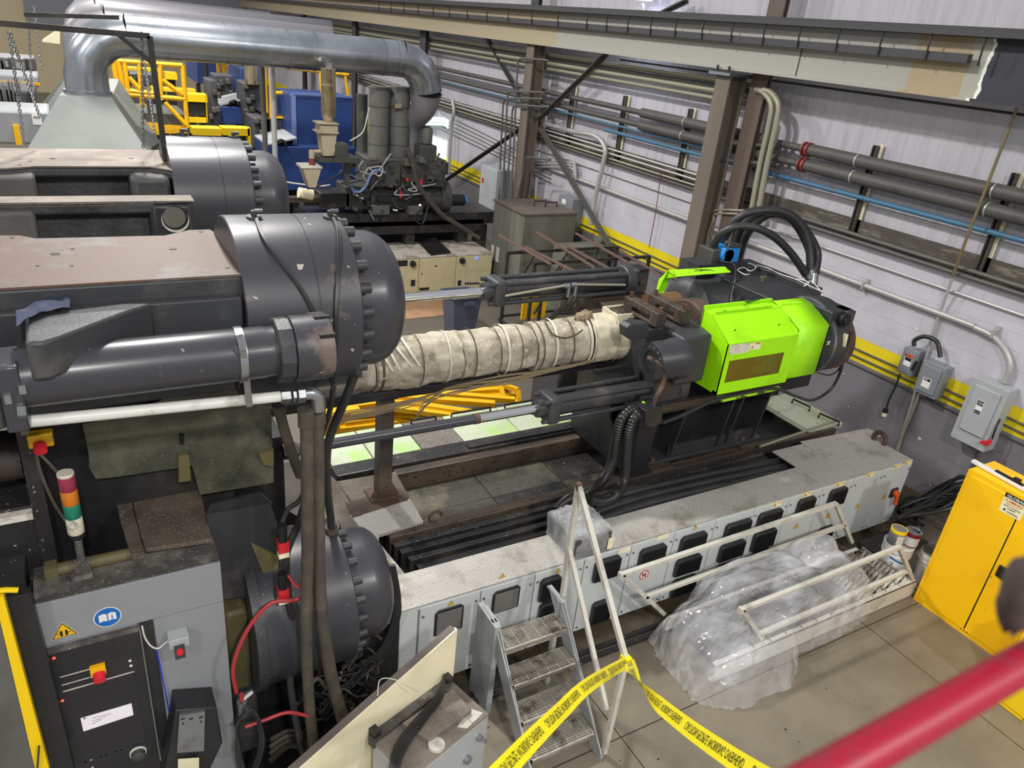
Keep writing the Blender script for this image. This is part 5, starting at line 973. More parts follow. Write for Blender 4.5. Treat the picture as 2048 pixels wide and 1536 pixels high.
r = MB(); q = V((3.02, 0, 0)); a, b, c, d = V((3.02, 3.73, 2.0)), V((3.02, 2.87, 1.03)), V((3.02, 2.88, .03)), V((3.02, 3.70, .95))
MB().bar(a, b, .04, .04).bar(b, c, .04, .04, X).bar(a, V((3.02, 3.72, 1.45)), .04, .04, X).bar(V((3.02, 3.72, 1.45)), d, .04, .04, X).bar(V((3.02, 3.71, 1.40)), V((3.02, 2.95, .43)), .035, .035).build('handrail', 'stair_white', s, bevel=.003)
MB().prism([a + V((-.021, -.02, .02)), a + V((-.021, .022, .02)), a + V((-.021, .022, -.0)), a + V((-.021, -.02, -.03))], (.042, 0, 0)).build('rail_cap', 'rust', s)
# ---------------------------------------------------------------- fallen stair with rails
f = thing('fallen_stair', 'long white stair lying on its side with rails, half under clear plastic', 'stair', (5.9, 3.45, 0))
MB().box(4.35, 3.06, .0, 7.28, 3.075, .2).box(4.35, 3.06, .19, 7.28, 3.12, .2).box(4.35, 3.06, 0, 7.28, 3.12, .012).build('near_stringer', 'stair_white', f, bevel=.003)
MB().box(4.35, 3.72, .0, 7.1, 3.735, .22).box(4.35, 3.68, .21, 7.1, 3.735, .22).build('far_stringer', 'stair_white', f, bevel=.003)
for i in range(13):
    x = 4.5 + i * .215; m = MB(); n = 12
    for k in range(n): yy = 3.1 + .6 * k / n; m.bar((x, yy, .05), (x + .13, yy, .19), .008, .03, Y)
    m.bar((x, 3.09, .05), (x, 3.71, .05), .03, .03).bar((x + .13, 3.09, .19), (x + .13, 3.71, .19), .012, .03)
    for k in range(3): m.bar((x + .03 + .04 * k, 3.09, .08 + .04 * k), (x + .03 + .04 * k, 3.71, .08 + .04 * k), .01, .02)
    m.build('tread', 'grating' if i > 8 else 'grate_dark', f)
def rail(pts, nm):
    m = MB()
    for i in range(len(pts) - 1): m.bar(pts[i], pts[i + 1], .042, .042, X if abs((V(pts[i + 1]) - V(pts[i])).z) > .3 else Z)
    m.build(nm, 'stair_white', f, bevel=.003)
rail([(4.54, 3.12, .74), (6.74, 3.12, .77), (7.42, 3.12, .02)], 'near_rail'); rail([(4.9, 3.12, .32), (7.1, 3.12, .35)], 'near_mid_rail'); rail([(4.54, 3.12, .74), (4.95, 3.12, .25)], 'near_post')
rail([(4.37, 3.8, .17), (3.72, 3.8, .86), (6.56, 3.8, .9), (7.13, 3.8, .22)], 'far_rail'); rail([(4.06, 3.8, .49), (6.86, 3.8, .54)], 'far_mid_rail')
for p in ((4.54, 3.12, .74), (3.72, 3.8, .86)): p = V(p); MB().box(p.x - .03, p.y - .024, p.z - .026, p.x, p.y + .024, p.z + .026).build('end_cap', 'stair_white', f)
q = V((7.2, 3.1, 0));
# clear plastic sheet draped over the stair: two lobes and a tail
def drape(x, y):
    def lobe(cx, cy, rx, ry, h, p=3.2, rot=0):
        u, v = (x - cx), (y - cy); c_, s_ = math.cos(rot), math.sin(rot); u, v = (u * c_ + v * s_) / rx, (-u * s_ + v * c_) / ry
        d = (abs(u) ** p + abs(v) ** p) ** (1 / p); return h * max(0, 1 - d ** 4) ** .6 if d < 1 else -1
    a = max(lobe(4.7, 3.27, .62, .52, .5), lobe(5.75, 3.42, 1.02, .44, .55), lobe(5.35, 3.6, .8, .3, .66), lobe(6.15, 3.66, .36, .22, .68))
    return a
NX, NY = 130, 64; rows = {}; xs_, ys_ = [3.9 + 3.0 * i / NX for i in range(NX + 1)], [2.62 + 1.36 * j / NY for j in range(NY + 1)]
m = MB(); idx = {}; hs = {}
for i, x in enumerate(xs_):
    for j, y in enumerate(ys_):
        h = drape(x, y)
        if h >= 0:
            p = V((x, y, 0)); w1 = 1 - abs(noise.noise(V((x * 2.1 + y * 1.7, y * 2.6 - x * .8, .3)))) * 2; w2 = 1 - abs(noise.noise(V((x * 4.3 - y * 3, y * 5 + x, 4)))) * 2
            hs[i, j] = max(.02, h * (.92 + .14 * noise.noise(p * 1.5)) + .05 * w1 + .012 * w2)
            idx[i, j] = len(m.v); m.v.append(V((x + .03 * noise.noise(p * 6), y + .03 * noise.noise(p * 6 + V((9, 0, 0))), hs[i, j])))
for i in range(NX):
    for j in range(NY):
        c = [(i, j), (i + 1, j), (i + 1, j + 1), (i, j + 1)]
        if all(k in idx for k in c): m.f.append(tuple(idx[k] for k in c)); m.m.append(0)
# skirt to the floor
edge = {}
for fc in m.f:
    for k in range(4):
        e = (fc[k], fc[(k + 1) % 4]); edge[e] = edge.get(e, 0) + 1
bd = [e for e in edge if (e[1], e[0]) not in edge]
low = {}
for a, b in bd:
    for k in (a, b):
        if k not in low:
            p = m.v[k]; q = V((p.x, p.y, .008)); d = V((p.x - 5.0, p.y - 3.4, 0)); q += d.normalized() * .04 * (1 + noise.noise(p * 5)); low[k] = len(m.v); m.v.append(q)
for a, b in bd: m.f.append((b, a, low[a], low[b])); m.m.append(0)
o = one(m, 'plastic_sheet', 'clear_plastic', 'crumpled clear plastic sheet draped over the fallen white stair', 'plastic sheet', ang=180)
o.modifiers.new('sub', 'SUBSURF').render_levels = 1
# ---------------------------------------------------------------- plastic-wrapped box on the tread plate
o = thing('wrapped_box', 'dark box wrapped in clear plastic, twisted on top, on the tread plate', 'box', (3.45, 4.22, ZD))
MB().box(3.31, 4.0, ZD, 3.7, 4.42, 1.2).build('box', 'machine_grey', o, bevel=.01)
rows = []; cx, cy = 3.5, 4.22
for j in range(12):
    t = j / 11; row = []
    for i in range(49):
        a = 2 * math.pi * i / 48; c_, s_ = math.cos(a), math.sin(a); sq = 1 / max(abs(c_), abs(s_)) ** .8
        if t < .5: r_, z = 1.0, ZD + .004 + .25 * (t / .5)
        else: k = (t - .5) / .5; r_, z = 1 - k * .98, ZD + .255 + .05 * math.sin(k * 1.57) + .07 * k ** 6
        w_ = .005 * math.sin(a * 17 + 3 * noise.noise(V((c_, s_, t * 3)))) * (1 if t > .45 else .4) + .014 * noise.noise(V((c_ * 3, s_ * 3, t * 4)))
        row.append(V((cx + c_ * (.215 * sq * r_ + w_), cy + s_ * (.23 * sq * r_ + w_), max(ZD + .003, z + w_ * .6))))
    rows.append(row)
MB().grid(rows, True).build('plastic_wrap', 'bag_plastic', o, ang=180)
MB().box(3.66, 3.985, ZD + .04, 3.72, 3.99, ZD + .16).build('paper_label', 'label_cream', o)
# ---------------------------------------------------------------- caution tape
def ribbon(path, twist, texts, label):
    w = cr(path, 14); n = len(w); acc = [0]
    for i in range(n - 1): acc.append(acc[-1] + (w[i + 1] - w[i]).length)
    Lt = acc[-1]; fr = []
    for i, p in enumerate(w):
        d = (w[min(i + 1, n - 1)] - w[max(i - 1, 0)]).normalized(); v = (p - CAM_LOC).normalized(); u = d.cross(v).normalized(); nn = u.cross(d)
        a = twist(acc[i] / Lt); fr.append((d, u * math.cos(a) + nn * math.sin(a), nn * math.cos(a) - u * math.sin(a)))
    def at(s_, t_, off):
        s_ = max(0, min(Lt - 1e-4, s_)); i = 0
        while acc[i + 1] < s_: i += 1
        k = (s_ - acc[i]) / (acc[i + 1] - acc[i]); u = fr[i][1].lerp(fr[i + 1][1], k); nn = fr[i][2].lerp(fr[i + 1][2], k)
        return w[i].lerp(w[i + 1], k) + u * t_ + nn * off
    H = .038; m = MB(); m.grid([[w[i] - fr[i][1] * H for i in range(n)], [w[i] + fr[i][1] * H for i in range(n)]])
    o = thing('caution_tape', label, 'tape', w[0]); m.build('ribbon', 'tape', o)
    for body, s0, flip, rev in texts:
        vs, fs = text_mesh(body, .052, None, None, None, False); m = MB(); q = []
        for sd in (-.0015, .0015):
            m.add([at(s0 + (-1 if rev else 1) * p.x * .74, (-1 if flip else 1) * (p.y - .02), sd) for p in vs], fs)
        m.build('lettering', 'black_print', o)
T0 = V((3.045, 2.86, 1.02))
ribbon([T0, PD(1180, 1368, 4.4), PD(1120, 1424, 3.7), PD(1060, 1484, 3.15), PD(1000, 1548, 2.75), PD(930, 1624, 2.4)], lambda t: 0, [('CAUTION PEOPLE WORKING OVERHEAD', .84 + .8 * k, False, True) for k in range(6)], 'yellow caution tape with black print stretching lower left from the stair rail')
def tw(t): return 0 if t < .2 else (math.pi * min(1, (t - .2) / .3))
ribbon([T0, PD(1268, 1350, 4.8), PD(1293, 1384, 4.4), PD(1322, 1412, 4.1), PD(1375, 1454, 3.6), PD(1440, 1500, 3.2), PD(1520, 1552, 2.8), PD(1620, 1610, 2.4)], tw, [('UTION PEOPLE WORKING', .04, False, False)] + [('CAUTION PEOPLE WORKING OVERHEAD', .62 + .8 * k, False, False) for k in range(4)], 'yellow caution tape with a twist running lower right from the stair rail')
m = MB(); m.box(2.99, 2.835, .96, 3.05, 2.905, 1.06); one(m, 'tape_knot', 'tape', 'yellow tape knotted round the stair rail corner', 'tape')
# ---------------------------------------------------------------- flammables cabinets
o = thing('safety_cabinet', 'tall yellow flammables cabinet with safety sign and black paddle latch', 'cabinet', (7.46, 2.47, 0))
MB().box(7.25, 1.93, .0, 7.685, 3.02, 1.65).build('body', 'yellow', o, bevel=.008)
MB().box(7.236, 2.475, .05, 7.252, 2.985, 1.6).build('door', 'yellow', o, bevel=.006); d2 = MB().box(7.236, 1.965, .05, 7.252, 2.468, 1.6).build('door', 'yellow', o, bevel=.006)
MB().box(7.242, 1.93, 0, 7.25, 3.02, .05).box(7.242, 1.93, 1.6, 7.25, 3.02, 1.65).box(7.242, 2.985, .05, 7.25, 3.02, 1.6).build('frame', 'yellow', o)
m = MB().box(7.2355, 2.466, .05, 7.237, 2.476, 1.6); m.build('door_gap', 'dark', o)
q = P(2010, 1148, x=7.23); MB().box(7.21, q.y - .1, q.z - .065, 7.236, q.y + .07, q.z + .065).build('latch', 'black_print', d2, bevel=.012, seg=3); MB().cyl((7.209, q.y - .06, q.z - .01), (7.203, q.y - .06, q.z - .01), .014, 14).build('lock', 'steel', d2)
def sign_on(px, py, w_, h_): return P(px, py, x=7.2345)
a = P(2013, 984, x=7.2345); c = P(2046, 1003, x=7.2345); y1, y0 = a.y, a.y - .2; z1 = a.z
MB().box(7.2335, y0, z1 - .045, 7.2352, y1, z1).build('sign_band', 'black_print', o); MB().box(7.2338, y0 - .0, z1 - .2, 7.235, y1, z1 - .045).build('sign_field', 'label_cream', o)
def sg(b_, s_, dz, mt, sq=1): text_mesh(b_, s_, (7.2325, (y0 + y1) / 2, z1 - dz), -Y, Z, True, sq, True).build('sign_text', mt, o)
sg('GLOBAL', .036, .035, 'white', 1.2); sg('FLAMMABLE', .036, .08, 'sign_orange', .85); sg('KEEP FIRE AWAY', .018, .103, 'sign_orange', .9); sg('SAFETY STORAGE', .02, .128, 'black_print', .95); sg('CABINET', .02, .15, 'black_print', .95)
q = V((7.2325, y1 - .03, z1 - .175)); MB().prism([q, q - Y * .03, q - Y * .015 + Z * .024], (-.0005, 0, 0)).build('sign_triangle', 'black_print', o); MB().box(7.232, y0 + .03, z1 - .172, 7.2325, y0 + .13, z1 - .168).box(7.232, y0 + .03, z1 - .182, 7.2325, y0 + .13, z1 - .178).build('sign_text', 'black_print', o)
q = P(1928, 1260, x=7.2345); MB().box(7.233, q.y - .05, q.z - .012, 7.2352, q.y + .05, q.z + .012).build('small_label', 'yellow', o)
for s_ in range(3): yy = q.y + .03 - .03 * s_; MB().prism([(7.2325, yy - .01, q.z - .008), (7.2325, yy + .01, q.z - .008), (7.2325, yy, q.z + .009)], (-.0004, 0, 0)).build('label_symbol', 'black_print', o)
t_ = thing('lamp_tube', 'white tube with black clip lying on top of the flammables cabinet', 'tube', (7.37, 2.75, 1.66)); MB().bar((7.39, 3.08, 1.675), (7.33, 2.2, 1.675), .05, .035).build('tube', 'pail_white', t_, bevel=.006); MB().bar((7.38, 2.85, 1.70), (7.36, 2.58, 1.70), .03, .02).box(7.35, 2.62, 1.66, 7.4, 2.68, 1.73).build('clip', 'black_print', t_)
o = thing('safety_cabinet', 'second, brighter yellow cabinet, mostly hidden behind the red handrail', 'cabinet', (6.9, 1.4, 0)); MB().box(6.665, .85, 0, 7.1, 1.86, .9).build('body', 'yellow_bright', o, bevel=.008); MB().box(6.655, .9, .05, 6.667, 1.82, .86).build('door', 'yellow_bright', o, bevel=.005)
q = P(2047, 1441, x=6.654); MB().box(6.6525, q.y - .12, q.z - .03, 6.6545, q.y + .01, q.z + .03).build('label', 'yellow_bright', o); MB().box(6.6515, q.y - .1, q.z - .025, 6.6525, q.y + .005, q.z - .02).box(6.6515, q.y - .1, q.z + .02, 6.6525, q.y + .005, q.z + .025).box(6.6515, q.y - .0, q.z - .02, 6.6525, q.y + .005, q.z + .02).build('label_print', 'black_print', o)
# ---------------------------------------------------------------- pails, cans, cable heap
def pail(x, y, r, h, label, nm='pail', lid=True):
    o = thing(nm, label, 'pail', (x, y, 0)); pr_ = [(0, r * .86), (.01, r * .88), (h * .72, r * .97), (h * .73, r * 1.04), (h * .77, r * 1.04), (h * .78, r * .98), (h * .86, r), (h * .87, r * 1.05), (h * .9, r * 1.05), (h, r)]
    MB().lathe((x, y, 0), Z, pr_, 36).build('body', 'pail_white', o)
    if lid: MB().lathe((x, y, h - .005), Z, [(0, r * 1.06), (.02, r * 1.07), (.024, r * .97), (.018, r * .95)], 36).build('lid', 'pail_white', o)
    return o
o = pail(7.38, 3.43, .15, .4, 'white pail with blue label carrying two paint cans')
m = MB(); m.grid([[V((7.38 + .1445 * math.cos(t), 3.43 + .1445 * math.sin(t), z)) for t in (math.radians(185 + 80 * i / 10) for i in range(11))] for z in (.06, .26)]); m.build('label', 'white', o)
m = MB(); m.grid([[V((7.38 + .1455 * math.cos(t), 3.43 + .1455 * math.sin(t), z - .05 * i / 10)) for i, t in ((i, math.radians(190 + 70 * i / 10)) for i in range(11))] for z in (.27, .29)]); m.grid([[V((7.38 + .1455 * math.cos(t), 3.43 + .1455 * math.sin(t), z)) for t in (math.radians(205 + 25 * i / 6) for i in range(7))] for z in (.07, .13)]); m.build('label_band', 'sign_blue', o)
text_mesh('2', .09, (7.38 - .15 * .93, 3.43 - .04, .17), V((.38, -.92, 0)), Z, True).build('label_number', 'sign_blue', o)
pail(7.68, 3.16, .155, .38, 'open dirty white pail beside the yellow cabinet', lid=False)
MB().lathe((7.68, 3.16, .376), Z, [(0, .15), (.012, .15)], 30).build('contents', 'grime', bpy.data.objects['pail.001'])
rows = [[V((7.68 + .172 * math.cos(t) + .015 * noise.noise(V((t * 3, z * 9, 0))), 3.16 + .172 * math.sin(t) + .015 * noise.noise(V((t * 3, z * 9, 5))), z)) for t in (math.radians(190 + 100 * i / 16) for i in range(17))] for z in (.06, .14, .22, .30, .37, .39)]
one(MB().grid(rows), 'rag', 'rag_dark', 'dark cloth hanging over the open white pail', 'rag')
o = thing('paint_can', 'silver paint can with yellow paint-streaked rim on the white pail', 'paint can', (7.31, 3.45, .42)); MB().lathe((7.31, 3.45, .42), Z, [(0, .083), (.004, .085), (.186, .085), (.19, .083)], 32).build('body', 'can_silver', o); MB().lathe((7.31, 3.45, .575), Z, [(0, .0862), (.03, .0865), (.036, .086), (.036, .076), (.025, .074)], 32).build('yellow_rim', 'yellow_bright', o); MB().lathe((7.31, 3.45, .602), Z, [(0, .073), (.002, .07)], 28).build('lid', 'can_silver', o)
m = MB(); m.grid([[V((7.31 + .0862 * math.cos(t), 3.45 + .0862 * math.sin(t), z)) for t in (math.radians(215 + 60 * i / 8) for i in range(9))] for z in (.45, .56)]); m.build('label', 'label_white', o)
o = thing('paint_can', 'white and dark red paint can with wire handle on the white pail', 'paint can', (7.46, 3.37, .42)); MB().lathe((7.46, 3.37, .42), Z, [(0, .08), (.003, .082), (.012, .082)], 32).build('base', 'can_red', o); MB().lathe((7.46, 3.37, .43), Z, [(0, .081), (.11, .081)], 32).build('body', 'pail_white', o); MB().lathe((7.46, 3.37, .54), Z, [(0, .082), (.035, .081), (.05, .078)], 32).build('red_band', 'can_red', o); MB().lathe((7.46, 3.37, .588), Z, [(0, .084), (.01, .084), (.012, .072), (.004, .07)], 32).build('rim', 'steel', o); MB().lathe((7.46, 3.37, .59), Z, [(0, .07), (.002, .068)], 28).build('lid', 'vent_black', o)
MB().tube([V((7.46 + .088 * math.cos(t), 3.37 + .088 * math.sin(t) * -.8, .585 + .03 * math.sin(t * 2 + 1))) for t in (math.pi * (1.0 + i / 12) for i in range(13))], .003, 5).build('handle', 'steel', o)
rnd = random.Random(5)
for i in range(22):
    a = P(1795 + rnd.random() * 40, 1010 + rnd.random() * 28, z=.12 + rnd.random() * .25); b_ = P(1925 + rnd.random() * 30, 950 + rnd.random() * 60, x=8.6 + rnd.random() * .3); mid = (a + b_) / 2 + V((rnd.uniform(-.05, .05), rnd.uniform(-.05, .05), rnd.uniform(.0, .12)))
    a.x = min(a.x, 8.9); one(MB().tube(cr([a + V((.1, -.05, -.1)), a, mid, b_, b_ + V((.1, -.2, -.2))], 6), .022, 7), 'cable', 'conduit_hose', 'thick black cable in the heap between the wall and the yellow cabinet', 'cable', 'cable heap by the wall')
one(MB().tube(cr(PL([(1800, 1012), (1810, 998), (1830, 994), (1850, 1000)], z=.05), 5), .02, 8), 'cable', 'panel_black', 'single dark cable leaving the heap toward the last cabinet', 'cable')
one(MB().box(7.45, 3.55, .0, 8.3, 3.9, .07), 'debris_tray', 'oily', 'oily steel tray on the floor beside the pails', 'tray')
# ---------------------------------------------------------------- red handrail close to the viewer
o = thing('handrail', 'red painted handrail crossing the lower right corner', 'handrail', (.7, .175, 4.6)); MB().cyl((.2, .172, 4.607), (1.5, .165, 4.607), .0155, 28).build('tube', 'rail_red', o)
MB().cyl((1.2, .17, 3.6), (1.2, .17, 4.58), .02, 16).build('post', 'rail_red', o)
rows = [[V((.648 + .026 * math.cos(t) * math.sin(f_), .19 + .02 * math.sin(t) * math.sin(f_), 4.668 + .042 * math.cos(f_))) + V((1, 1, 1)) * .008 * noise.noise(V((t, f_ * 2, 3))) for t in (6.2832 * i / 20 for i in range(21))] for f_ in (3.1416 * j / 12 for j in range(13))]
one(MB().grid(rows, True), 'rag', 'rag_brown', 'blurred dark brown rag bundle just above the red handrail', 'rag', ang=180)
# ---------------------------------------------------------------- small control box and ivory panel in front
o = thing('control_box', 'dusty light grey control box on the floor in front of the ivory panel', 'control box', (1.55, 2.93, 0))
A_, B_, C_ = V((1.15, 3.01, 0)), V((1.80, 3.23, 0)), V((1.905, 2.885, 0)); D_ = A_ + C_ - B_
ux = (B_ - A_).normalized(); uy = (C_ - B_).normalized()
MB().prism([A_, B_, C_, D_], (0, 0, .985)).build('body', 'elec_light', o, bevel=.008); MB().prism([p + Z * .985 for p in (A_, B_, C_, D_)], (0, 0, .015)).build('dusty_top', 'dusty_top', o, bevel=.004)
def top(u, v, z=1.0): return A_ + ux * u + uy * v + Z * z
MB().prism([top(.19, .05), top(.62, .07), top(.60, .28), top(.24, .26)], (0, 0, .045)).build('tray', 'dusty_top', o, bevel=.008)
MB().prism([top(-.01, -.03, .96), top(.66, -.03, .96), top(.66, .03, .96), top(-.01, .03, .96)], (0, 0, .07)).build('channel', 'grime', o)
for u in (.0, .62): MB().prism([top(u, -.05, .93), top(u + .05, -.05, .93), top(u + .05, .02, .93), top(u, .02, .93)], (0, 0, .14)).build('tube_end', 'panel_black', o)
MB().lathe(top(.27, .30, 1.0), Z, [(0, .052), (.02, .052), (.022, .046)], 28).build('knob', 'label_white', o)
fn = (-uy.cross(Z)) if False else uy
for u, z, r in ((.6, .86, .022), (.5, .74, .03), (.66, .78, .012)): q = D_ + ux * u + Z * z; MB().cyl(q, q + uy * .03, r, 16).build('lock', 'steel', o)
MB().prism([top(.46, .29, 1.0), top(.62, .24, 1.0), top(.66, .33, 1.0), top(.5, .34, 1.0)], (0, 0, .003)).build('paper', 'label_white', o); MB().prism([top(.56, .25, 1.003), top(.6, .24, 1.003), top(.61, .27, 1.003), top(.57, .28, 1.003)], (0, 0, .001)).build('red_mark', 'sign_red', o)
for i in range(5):
    one(MB().tube(cr([top(.62, -.02, 1.1), top(.5, .05 + .012 * i, 1.07), top(.3, .09 + .016 * i, 1.06), top(.1, .13 + .02 * i, 1.04), top(-.02, .2 + .02 * i, 1.0), top(-.06, .26 + .02 * i, .85), top(-.05, .3, .6)], 5), .006, 6), 'cable', 'hose', 'black cable lying across the dusty control box top', 'cable', 'cables across the control box')
o = thing('ivory_board', 'large ivory sheet panel with brown top edge standing behind the control box', 'panel', (1.2, 3.1, .2))
pr_ = P(915, 1258, z=1.42); pl_ = P(575, 1560, z=1.12); MB().prism([pr_, pl_, V((pl_.x, pl_.y, .25)), V((pr_.x, pr_.y, .25))], (-.012, .024, 0)).build('sheet', 'ivory', o); MB().bar(pr_ + V((-.02, .03, -.008)), pl_ + V((-.02, .03, -.008)), .05, .016).build('top_edge', 'tank_lid', o)
one(MB().tube(cr([P(755, 1392, z=1.27), P(760, 1360, z=1.35), P(785, 1358, z=1.36), P(820, 1372, z=1.3), P(845, 1385, z=1.2)], 5), .003, 5), 'wire', 'wire_white', 'thin white wire curling over the ivory panel edge', 'wire')
# cables beside the low cylinder
for i, (p, lb) in enumerate((([(765, 1118), (782, 1150), (792, 1200), (790, 1232)], 'left cream braided cable at the end of the cabinet row'), ([(772, 1120), (790, 1150), (796, 1200), (800, 1240)], 'right cream braided cable at the end of the cabinet row'))):
    one(MB().tube(cr(PL(p, y=4.3 - i * .05), 5), .02, 8), 'cable', 'cable_cream', lb, 'cable')
for i in range(4):
    one(MB().tube(cr(PL([(775 + 4 * i, 1130), (788 + 3 * i, 1190), (786 + 3 * i, 1240), (760, 1300 + 6 * i), (715, 1330 + 8 * i), (690, 1350 + 10 * i)], y=3.95), 5), .018, 7), 'cable', 'hose', 'black cable looping under the low dome', 'cable', 'black cables under the low dome')
rnd = random.Random(11)
for i in range(46):
    c = P(rnd.uniform(640, 745), rnd.uniform(1330, 1440), y=rnd.uniform(3.7, 4.0)); pts = [c]
    for k in range(5): pts.append(pts[-1] + V((rnd.uniform(-.12, .12), rnd.uniform(-.05, .05), rnd.uniform(-.12, .1))))
    for p in pts: p.z = max(p.z, .02)
    one(MB().tube(cr(pts, 4), rnd.choice((.006, .009, .012)), 5), 'cable', 'hose' if i % 5 else 'hose_dusty', 'black wire in the tangled heap below the low clamp cylinder', 'wire', 'tangled wires below the low cylinder')
one(MB().tube(cr(PL([(770, 1355), (745, 1378), (722, 1410), (708, 1440), (700, 1460)], z=.15), 5), .014, 8), 'cable', 'cable_yellow', 'yellow cable beside the tangled wires', 'cable')
MBx = one(MB().box(1.35, 4.0, .0, 1.72, 4.4, .9), 'cable_stand', 'dark', 'dark frame behind the cables at the row end', 'frame')
# floor rail in front of the cabinets
m = MB(); m.box(1.6, 3.72, 0, 7.3, 3.76, .03).box(1.6, 3.80, 0, 7.3, 3.84, .03); one(m, 'floor_rail', 'oily', 'pair of low dirty rails on the floor along the cabinets', 'rail')
one(MB().box(1.9, 4.1, 0, 8.1, 4.3, .1), 'plinth', 'dark', 'dark recessed plinth under the cabinet row', 'plinth')
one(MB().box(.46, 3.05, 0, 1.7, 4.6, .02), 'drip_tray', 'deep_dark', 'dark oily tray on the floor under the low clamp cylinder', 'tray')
one(MB().box(.5, 4.35, .02, 1.3, 6.4, .78), 'machine_plinth', 'dark', 'dark machine base block behind the low clamp cylinder', 'machine base')
for i in range(4):
    one(MB().tube(cr(PL([(540, 1480 + i * 14), (580, 1462 + i * 10), (620, 1480 + i * 8), (680, 1520 + i * 6)], z=.1 + .03 * i), 5), .02, 8), 'hose', 'hose_dusty', 'dusty hose lying on the floor below the hanging hoses', 'hose', 'floor hoses by the control cabinet')
# ---------------------------------------------------------------- yellow steel pile behind the bed
rnd = random.Random(3)
spec = [((770, 800), (1025, 838), .40), ((760, 812), (1010, 845), .36), ((775, 792), (990, 808), .45), ((850, 785), (1030, 800), .42), ((690, 846), (905, 818), .2), ((680, 858), (900, 832), .14), ((700, 830), (860, 812), .3), ((905, 776), (1010, 766), .4), ((905, 786), (1015, 778), .36), ((920, 795), (1030, 790), .3), ((660, 820), (760, 806), .25), ((770, 822), (960, 850), .25)]
for a, b, z in spec:
    p, q = P(*a, z=z), P(*b, z=z); one(MB().bar(p, q, .1, .07), 'steel_beam', 'yellow_steel', 'yellow painted steel beam in the pile behind the bed', 'steel beam', 'yellow beams behind the bed', bevel=.004)
o = thing('yellow_rack', 'yellow welded frame at the right end of the beam pile', 'frame', P(1030, 800, z=.3)); m = MB(); a, b, c, d = P(1000, 768, z=.45), P(1036, 780, z=.45), P(1038, 806, z=.3), P(1008, 800, z=.3)
m.bar(a, b, .06, .06).bar(b, c, .06, .06).bar(c, d, .06, .06).bar(d, a, .06, .06); m.build('frame', 'yellow_steel', o); MB().bar(P(905, 792, z=.4), P(915, 775, z=.4), .25, .02).build('board', 'wood', o)
one(MB().bar(P(880, 790, z=.38), P(912, 783, z=.38), .3, .03), 'wood_plank', 'wood', 'wood plank lying among the yellow beams', 'plank')
MB2 = thing('base_block', 'grey box with yellow bands left of the beam pile', 'box', P(690, 800, z=.3)); MB().box(2.3, 8.3, 0, 2.9, 8.8, .35).build('body', 'yellow_steel', MB2, bevel=.01)
o = thing('power_pack', 'dark machine part with black hoses on the floor behind the wrapped barrel', 'machine', (5.6, 7.2, 0)); MB().box(5.05, 7.0, 0, 6.2, 7.6, 1.25).build('body', 'far_dark', o, bevel=.03)
for k in range(5): MB().tube(cr([V((5.1 + .2 * k, 6.98, 1.1)), V((5.05 + .2 * k, 6.9, 1.3)), V((5.25 + .15 * k, 6.9, 1.42)), V((5.45 + .12 * k, 7.1, 1.28))], 5), .03, 8).build('hose', 'hose', o)
# ---------------------------------------------------------------- rack with rusty bars, tank, bin
o = thing('bar_rack', 'black tube rack with two frames carrying rusty bars', 'rack', (7.4, 10.5, 0))
def rframe(y, pts, nm):
    tl, tr = P(*pts[0], y=y), P(*pts[1], y=y); z = (tl.z + tr.z) / 2; m = MB()
    m.bar((tl.x, y, z), (tr.x, y, z), .05, .05).bar((tl.x, y, 0), (tl.x, y, z), .05, .05, X).bar((tr.x, y, 0), (tr.x, y, z), .05, .05, X).bar((tl.x, y, .35), (tr.x, y, .35), .04, .04)
    for k in range(3): m.bar((tl.x + .1 + .7 * k, y, z - .9), (tl.x + .6 + .7 * k, y, z), .03, .03)
    m.build(nm, 'rack_black', o); return z
zr = rframe(10.0, ((1070, 522), (1298, 518)), 'near_frame'); z2 = rframe(11.0, ((1016, 503), (1235, 497)), 'far_frame')
for x in (6.42, 8.82): MB().bar((x, 10, .3), (x, 11, .3), .04, .04).build('tie', 'rack_black', o)
for a, b in (((998, 470), (1102, 528)), ((1050, 493), (1165, 550)), ((1072, 463), (1190, 535)), ((1132, 490), (1235, 545)), ((1152, 466), (1265, 530)), ((1240, 500), (1322, 552))):
    p, q = P(*a, z=zr + .05), P(*b, z=zr + .05); p.z = q.z = zr + .045; one(MB().bar(p, q, .045, .03), 'rusty_bar', 'rust_bar', 'rusty flat bar lying across the black tube rack', 'bar', 'rusty bars on the rack')
o = thing('tank', 'large weathered grey sheet-metal tank with brown lid beside the wall', 'tank', (8.2, 13, 0))
MB().box(7.59, 12.4, .0, 8.84, 13.65, 1.84).build('body', 'tank_grey', o, bevel=.01); MB().box(7.56, 12.37, 1.84, 8.87, 13.68, 1.87).build('lid', 'tank_lid', o)
q = P(1068, 412, z=1.87);
for dx in (0, .2): MB().tube([q + V((dx, dx * -.6, 0)), q + V((dx, dx * -.6, .1)), q + V((dx + .28, dx * -.6, .1)), q + V((dx + .28, dx * -.6, 0))], .015, 6).build('handle', 'dark', o)
for y in (12.75, 12.95, 13.2, 13.4): MB().box(7.575, y, .1, 7.59, y + .03, 1.8).build('seam', 'tank_grey', o)
for a, b in ((986, 490), (996, 495)): q = P(a, b, x=7.57); c = P(a, b + 30, x=7.57); MB().box(7.565, q.y - .06, c.z, 7.575, q.y + .06, q.z).build('label', 'label_white', o)
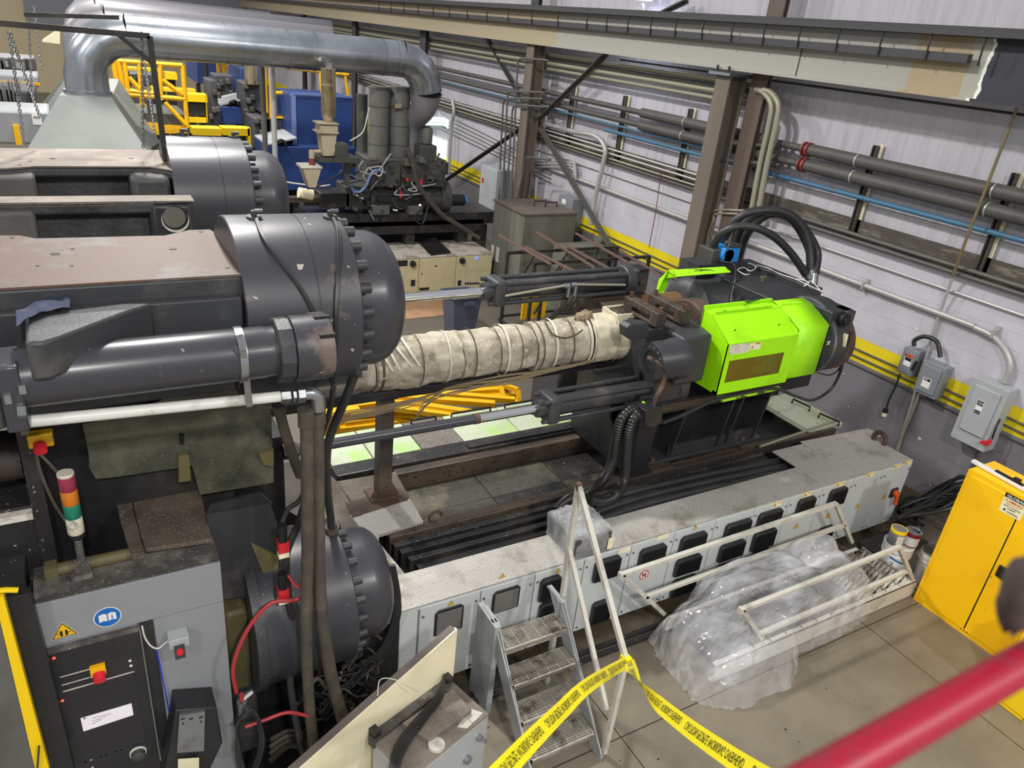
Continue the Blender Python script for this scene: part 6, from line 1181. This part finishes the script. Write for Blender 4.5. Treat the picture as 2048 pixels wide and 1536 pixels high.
for a in ((1135, 500, 1210, 600, 11.6, .5), (1210, 478, 1322, 590, 11.9, .8)):
    p, q = P(a[0], a[1], y=a[4]), P(a[2], a[3], y=a[4]); o = thing('floor_cabinet', 'grey steel cabinet behind the rack, %s' % ('dull and low beside the tank' if a[0] < 1200 else 'greenish with bent open door'), 'cabinet', p); MB().box(p.x, a[4], 0, min(q.x, 9.2), a[4] + a[5], p.z).build('body', 'tank_grey', o, bevel=.008); MB().box(p.x + .05, a[4] - .02, .1, min(q.x, 9.2) - .05, a[4], p.z - .05).build('door', 'machine_grey_light', o)
q = P(903, 655, z=0.0); o = thing('trash_bin', 'dark grey plastic bin on the floor behind the wrapped barrel', 'bin', q); x, y = q.x, 11.2
m = MB(); pr_ = [(0, .2), (.75, .27), (.76, .3), (.8, .3), (.8, .27), (.4, .24)]
for k in range(len(pr_) - 1): pass
m.add([(x + sx * r_, y + sy * r_, z_) for z_, r_ in pr_ for sx, sy in ((-1, -1), (1, -1), (1, 1), (-1, 1))], [(k * 4 + i, k * 4 + (i + 1) % 4, k * 4 + 4 + (i + 1) % 4, k * 4 + 4 + i) for k in range(5) for i in range(4)] + [(0, 3, 2, 1), (20, 21, 22, 23)]); m.build('body', 'bin_grey', o, bevel=.02); MB().box(x - .1, y - .34, .66, x + .1, y - .29, .72).build('handle', 'bin_grey', o)
p, q = P(790, 606, z=.02), P(876, 630, z=.02); one(MB().box(4.9, 12.1, 0, 6.4, 13.0, .02), 'cardboard_sheet', 'cardboard', 'flat brown cardboard sheet on the floor before the cream cabinets', 'cardboard')
p = thing('barrel_dolly', 'low dark trolley with yellow label behind the far lift cylinder', 'trolley', (6.9, 9.9, 0)); MB().box(6.7, 9.75, 0, 7.5, 10.5, .12).box(6.75, 10.2, .12, 6.8, 10.25, 1.2).build('frame', 'rack_black', p); MB().box(6.6, 10.52, .45, 7.1, 10.55, .9).build('label_plate', 'warn_yellow', p)
# ---------------------------------------------------------------- second machine behind
def bgbox(px0, py0, px1, py1, y, dep, m=None):
    a, b = P(px0, py0, y=y), P(px1, py1, y=y); return (m or MB()).box(a.x, y, b.z, b.x, y + dep, a.z)
ym = 13.3
for i, (a, b, lb) in enumerate(((750, 838, 'cream cabinet with slotted vent strip and grey knob'), (838, 911, 'middle cream cabinet with drilled holes, plain door'), (911, 982, 'right cream cabinet with blue light and grey knob'))):
    x0, x1 = P(a, 560, y=ym).x, P(b, 560, y=ym).x; o = thing('cream_cabinet', lb, 'cabinet', ((x0 + x1) / 2, ym, 0), 'cream cabinets of the second machine')
    MB().box(x0, ym + .02, .05, x1 - .006, ym + 1.1, .80).build('body', 'cream', o); d = MB().box(x0 + .01, ym, .08, x1 - .016, ym + .02, .78).build('door', 'cream', o, bevel=.006); MB().box(x0, ym, .80, x1, ym + 1.1, .815).build('top', 'cream_top', o)
    if i != 1: q = P(825 if i == 0 else 924, 527 if i == 0 else 521, y=ym); MB().lathe(q, -Y, [(0, .065), (.05, .06), (.055, .04)], 16).build('knob', 'vent_black', d)
    if i == 0: bgbox(785, 522, 815, 532, ym - .005, .006).build('vent_strip', 'vent_black', d); bgbox(822, 560, 830, 572, ym - .005, .006).build('handle', 'vent_black', d)
    if i == 2: q = P(953, 516, y=ym); MB().cyl(q, q - Y * .02, .03, 12).build('lamp', 'led_blue', d); bgbox(916, 561, 922, 571, ym - .005, .006).build('socket', 'vent_black', d); [bgbox(930 + k * 5, 565, 933.5 + k * 5, 569, ym - .005, .006).build('vent_slot', 'vent_black', d) for k in range(6)]
    if i == 1: q = P(872, 532, y=ym); MB().cyl(q, q - Y * .006, .02, 10).build('hole', 'deep_dark', d); bgbox(839, 576, 858, 580, ym - .005, .006).build('plate', 'vent_black', d); q = P(843, 547, y=ym); MB().cyl(q, q - Y * .01, .018, 10).build('lock', 'steel', d)
o = thing('steel_sheet', 'dark sheet metal lying across the cream cabinet tops', 'sheet', P(880, 480, y=13.8)); MB().prism([P(830, 478, z=.84), P(862, 510, z=.84), P(902, 505, z=.84), P(865, 470, z=1.0)], (0, 0, .01)).build('sheet', 'dark', o)
o = thing('press_base', 'dark steel base frame of the second machine above the cream cabinets', 'machine base', (6, 14, .8)); y = 14.0
for a in ((620, 432, 990, 446), (620, 448, 965, 462)): bgbox(*a, y, .9).build('beam', 'oily', o)
for x in (820, 925, 962): bgbox(x - 8, 450, x + 8, 505, y + .2, .2).build('post', 'machine_grey', o)
MB().box(4.0, 15.5, .2, 7.8, 16, 1.2).build('back_plate', 'deep_dark', o)
o = thing('injection_unit', 'grey injection unit of the second machine with two upright cylinders', 'injection unit', (5.7, 14, 1.2)); y = 14
a, b = P(700, 405, y=14.3), P(895, 405, y=14.3); MB().cyl((a.x + .35, 14.35, 1.78), (b.x, 14.35, 1.78), .29, 32).build('horizontal_cylinder', 'machine_grey', o); MB().lathe((b.x - .25, 14.35, 1.78), X, [(0, .34), (.22, .34), (.25, .3)], 32).build('end_flange', 'machine_grey', o)
MB().cyl((a.x - .9, 14.35, 1.75), (a.x + .4, 14.35, 1.75), .11, 20).build('tie_rod', 'rail_rust', o); bgbox(575, 396, 700, 404, 14.2, .2).build('guide', 'rail_rust', o)
bgbox(737, 318, 890, 375, 14, .8).build('manifold', 'machine_grey', o, bevel=.02); bgbox(690, 372, 740, 420, 14.1, .6).build('front_block', 'machine_grey', o, bevel=.03); bgbox(745, 412, 780, 430, 13.95, .5).build('saddle', 'machine_grey_light', o, bevel=.02); bgbox(818, 412, 846, 430, 13.95, .5).build('saddle', 'machine_grey_light', o, bevel=.02); bgbox(755, 393, 850, 402, 13.98, .1).build('scale', 'vent_black', o)
for px, lb in ((756, ''), (796, '')):
    t_, b_ = P(px, 172, y=14.4), P(px, 320, y=14.4); MB().lathe((b_.x, 14.4, b_.z), Z, [(0, .2), (t_.z - b_.z - .03, .2), (t_.z - b_.z - .03, .205), (t_.z - b_.z, .2)], 32).build('upright_cylinder', 'machine_grey_light', o)
    for k in range(3): MB().lathe((b_.x, 14.4, b_.z + .3 + .35 * k), Z, [(0, .203), (.02, .203)], 32).build('band', 'machine_grey', o)
bgbox(790, 207, 803, 217, 14.15, .05).build('caution_label', 'stainless', o)
t_, b_ = P(724, 188, y=14.8), P(724, 312, y=14.8); MB().cyl((b_.x, 14.8, b_.z), (t_.x, 14.8, t_.z), .11, 20).build('slim_cylinder', 'machine_grey', o)
t_, b_ = P(853, 252, y=14.2), P(853, 291, y=14.2); h = t_.z - b_.z; MB().lathe((b_.x, 14.2, b_.z), Z, [(0, .05), (.05, .11), (h * .75, .115), (h * .9, .1), (h, .05)], 24).build('accumulator', 'machine_grey_light', o)
bgbox(842, 291, 873, 325, 14, .35).build('valve_block', 'machine_grey', o, bevel=.02); bgbox(870, 325, 897, 350, 14.1, .3).build('valve_block', 'machine_grey', o, bevel=.02); bgbox(738, 325, 800, 372, 13.9, .1).build('cover', 'machine_grey', o, bevel=.01)
for k in range(4): q = P(752 + k * 14, 335 + (k % 2) * 26, y=13.88); MB().cyl(q, q - Y * .03, .03, 10).build('port', 'dark', o)
q = P(905, 400, y=14.3); MB().cyl(q - X * .1, q + X * .25, .12, 18).build('motor', 'vent_black', o); MB().cyl(q + X * .25, q + X * .3, .1, 18).build('motor_cap', 'pump_blue', o)
bgbox(640, 386, 700, 415, 14.1, .5).build('nozzle_block', 'oily', o, bevel=.02)
for c in (((801, 380), (802, 396)), ((842, 358), (842, 370)), ((815, 356), (814, 362))): a, b = P(*c[0], y=13.85), P(*c[1], y=13.85); MB().bar(a, b, .05, .02, Y).build('red_tag', 'button_red', o)
def legs(o, px0, px1, py, y, mat='machine_grey'):
    for px in (px0, px1): q = P(px, py, y=y); MB().box(q.x - .05, y + .1, 0, q.x + .05, y + .2, q.z).build('leg', mat, o)
rc = random.Random(21)
for i in range(46):
    a, b = ((690, 880), (318, 425)); px, py = rc.uniform(*a), rc.uniform(*b); q = P(px, py, y=13.86); k = rc.random()
    if k < .45: s_ = rc.uniform(.02, .07); MB().box(q.x - s_, 13.84, q.z - s_, q.x + s_ * rc.uniform(.5, 1.6), 14.05, q.z + s_).build('valve', rc.choice(('machine_grey', 'machine_grey_light', 'dark', 'conduit_dark')), o, bevel=.008)
    elif k < .7: MB().cyl(q, q + V((rc.uniform(-.2, .2), -.04, rc.uniform(-.2, .2))), rc.uniform(.012, .03), 8).build('fitting', rc.choice(('conduit_dark', 'steel', 'dark')), o)
    else: MB().tube(cr([q, q + V((rc.uniform(-.2, .2), -.08, -.15)), q + V((rc.uniform(-.4, .4), -.06, rc.uniform(-.3, .1))), q + V((rc.uniform(-.6, .6), .0, rc.uniform(-.3, .2)))], 5), .014, 6).build('cable', rc.choice(('hose', 'hose', 'conduit')), o)
def bgc(pts, y, r, mat, label): return one(MB().tube(cr(PL(pts, y=y), 5), r, 6), 'hose', mat, label, 'hose')
bgc([(815, 296), (826, 330), (836, 368), (858, 400), (885, 430), (920, 452), (958, 476)], 13.7, .05, 'hose_dusty', 'long dusty hose drooping from the second machine down to the cream cabinets')
bgc([(704, 365), (705, 380), (718, 384), (732, 372), (740, 352), (752, 340), (770, 345)], 13.8, .025, 'blue_light', 'blue hose looping at the front of the second machine')
bgc([(615, 378), (640, 370), (680, 348), (700, 330)], 13.9, .015, 'hose', 'thin black cable rising to the feeder box'); bgc([(560, 362), (600, 368), (640, 372), (660, 370)], 14.5, .015, 'wire_white', 'thin white cable crossing the blue machine front')
bgc([(700, 282), (725, 265), (734, 235), (738, 215)], 14.0, .012, 'wire_white', 'thin white cable curving up beside the upright cylinders')
o = thing('material_feeder', 'tall feeder with brass-toned cylinder, cream hopper and dark motor box', 'feeder', P(655, 320, y=13.55)); y = 13.55
t_, b_ = P(657, 140, y=y), P(657, 232, y=y); MB().lathe((b_.x, y, b_.z), Z, [(-.12, .04), (0, .125), (t_.z - b_.z, .125), (t_.z - b_.z + .01, .13), (t_.z - b_.z + .03, .13)], 28).build('vessel', 'stainless', o)
q = P(658, 128, y=y); MB().box(q.x - .05, y - .05, q.z - .08, q.x + .04, y + .05, q.z + .02).build('top_valve', 'steel', o); MB().lathe((b_.x, y, b_.z + .5), Z, [(0, .13), (.03, .13)], 28).build('clamp', 'stainless', o)
bgbox(640, 250, 676, 268, y - .15, .3).build('cream_box', 'hopper_beige', o); bgbox(636, 246, 678, 250, y - .18, .36).build('flange', 'hopper_beige', o); bgbox(636, 264, 678, 268, y - .18, .36).build('flange', 'hopper_beige', o)
a = PL([(642, 268), (674, 268), (668, 312), (647, 312)], y=y - .14); MB().prism(a, (0, .28, 0)).build('hopper', 'hopper_beige', o); bgbox(670, 288, 697, 318, y - .15, .3).build('motor_box', 'machine_grey', o, bevel=.01); bgbox(640, 316, 720, 326, y - .2, .5).build('platform', 'machine_grey', o); bgbox(690, 326, 700, 372, y, .1).build('leg', 'machine_grey', o)
t_, b_ = P(624, 300, y=y), P(624, 332, y=y); MB().cyl((b_.x, y, b_.z), (b_.x, y, t_.z), .055, 18).build('tube', 'hopper_beige', o); q = P(624, 316, y=y); MB().cyl((b_.x, y, b_.z), (b_.x, y, q.z), .058, 18).build('red_band', 'pipe_red', o); a = P(628, 303, y=y); c = P(648, 303, y=y); MB().cyl(a, c, .035, 12).build('cross_tube', 'hopper_beige', o)
a = PL([(605, 336), (643, 336), (632, 375), (618, 375)], y=y - .1); MB().prism(a, (0, .3, 0)).build('funnel', 'hopper_beige', o); bgbox(602, 332, 645, 337, y - .12, .34).build('funnel_rim', 'label_white', o)
one(MB().cyl(P(597, 385, y=14.2), P(625, 390, y=14.2), .1, 18), 'paper_roll', 'ivory', 'cream wrapped cylinder end on the second machine', 'roll'); o = thing('white_case', 'small white case on the floor edge behind the motor', 'box', P(910, 425, y=14.6)); bgbox(902, 418, 926, 440, 14.5, .3).build('case', 'white', o)
# blue bins and platforms with yellow rails
for (a, lb, dep) in (((585, 190, 705, 298, 16.6), 'large dark blue open bin behind the feeder', 1.4), ((534, 292, 712, 380, 16.3), 'wide blue machine housing below the dark blue bin', 1.2), ((392, 115, 445, 170, 23), 'far blue housing just under the big duct', 2), ((480, 135, 530, 225, 19.5), 'blue tower left of the pale pole', 1.5), ((440, 212, 490, 250, 19), 'small blue housing with sloping lid', 1.2)):
    o = thing('blue_housing', lb, 'machine housing', P(a[0], a[3], y=a[4])); bgbox(*a, dep).build('body', 'blue', o, bevel=.02); legs(o, a[0] + 6, a[2] - 6, a[3] - 2, a[4], 'dark')
    if dep == 1.4: bgbox(585, 188, 705, 192, a[4] - .03, .04).build('rim', 'blue_light', o); bgbox(583, 190, 594, 298, a[4] - .02, .03).build('corner', 'blue_light', o)
    if dep == 1.2: p, q = P(a[0], a[1], y=a[4]), P(a[0] + 60, a[1] - 14, y=a[4]); MB().prism([(p.x, a[4], p.z), (q.x, a[4], q.z), (q.x, a[4], q.z + .03), (p.x, a[4], p.z + .03)], (0, dep, 0)).build('sloped_lid', 'elec_light', o); r_ = P(a[0] + 28, a[1] - 2, y=a[4] - .02); MB().tube([r_ + V((math.cos(t) * .1, 0, math.sin(t) * .1)) for t in (math.pi * k / 8 for k in range(9))], .03, 6).build('lifting_eye', 'dark', o)
def guard(name, segs, y, r, label, deck=None, plates=(), dep=1.5):
    o = thing(name, label, 'railing', P(*segs[0][0], y=y));
    for k, (a, b, *dy) in enumerate(segs): MB().cyl(P(*a, y=y + (dy[0] if dy else 0)), P(*b, y=y + (dy[1] if len(dy) > 1 else (dy[0] if dy else 0))), r, 8).build('rail', 'yellow_steel', o)
    for a in plates: bgbox(*a, y, .06).build('kick_plate', 'yellow_steel', o)
    legs(o, segs[0][1][0] + 3, segs[0][1][0] + 60, segs[0][1][1], y, 'conduit_dark')
    if deck: bgbox(*deck, y + .05, dep).build('deck', 'machine_grey', o)
    return o
guard('yellow_railing', [((528, 129), (533, 225)), ((541, 131), (543, 237)), ((528, 130), (650, 144)), ((541, 185), (640, 190)), ((640, 140), (645, 190)), ((690, 148), (697, 190)), ((645, 144), (697, 150))], 17.5, .04, 'yellow railing and platform right of the blue tower', (530, 228, 585, 232), ((543, 232, 585, 238),))
guard('yellow_railing', [((435, 118), (440, 165)), ((446, 118), (449, 170)), ((446, 133), (482, 136))], 22, .05, 'short yellow railing further back left of the blue tower', (440, 165, 480, 170), ((449, 168, 482, 175),))
guard('yellow_gantry', [((225, 118), (240, 200)), ((235, 122), (365, 131)), ((365, 131), (375, 255)), ((243, 188), (370, 198)), ((248, 120), (262, 230)), ((278, 122), (285, 215)), ((320, 128), (322, 200)), ((325, 160), (365, 190)), ((258, 155), (285, 185)), ((330, 205), (372, 250)), ((236, 122), (250, 200)), ((242, 180), (322, 188))], 17, .045, 'tall yellow gantry guard behind the galvanised hood', (255, 225, 375, 250), ((320, 250, 375, 268), (285, 245, 330, 270)))
for i, (a, mt, lb, y) in enumerate((((385, 256, 443, 272, 16), 'yellow_bright', 'left yellow guard plate behind the far clamp cylinder', 16), ((445, 256, 500, 272, 16), 'yellow_bright', 'right yellow guard plate behind the far clamp cylinder', 16), ((372, 188, 415, 205, 18), 'yellow_bright', 'yellow machine cover framing a dark grille', 18), ((330, 145, 355, 160, 20), 'yellow_bright', 'small yellow cover further back, right of the gantry', 20), ((246, 134, 320, 144, 21), 'yellow_bright', 'yellow overhead plate seen through the gantry', 21), ((303, 175, 392, 186, 19), 'yellow_bright', 'long yellow cover behind the gantry', 19))):
    o = thing('yellow_cover', lb, 'machine cover', P(a[0], a[3], y=a[4])); bgbox(*a[:4], a[4], .4).build('plate', mt, o); legs(o, a[0] + 8, a[2] - 8, a[3] - 1, a[4] + .1, 'dark')
    if i == 2: bgbox(378, 205, 410, 232, 18.1, .3).build('grille', 'vent_black', o); bgbox(411, 188, 416, 245, 18, .2).build('post', mt, o); bgbox(375, 235, 413, 246, 18, .2).build('sill', mt, o)
    if i == 1: bgbox(495, 256, 503, 300, 16, .2).build('post', mt, o)
for i, (p, y, lb) in enumerate((((549, 125, 553, 330), 14.6, 'thin pale pole in front of the blue housing'), ((529, 125, 534, 330), 14.9, 'thin brownish pole left of the pale pole'), ((408, 118, 414, 155), 19, 'dark post under the big duct'), ((495, 130, 505, 168), 18.5, 'brass-toned upright cylinder beside the blue tower'))):
    a, b = P(p[0], p[1], y=y), P(p[2] - 2, p[3], y=y); one(MB().cyl((b.x, y, b.z if i > 1 else 0), (b.x, y, a.z), .05 if i < 3 else .15, 12), 'pole', ['conduit', 'conduit_dark', 'dark', 'stainless'][i], lb, 'pole')
for i, (a, lb) in enumerate((((417, 160, 440, 260, 18.2), 'dark upright machine column behind the yellow cover'), ((485, 165, 530, 255, 18.6), 'dark motor assembly below the blue tower'), ((430, 150, 480, 215, 20.5), 'dark clutter of machinery beneath the short yellow railing'), ((505, 235, 585, 300, 17.6), 'dark machinery shadowed under the yellow platform'), ((240, 145, 330, 175, 23), 'grey machine body seen through the yellow gantry'))):
    o = thing('background_machine', lb, 'machine', P(a[0], a[3], y=a[4])); bgbox(*a[:4], a[4], .8).build('body', 'far_dark' if i < 4 else 'machine_grey_light', o, bevel=.03); legs(o, a[0] + 4, a[2] - 4, a[3] - 1, a[4], 'dark')
    rr_ = random.Random(i)
    for k in range(5): bx = a[0] + (a[2] - a[0]) * rr_.uniform(0, .75); by = a[1] + (a[3] - a[1]) * rr_.uniform(0, .7); bgbox(bx, by, bx + 10, by + 12, a[4] - .15, .15).build('module', rr_.choice(('machine_grey', 'conduit_dark', 'dark')), o, bevel=.02)
# ---------------------------------------------------------------- galvanised duct and hood
o = thing('duct', 'big shiny galvanised duct running right from the hood to an elbow', 'duct', P(500, 90, y=14)); yd = 14.0; R_ = .31
zc_ = P(480, 86, y=yd).z; c0 = P(230, 86, y=yd); e1 = P(790, 118, y=yd); zc_ = (P(420, 84, y=yd).z + P(700, 110, y=yd).z) / 2
hx = P(172, 150, y=yd).x; zb_ = P(172, 186, y=yd).z
def seg(pts, nm='segment', mat='galv'):
    if nm == 'elbow': MB().tube(pts, R_, 36, False).build(nm, mat, o, ang=60); return
    for i in range(len(pts) - 1):
        MB().tube([pts[i], pts[i + 1]], R_, 36, False).build(nm, mat, o, ang=50)
        d_ = ((pts[min(i + 2, len(pts) - 1)] - pts[i]).normalized()) * .016; MB().tube([pts[i + 1] - d_, pts[i + 1] + d_], R_ + .008, 36, False).build('band', mat, o)
el = [V((hx, yd, zb_)), V((hx, yd, zc_ - .62))] + [V((hx + .62 - .62 * math.cos(t), yd, zc_ - .62 + .62 * math.sin(t))) for t in (.45, .9, 1.25, 1.5708)]
xr = P(800, 118, y=yd).x; run = [el[-1]] + [V((x, yd, zc_)) for x in (hx + 1.2, hx + 2.1, hx + 2.35, hx + 3.1, xr - 1.6, xr - .35, xr - .1, xr)]
E_ = [V((xr + .55 * math.sin(t), yd, zc_ - .55 + .55 * math.cos(t))) for t in (.4, .8, 1.2, 1.5708)] + [V((xr + .55, yd, zc_ - 1.0)), V((xr + .5, yd, zc_ - 1.9))]
seg(el, 'elbow'); seg(run); seg([run[-1]] + E_[:4], 'elbow', 'galv'); w_ = cr([E_[3], E_[3] + V((.0, .1, -.3)), E_[3] + V((-.06, .5, -.75)), E_[3] + V((-.06, .6, -1.7))], 5); MB().tube(w_, R_, 32, False, [R_ - (R_ - .2) * min(1, i / 9) for i in range(len(w_))]).build('reducer', 'duct_dull', o, ang=60)
h_ = thing('hood', 'pale galvanised pyramid hood below the duct elbow', 'hood', V((hx, yd, zb_)))
bz = P(200, 300, y=13.0).z; x0, x1 = P(55, 300, y=13.0).x, P(293, 300, y=13.0).x; tz = zb_; a, b = P(118, 185, y=13.55).x, P(222, 187, y=13.55).x
br = P(320, 284, z=bz); bl = br - V((x1 - x0, 0, 0)); tr_ = P(238, 158, z=tz); bt = [V((x0, 13.0, bz)), V((x1, 13.0, bz)), br, bl]; tp_ = [V((a, 13.55, tz)), V((b, 13.55, tz)), tr_, tr_ - V((b - a, 0, 0))]; print('hood back', br, tr_)
m = MB(); m.add(bt + tp_, [(0, 1, 5, 4), (1, 2, 6, 5), (2, 3, 7, 6), (3, 0, 4, 7), (4, 5, 6, 7)]); m.build('shell', 'hood', h_)
MB().cyl((hx, yd, tz - .02), (hx, yd, tz + .05), R_ + .03, 36).build('collar', 'galv', h_)
for i, (hy, zo, lb) in enumerate(((20.5, 38, 'second'), (27.5, 12, 'third'))):
    o = thing('duct', '%s, duller duct running parallel behind the shiny one' % lb, 'duct', P(300, zo, y=hy)); z = P(300 if i == 0 else 280, 45 if i == 0 else 22, y=hy).z; xx = P(150, 50, y=hy).x; R_ = .3
    mt = 'duct_dull'; el = [V((xx, hy, z - 2.0)), V((xx, hy, z - .6))] + [V((xx + .6 - .6 * math.cos(t), hy, z - .6 + .6 * math.sin(t))) for t in (.5, 1.0, 1.5708)]
    seg(el, 'elbow', mt); xr2 = P(660, 70, y=hy).x; seg([el[-1], V((xx + 2.2, hy, z)), V((xx + 4.5, hy, z)), V((xr2, hy, z))], 'segment', mt)
    h2 = thing('hood', '%s pale hood further back, partly behind the first hood' % lb, 'hood', V((xx, hy, z - 2))); m = MB(); zb2 = z - 2.0; zz = zb2 - 1.3
    m.add([(xx - 1.5, hy - 1, zz), (xx + 1.3, hy - 1, zz), (xx + 1.3, hy + 1, zz), (xx - 1.5, hy + 1, zz), (xx - .45, hy - .4, zb2), (xx + .45, hy - .4, zb2), (xx + .45, hy + .4, zb2), (xx - .45, hy + .4, zb2)], [(0, 1, 5, 4), (1, 2, 6, 5), (2, 3, 7, 6), (3, 0, 4, 7), (4, 5, 6, 7)]); m.build('shell', 'hood', h2); MB().cyl((xx, hy, zb2 - .02), (xx, hy, zb2 + .06), R_ + .03, 30).build('collar', mt, h2)
for i, (pts, hy, mt, r_, lb) in enumerate((([(205, 6), (540, 45)], 34, 'duct_dull', .3, 'pale duct high at the back, topmost of the parallel runs'), ([(240, 22), (560, 52)], 31, 'duct_dull', .3, 'grey duct just below the topmost back duct'))):
    a, b = PL(pts, y=hy); b.z = a.z; one(MB().cyl(a, b, r_, 28), 'duct', mt, lb, 'duct')
# ---------------------------------------------------------------- chain barrier frame
o = thing('chain_stand', 'black square-bar frame holding chains above the far platen', 'frame', P(327, 285, y=6.6)); y = 6.62
tl, tr, bt_ = P(-60, 52, y=y), P(298, 62, y=y), P(327, 275, y=y); tr.z = tl.z = (tl.z + tr.z) / 2
m = MB(); m.bar(tl, tr, .04, .04).bar(tr, V((bt_.x, y, 3.84)), .04, .04, X).bar(tr + V((-.22, 0, 0)), tr + V((.012, 0, -.2)), .03, .03); m.build('frame', 'rack_black', o)
a, b = P(48, 29, y=8.2), P(238, 35, y=8.2); one(MB().bar(a, b, .035, .035), 'bar', 'rack_black', 'second black bar behind the chain frame', 'bar')
link_me = None
def chain(p, q, label, grp=None, cross=.016, r=.0045):
    n = int((q - p).length / (cross * 1.35)); o = MB(); d = (q - p).normalized(); s0, u0 = frame(d); L_ = (q - p).length
    for i in range(n):
        c = p.lerp(q, (i + .5) / n) - Z * .0; s_ = s0 if i % 2 else u0
        o.tube([c + d * math.cos(t) * cross + s_ * math.sin(t) * cross * .55 for t in (2 * math.pi * k / 8 for k in range(9))], r, 5, False)
    return one(o, 'chain', 'steel', label, 'chain', grp)
chain(P(18, 62, y=6.62), P(48, 285, y=6.75), 'bright chain hanging from the left of the frame')
chain(P(19, 64, y=6.6), P(80, 235, y=7.1), 'chain slanting away from the left end of the frame to the grey beam')
chain(P(283, 65, y=6.62), P(286, 295, y=6.7), 'bright chain hanging from the right of the frame')
chain(P(281, 68, y=6.66), P(310, 270, y=7.3), 'thin chain behind the right bright chain', r=.0035)
chain(P(57, 33, y=8.2), P(63, 175, y=8.3), 'faint chain hanging from the second black bar', r=.0035); chain(P(68, 14, y=9.5), P(84, 140, y=9.5), 'faintest chain at the upper left, furthest back', r=.0035)
# ---------------------------------------------------------------- machines at the far left
for i, (a, mt, lb, dep) in enumerate((((-150, 215, 110, 290, 15.5), 'grey_long', 'long grey machine housing left of the hood with white notice', 1.2), ((-150, 140, 80, 175, 20), 'grey_long', 'second long grey housing further back at the left', 1.2), ((-150, 102, 70, 125, 26), 'grey_long', 'third long grey housing near the far wall', 1.2), ((-150, 172, 75, 215, 17.5), 'far_dark', 'dark machine tops between the grey housings', 1.5), ((-150, 125, 72, 142, 23), 'far_dark', 'dark machinery strip behind the second grey housing', 1.5))):
    o = thing('machine_housing', lb, 'machine housing', P(20, a[3], y=a[4])); bgbox(*a, dep).build('body', mt, o, bevel=.04)
    if i == 0: bgbox(62, 224, 85, 250, a[4] - .02, .01).build('notice', 'white', o); bgbox(66, 232, 80, 237, a[4] - .03, .01).build('notice_print', 'print_grey', o); bgbox(25, 250, 45, 290, a[4] - .05, .05).build('yellow_stand', 'yellow_steel', o)
    if i == 1: bgbox(-150, 160, 80, 166, a[4] - .05, .05).build('yellow_strip', 'yellow_steel', o)
    if i in (3, 4):
        rr_ = random.Random(i)
        for k in range(10): bx = rr_.uniform(-20, 65); bgbox(bx, a[1] - rr_.uniform(0, 10), bx + 12, a[3], a[4] - .2, .3).build('module', rr_.choice(('machine_grey', 'conduit_dark', 'grime')), o, bevel=.02)
o = thing('far_hood', 'beige sloping hood at the upper left by the far wall', 'hood', P(100, 80, y=30)); MB().prism(PL([(85, 84), (120, 60), (120, 88)], y=30), (0, 1.5, 0)).build('shell', 'ivory', o)
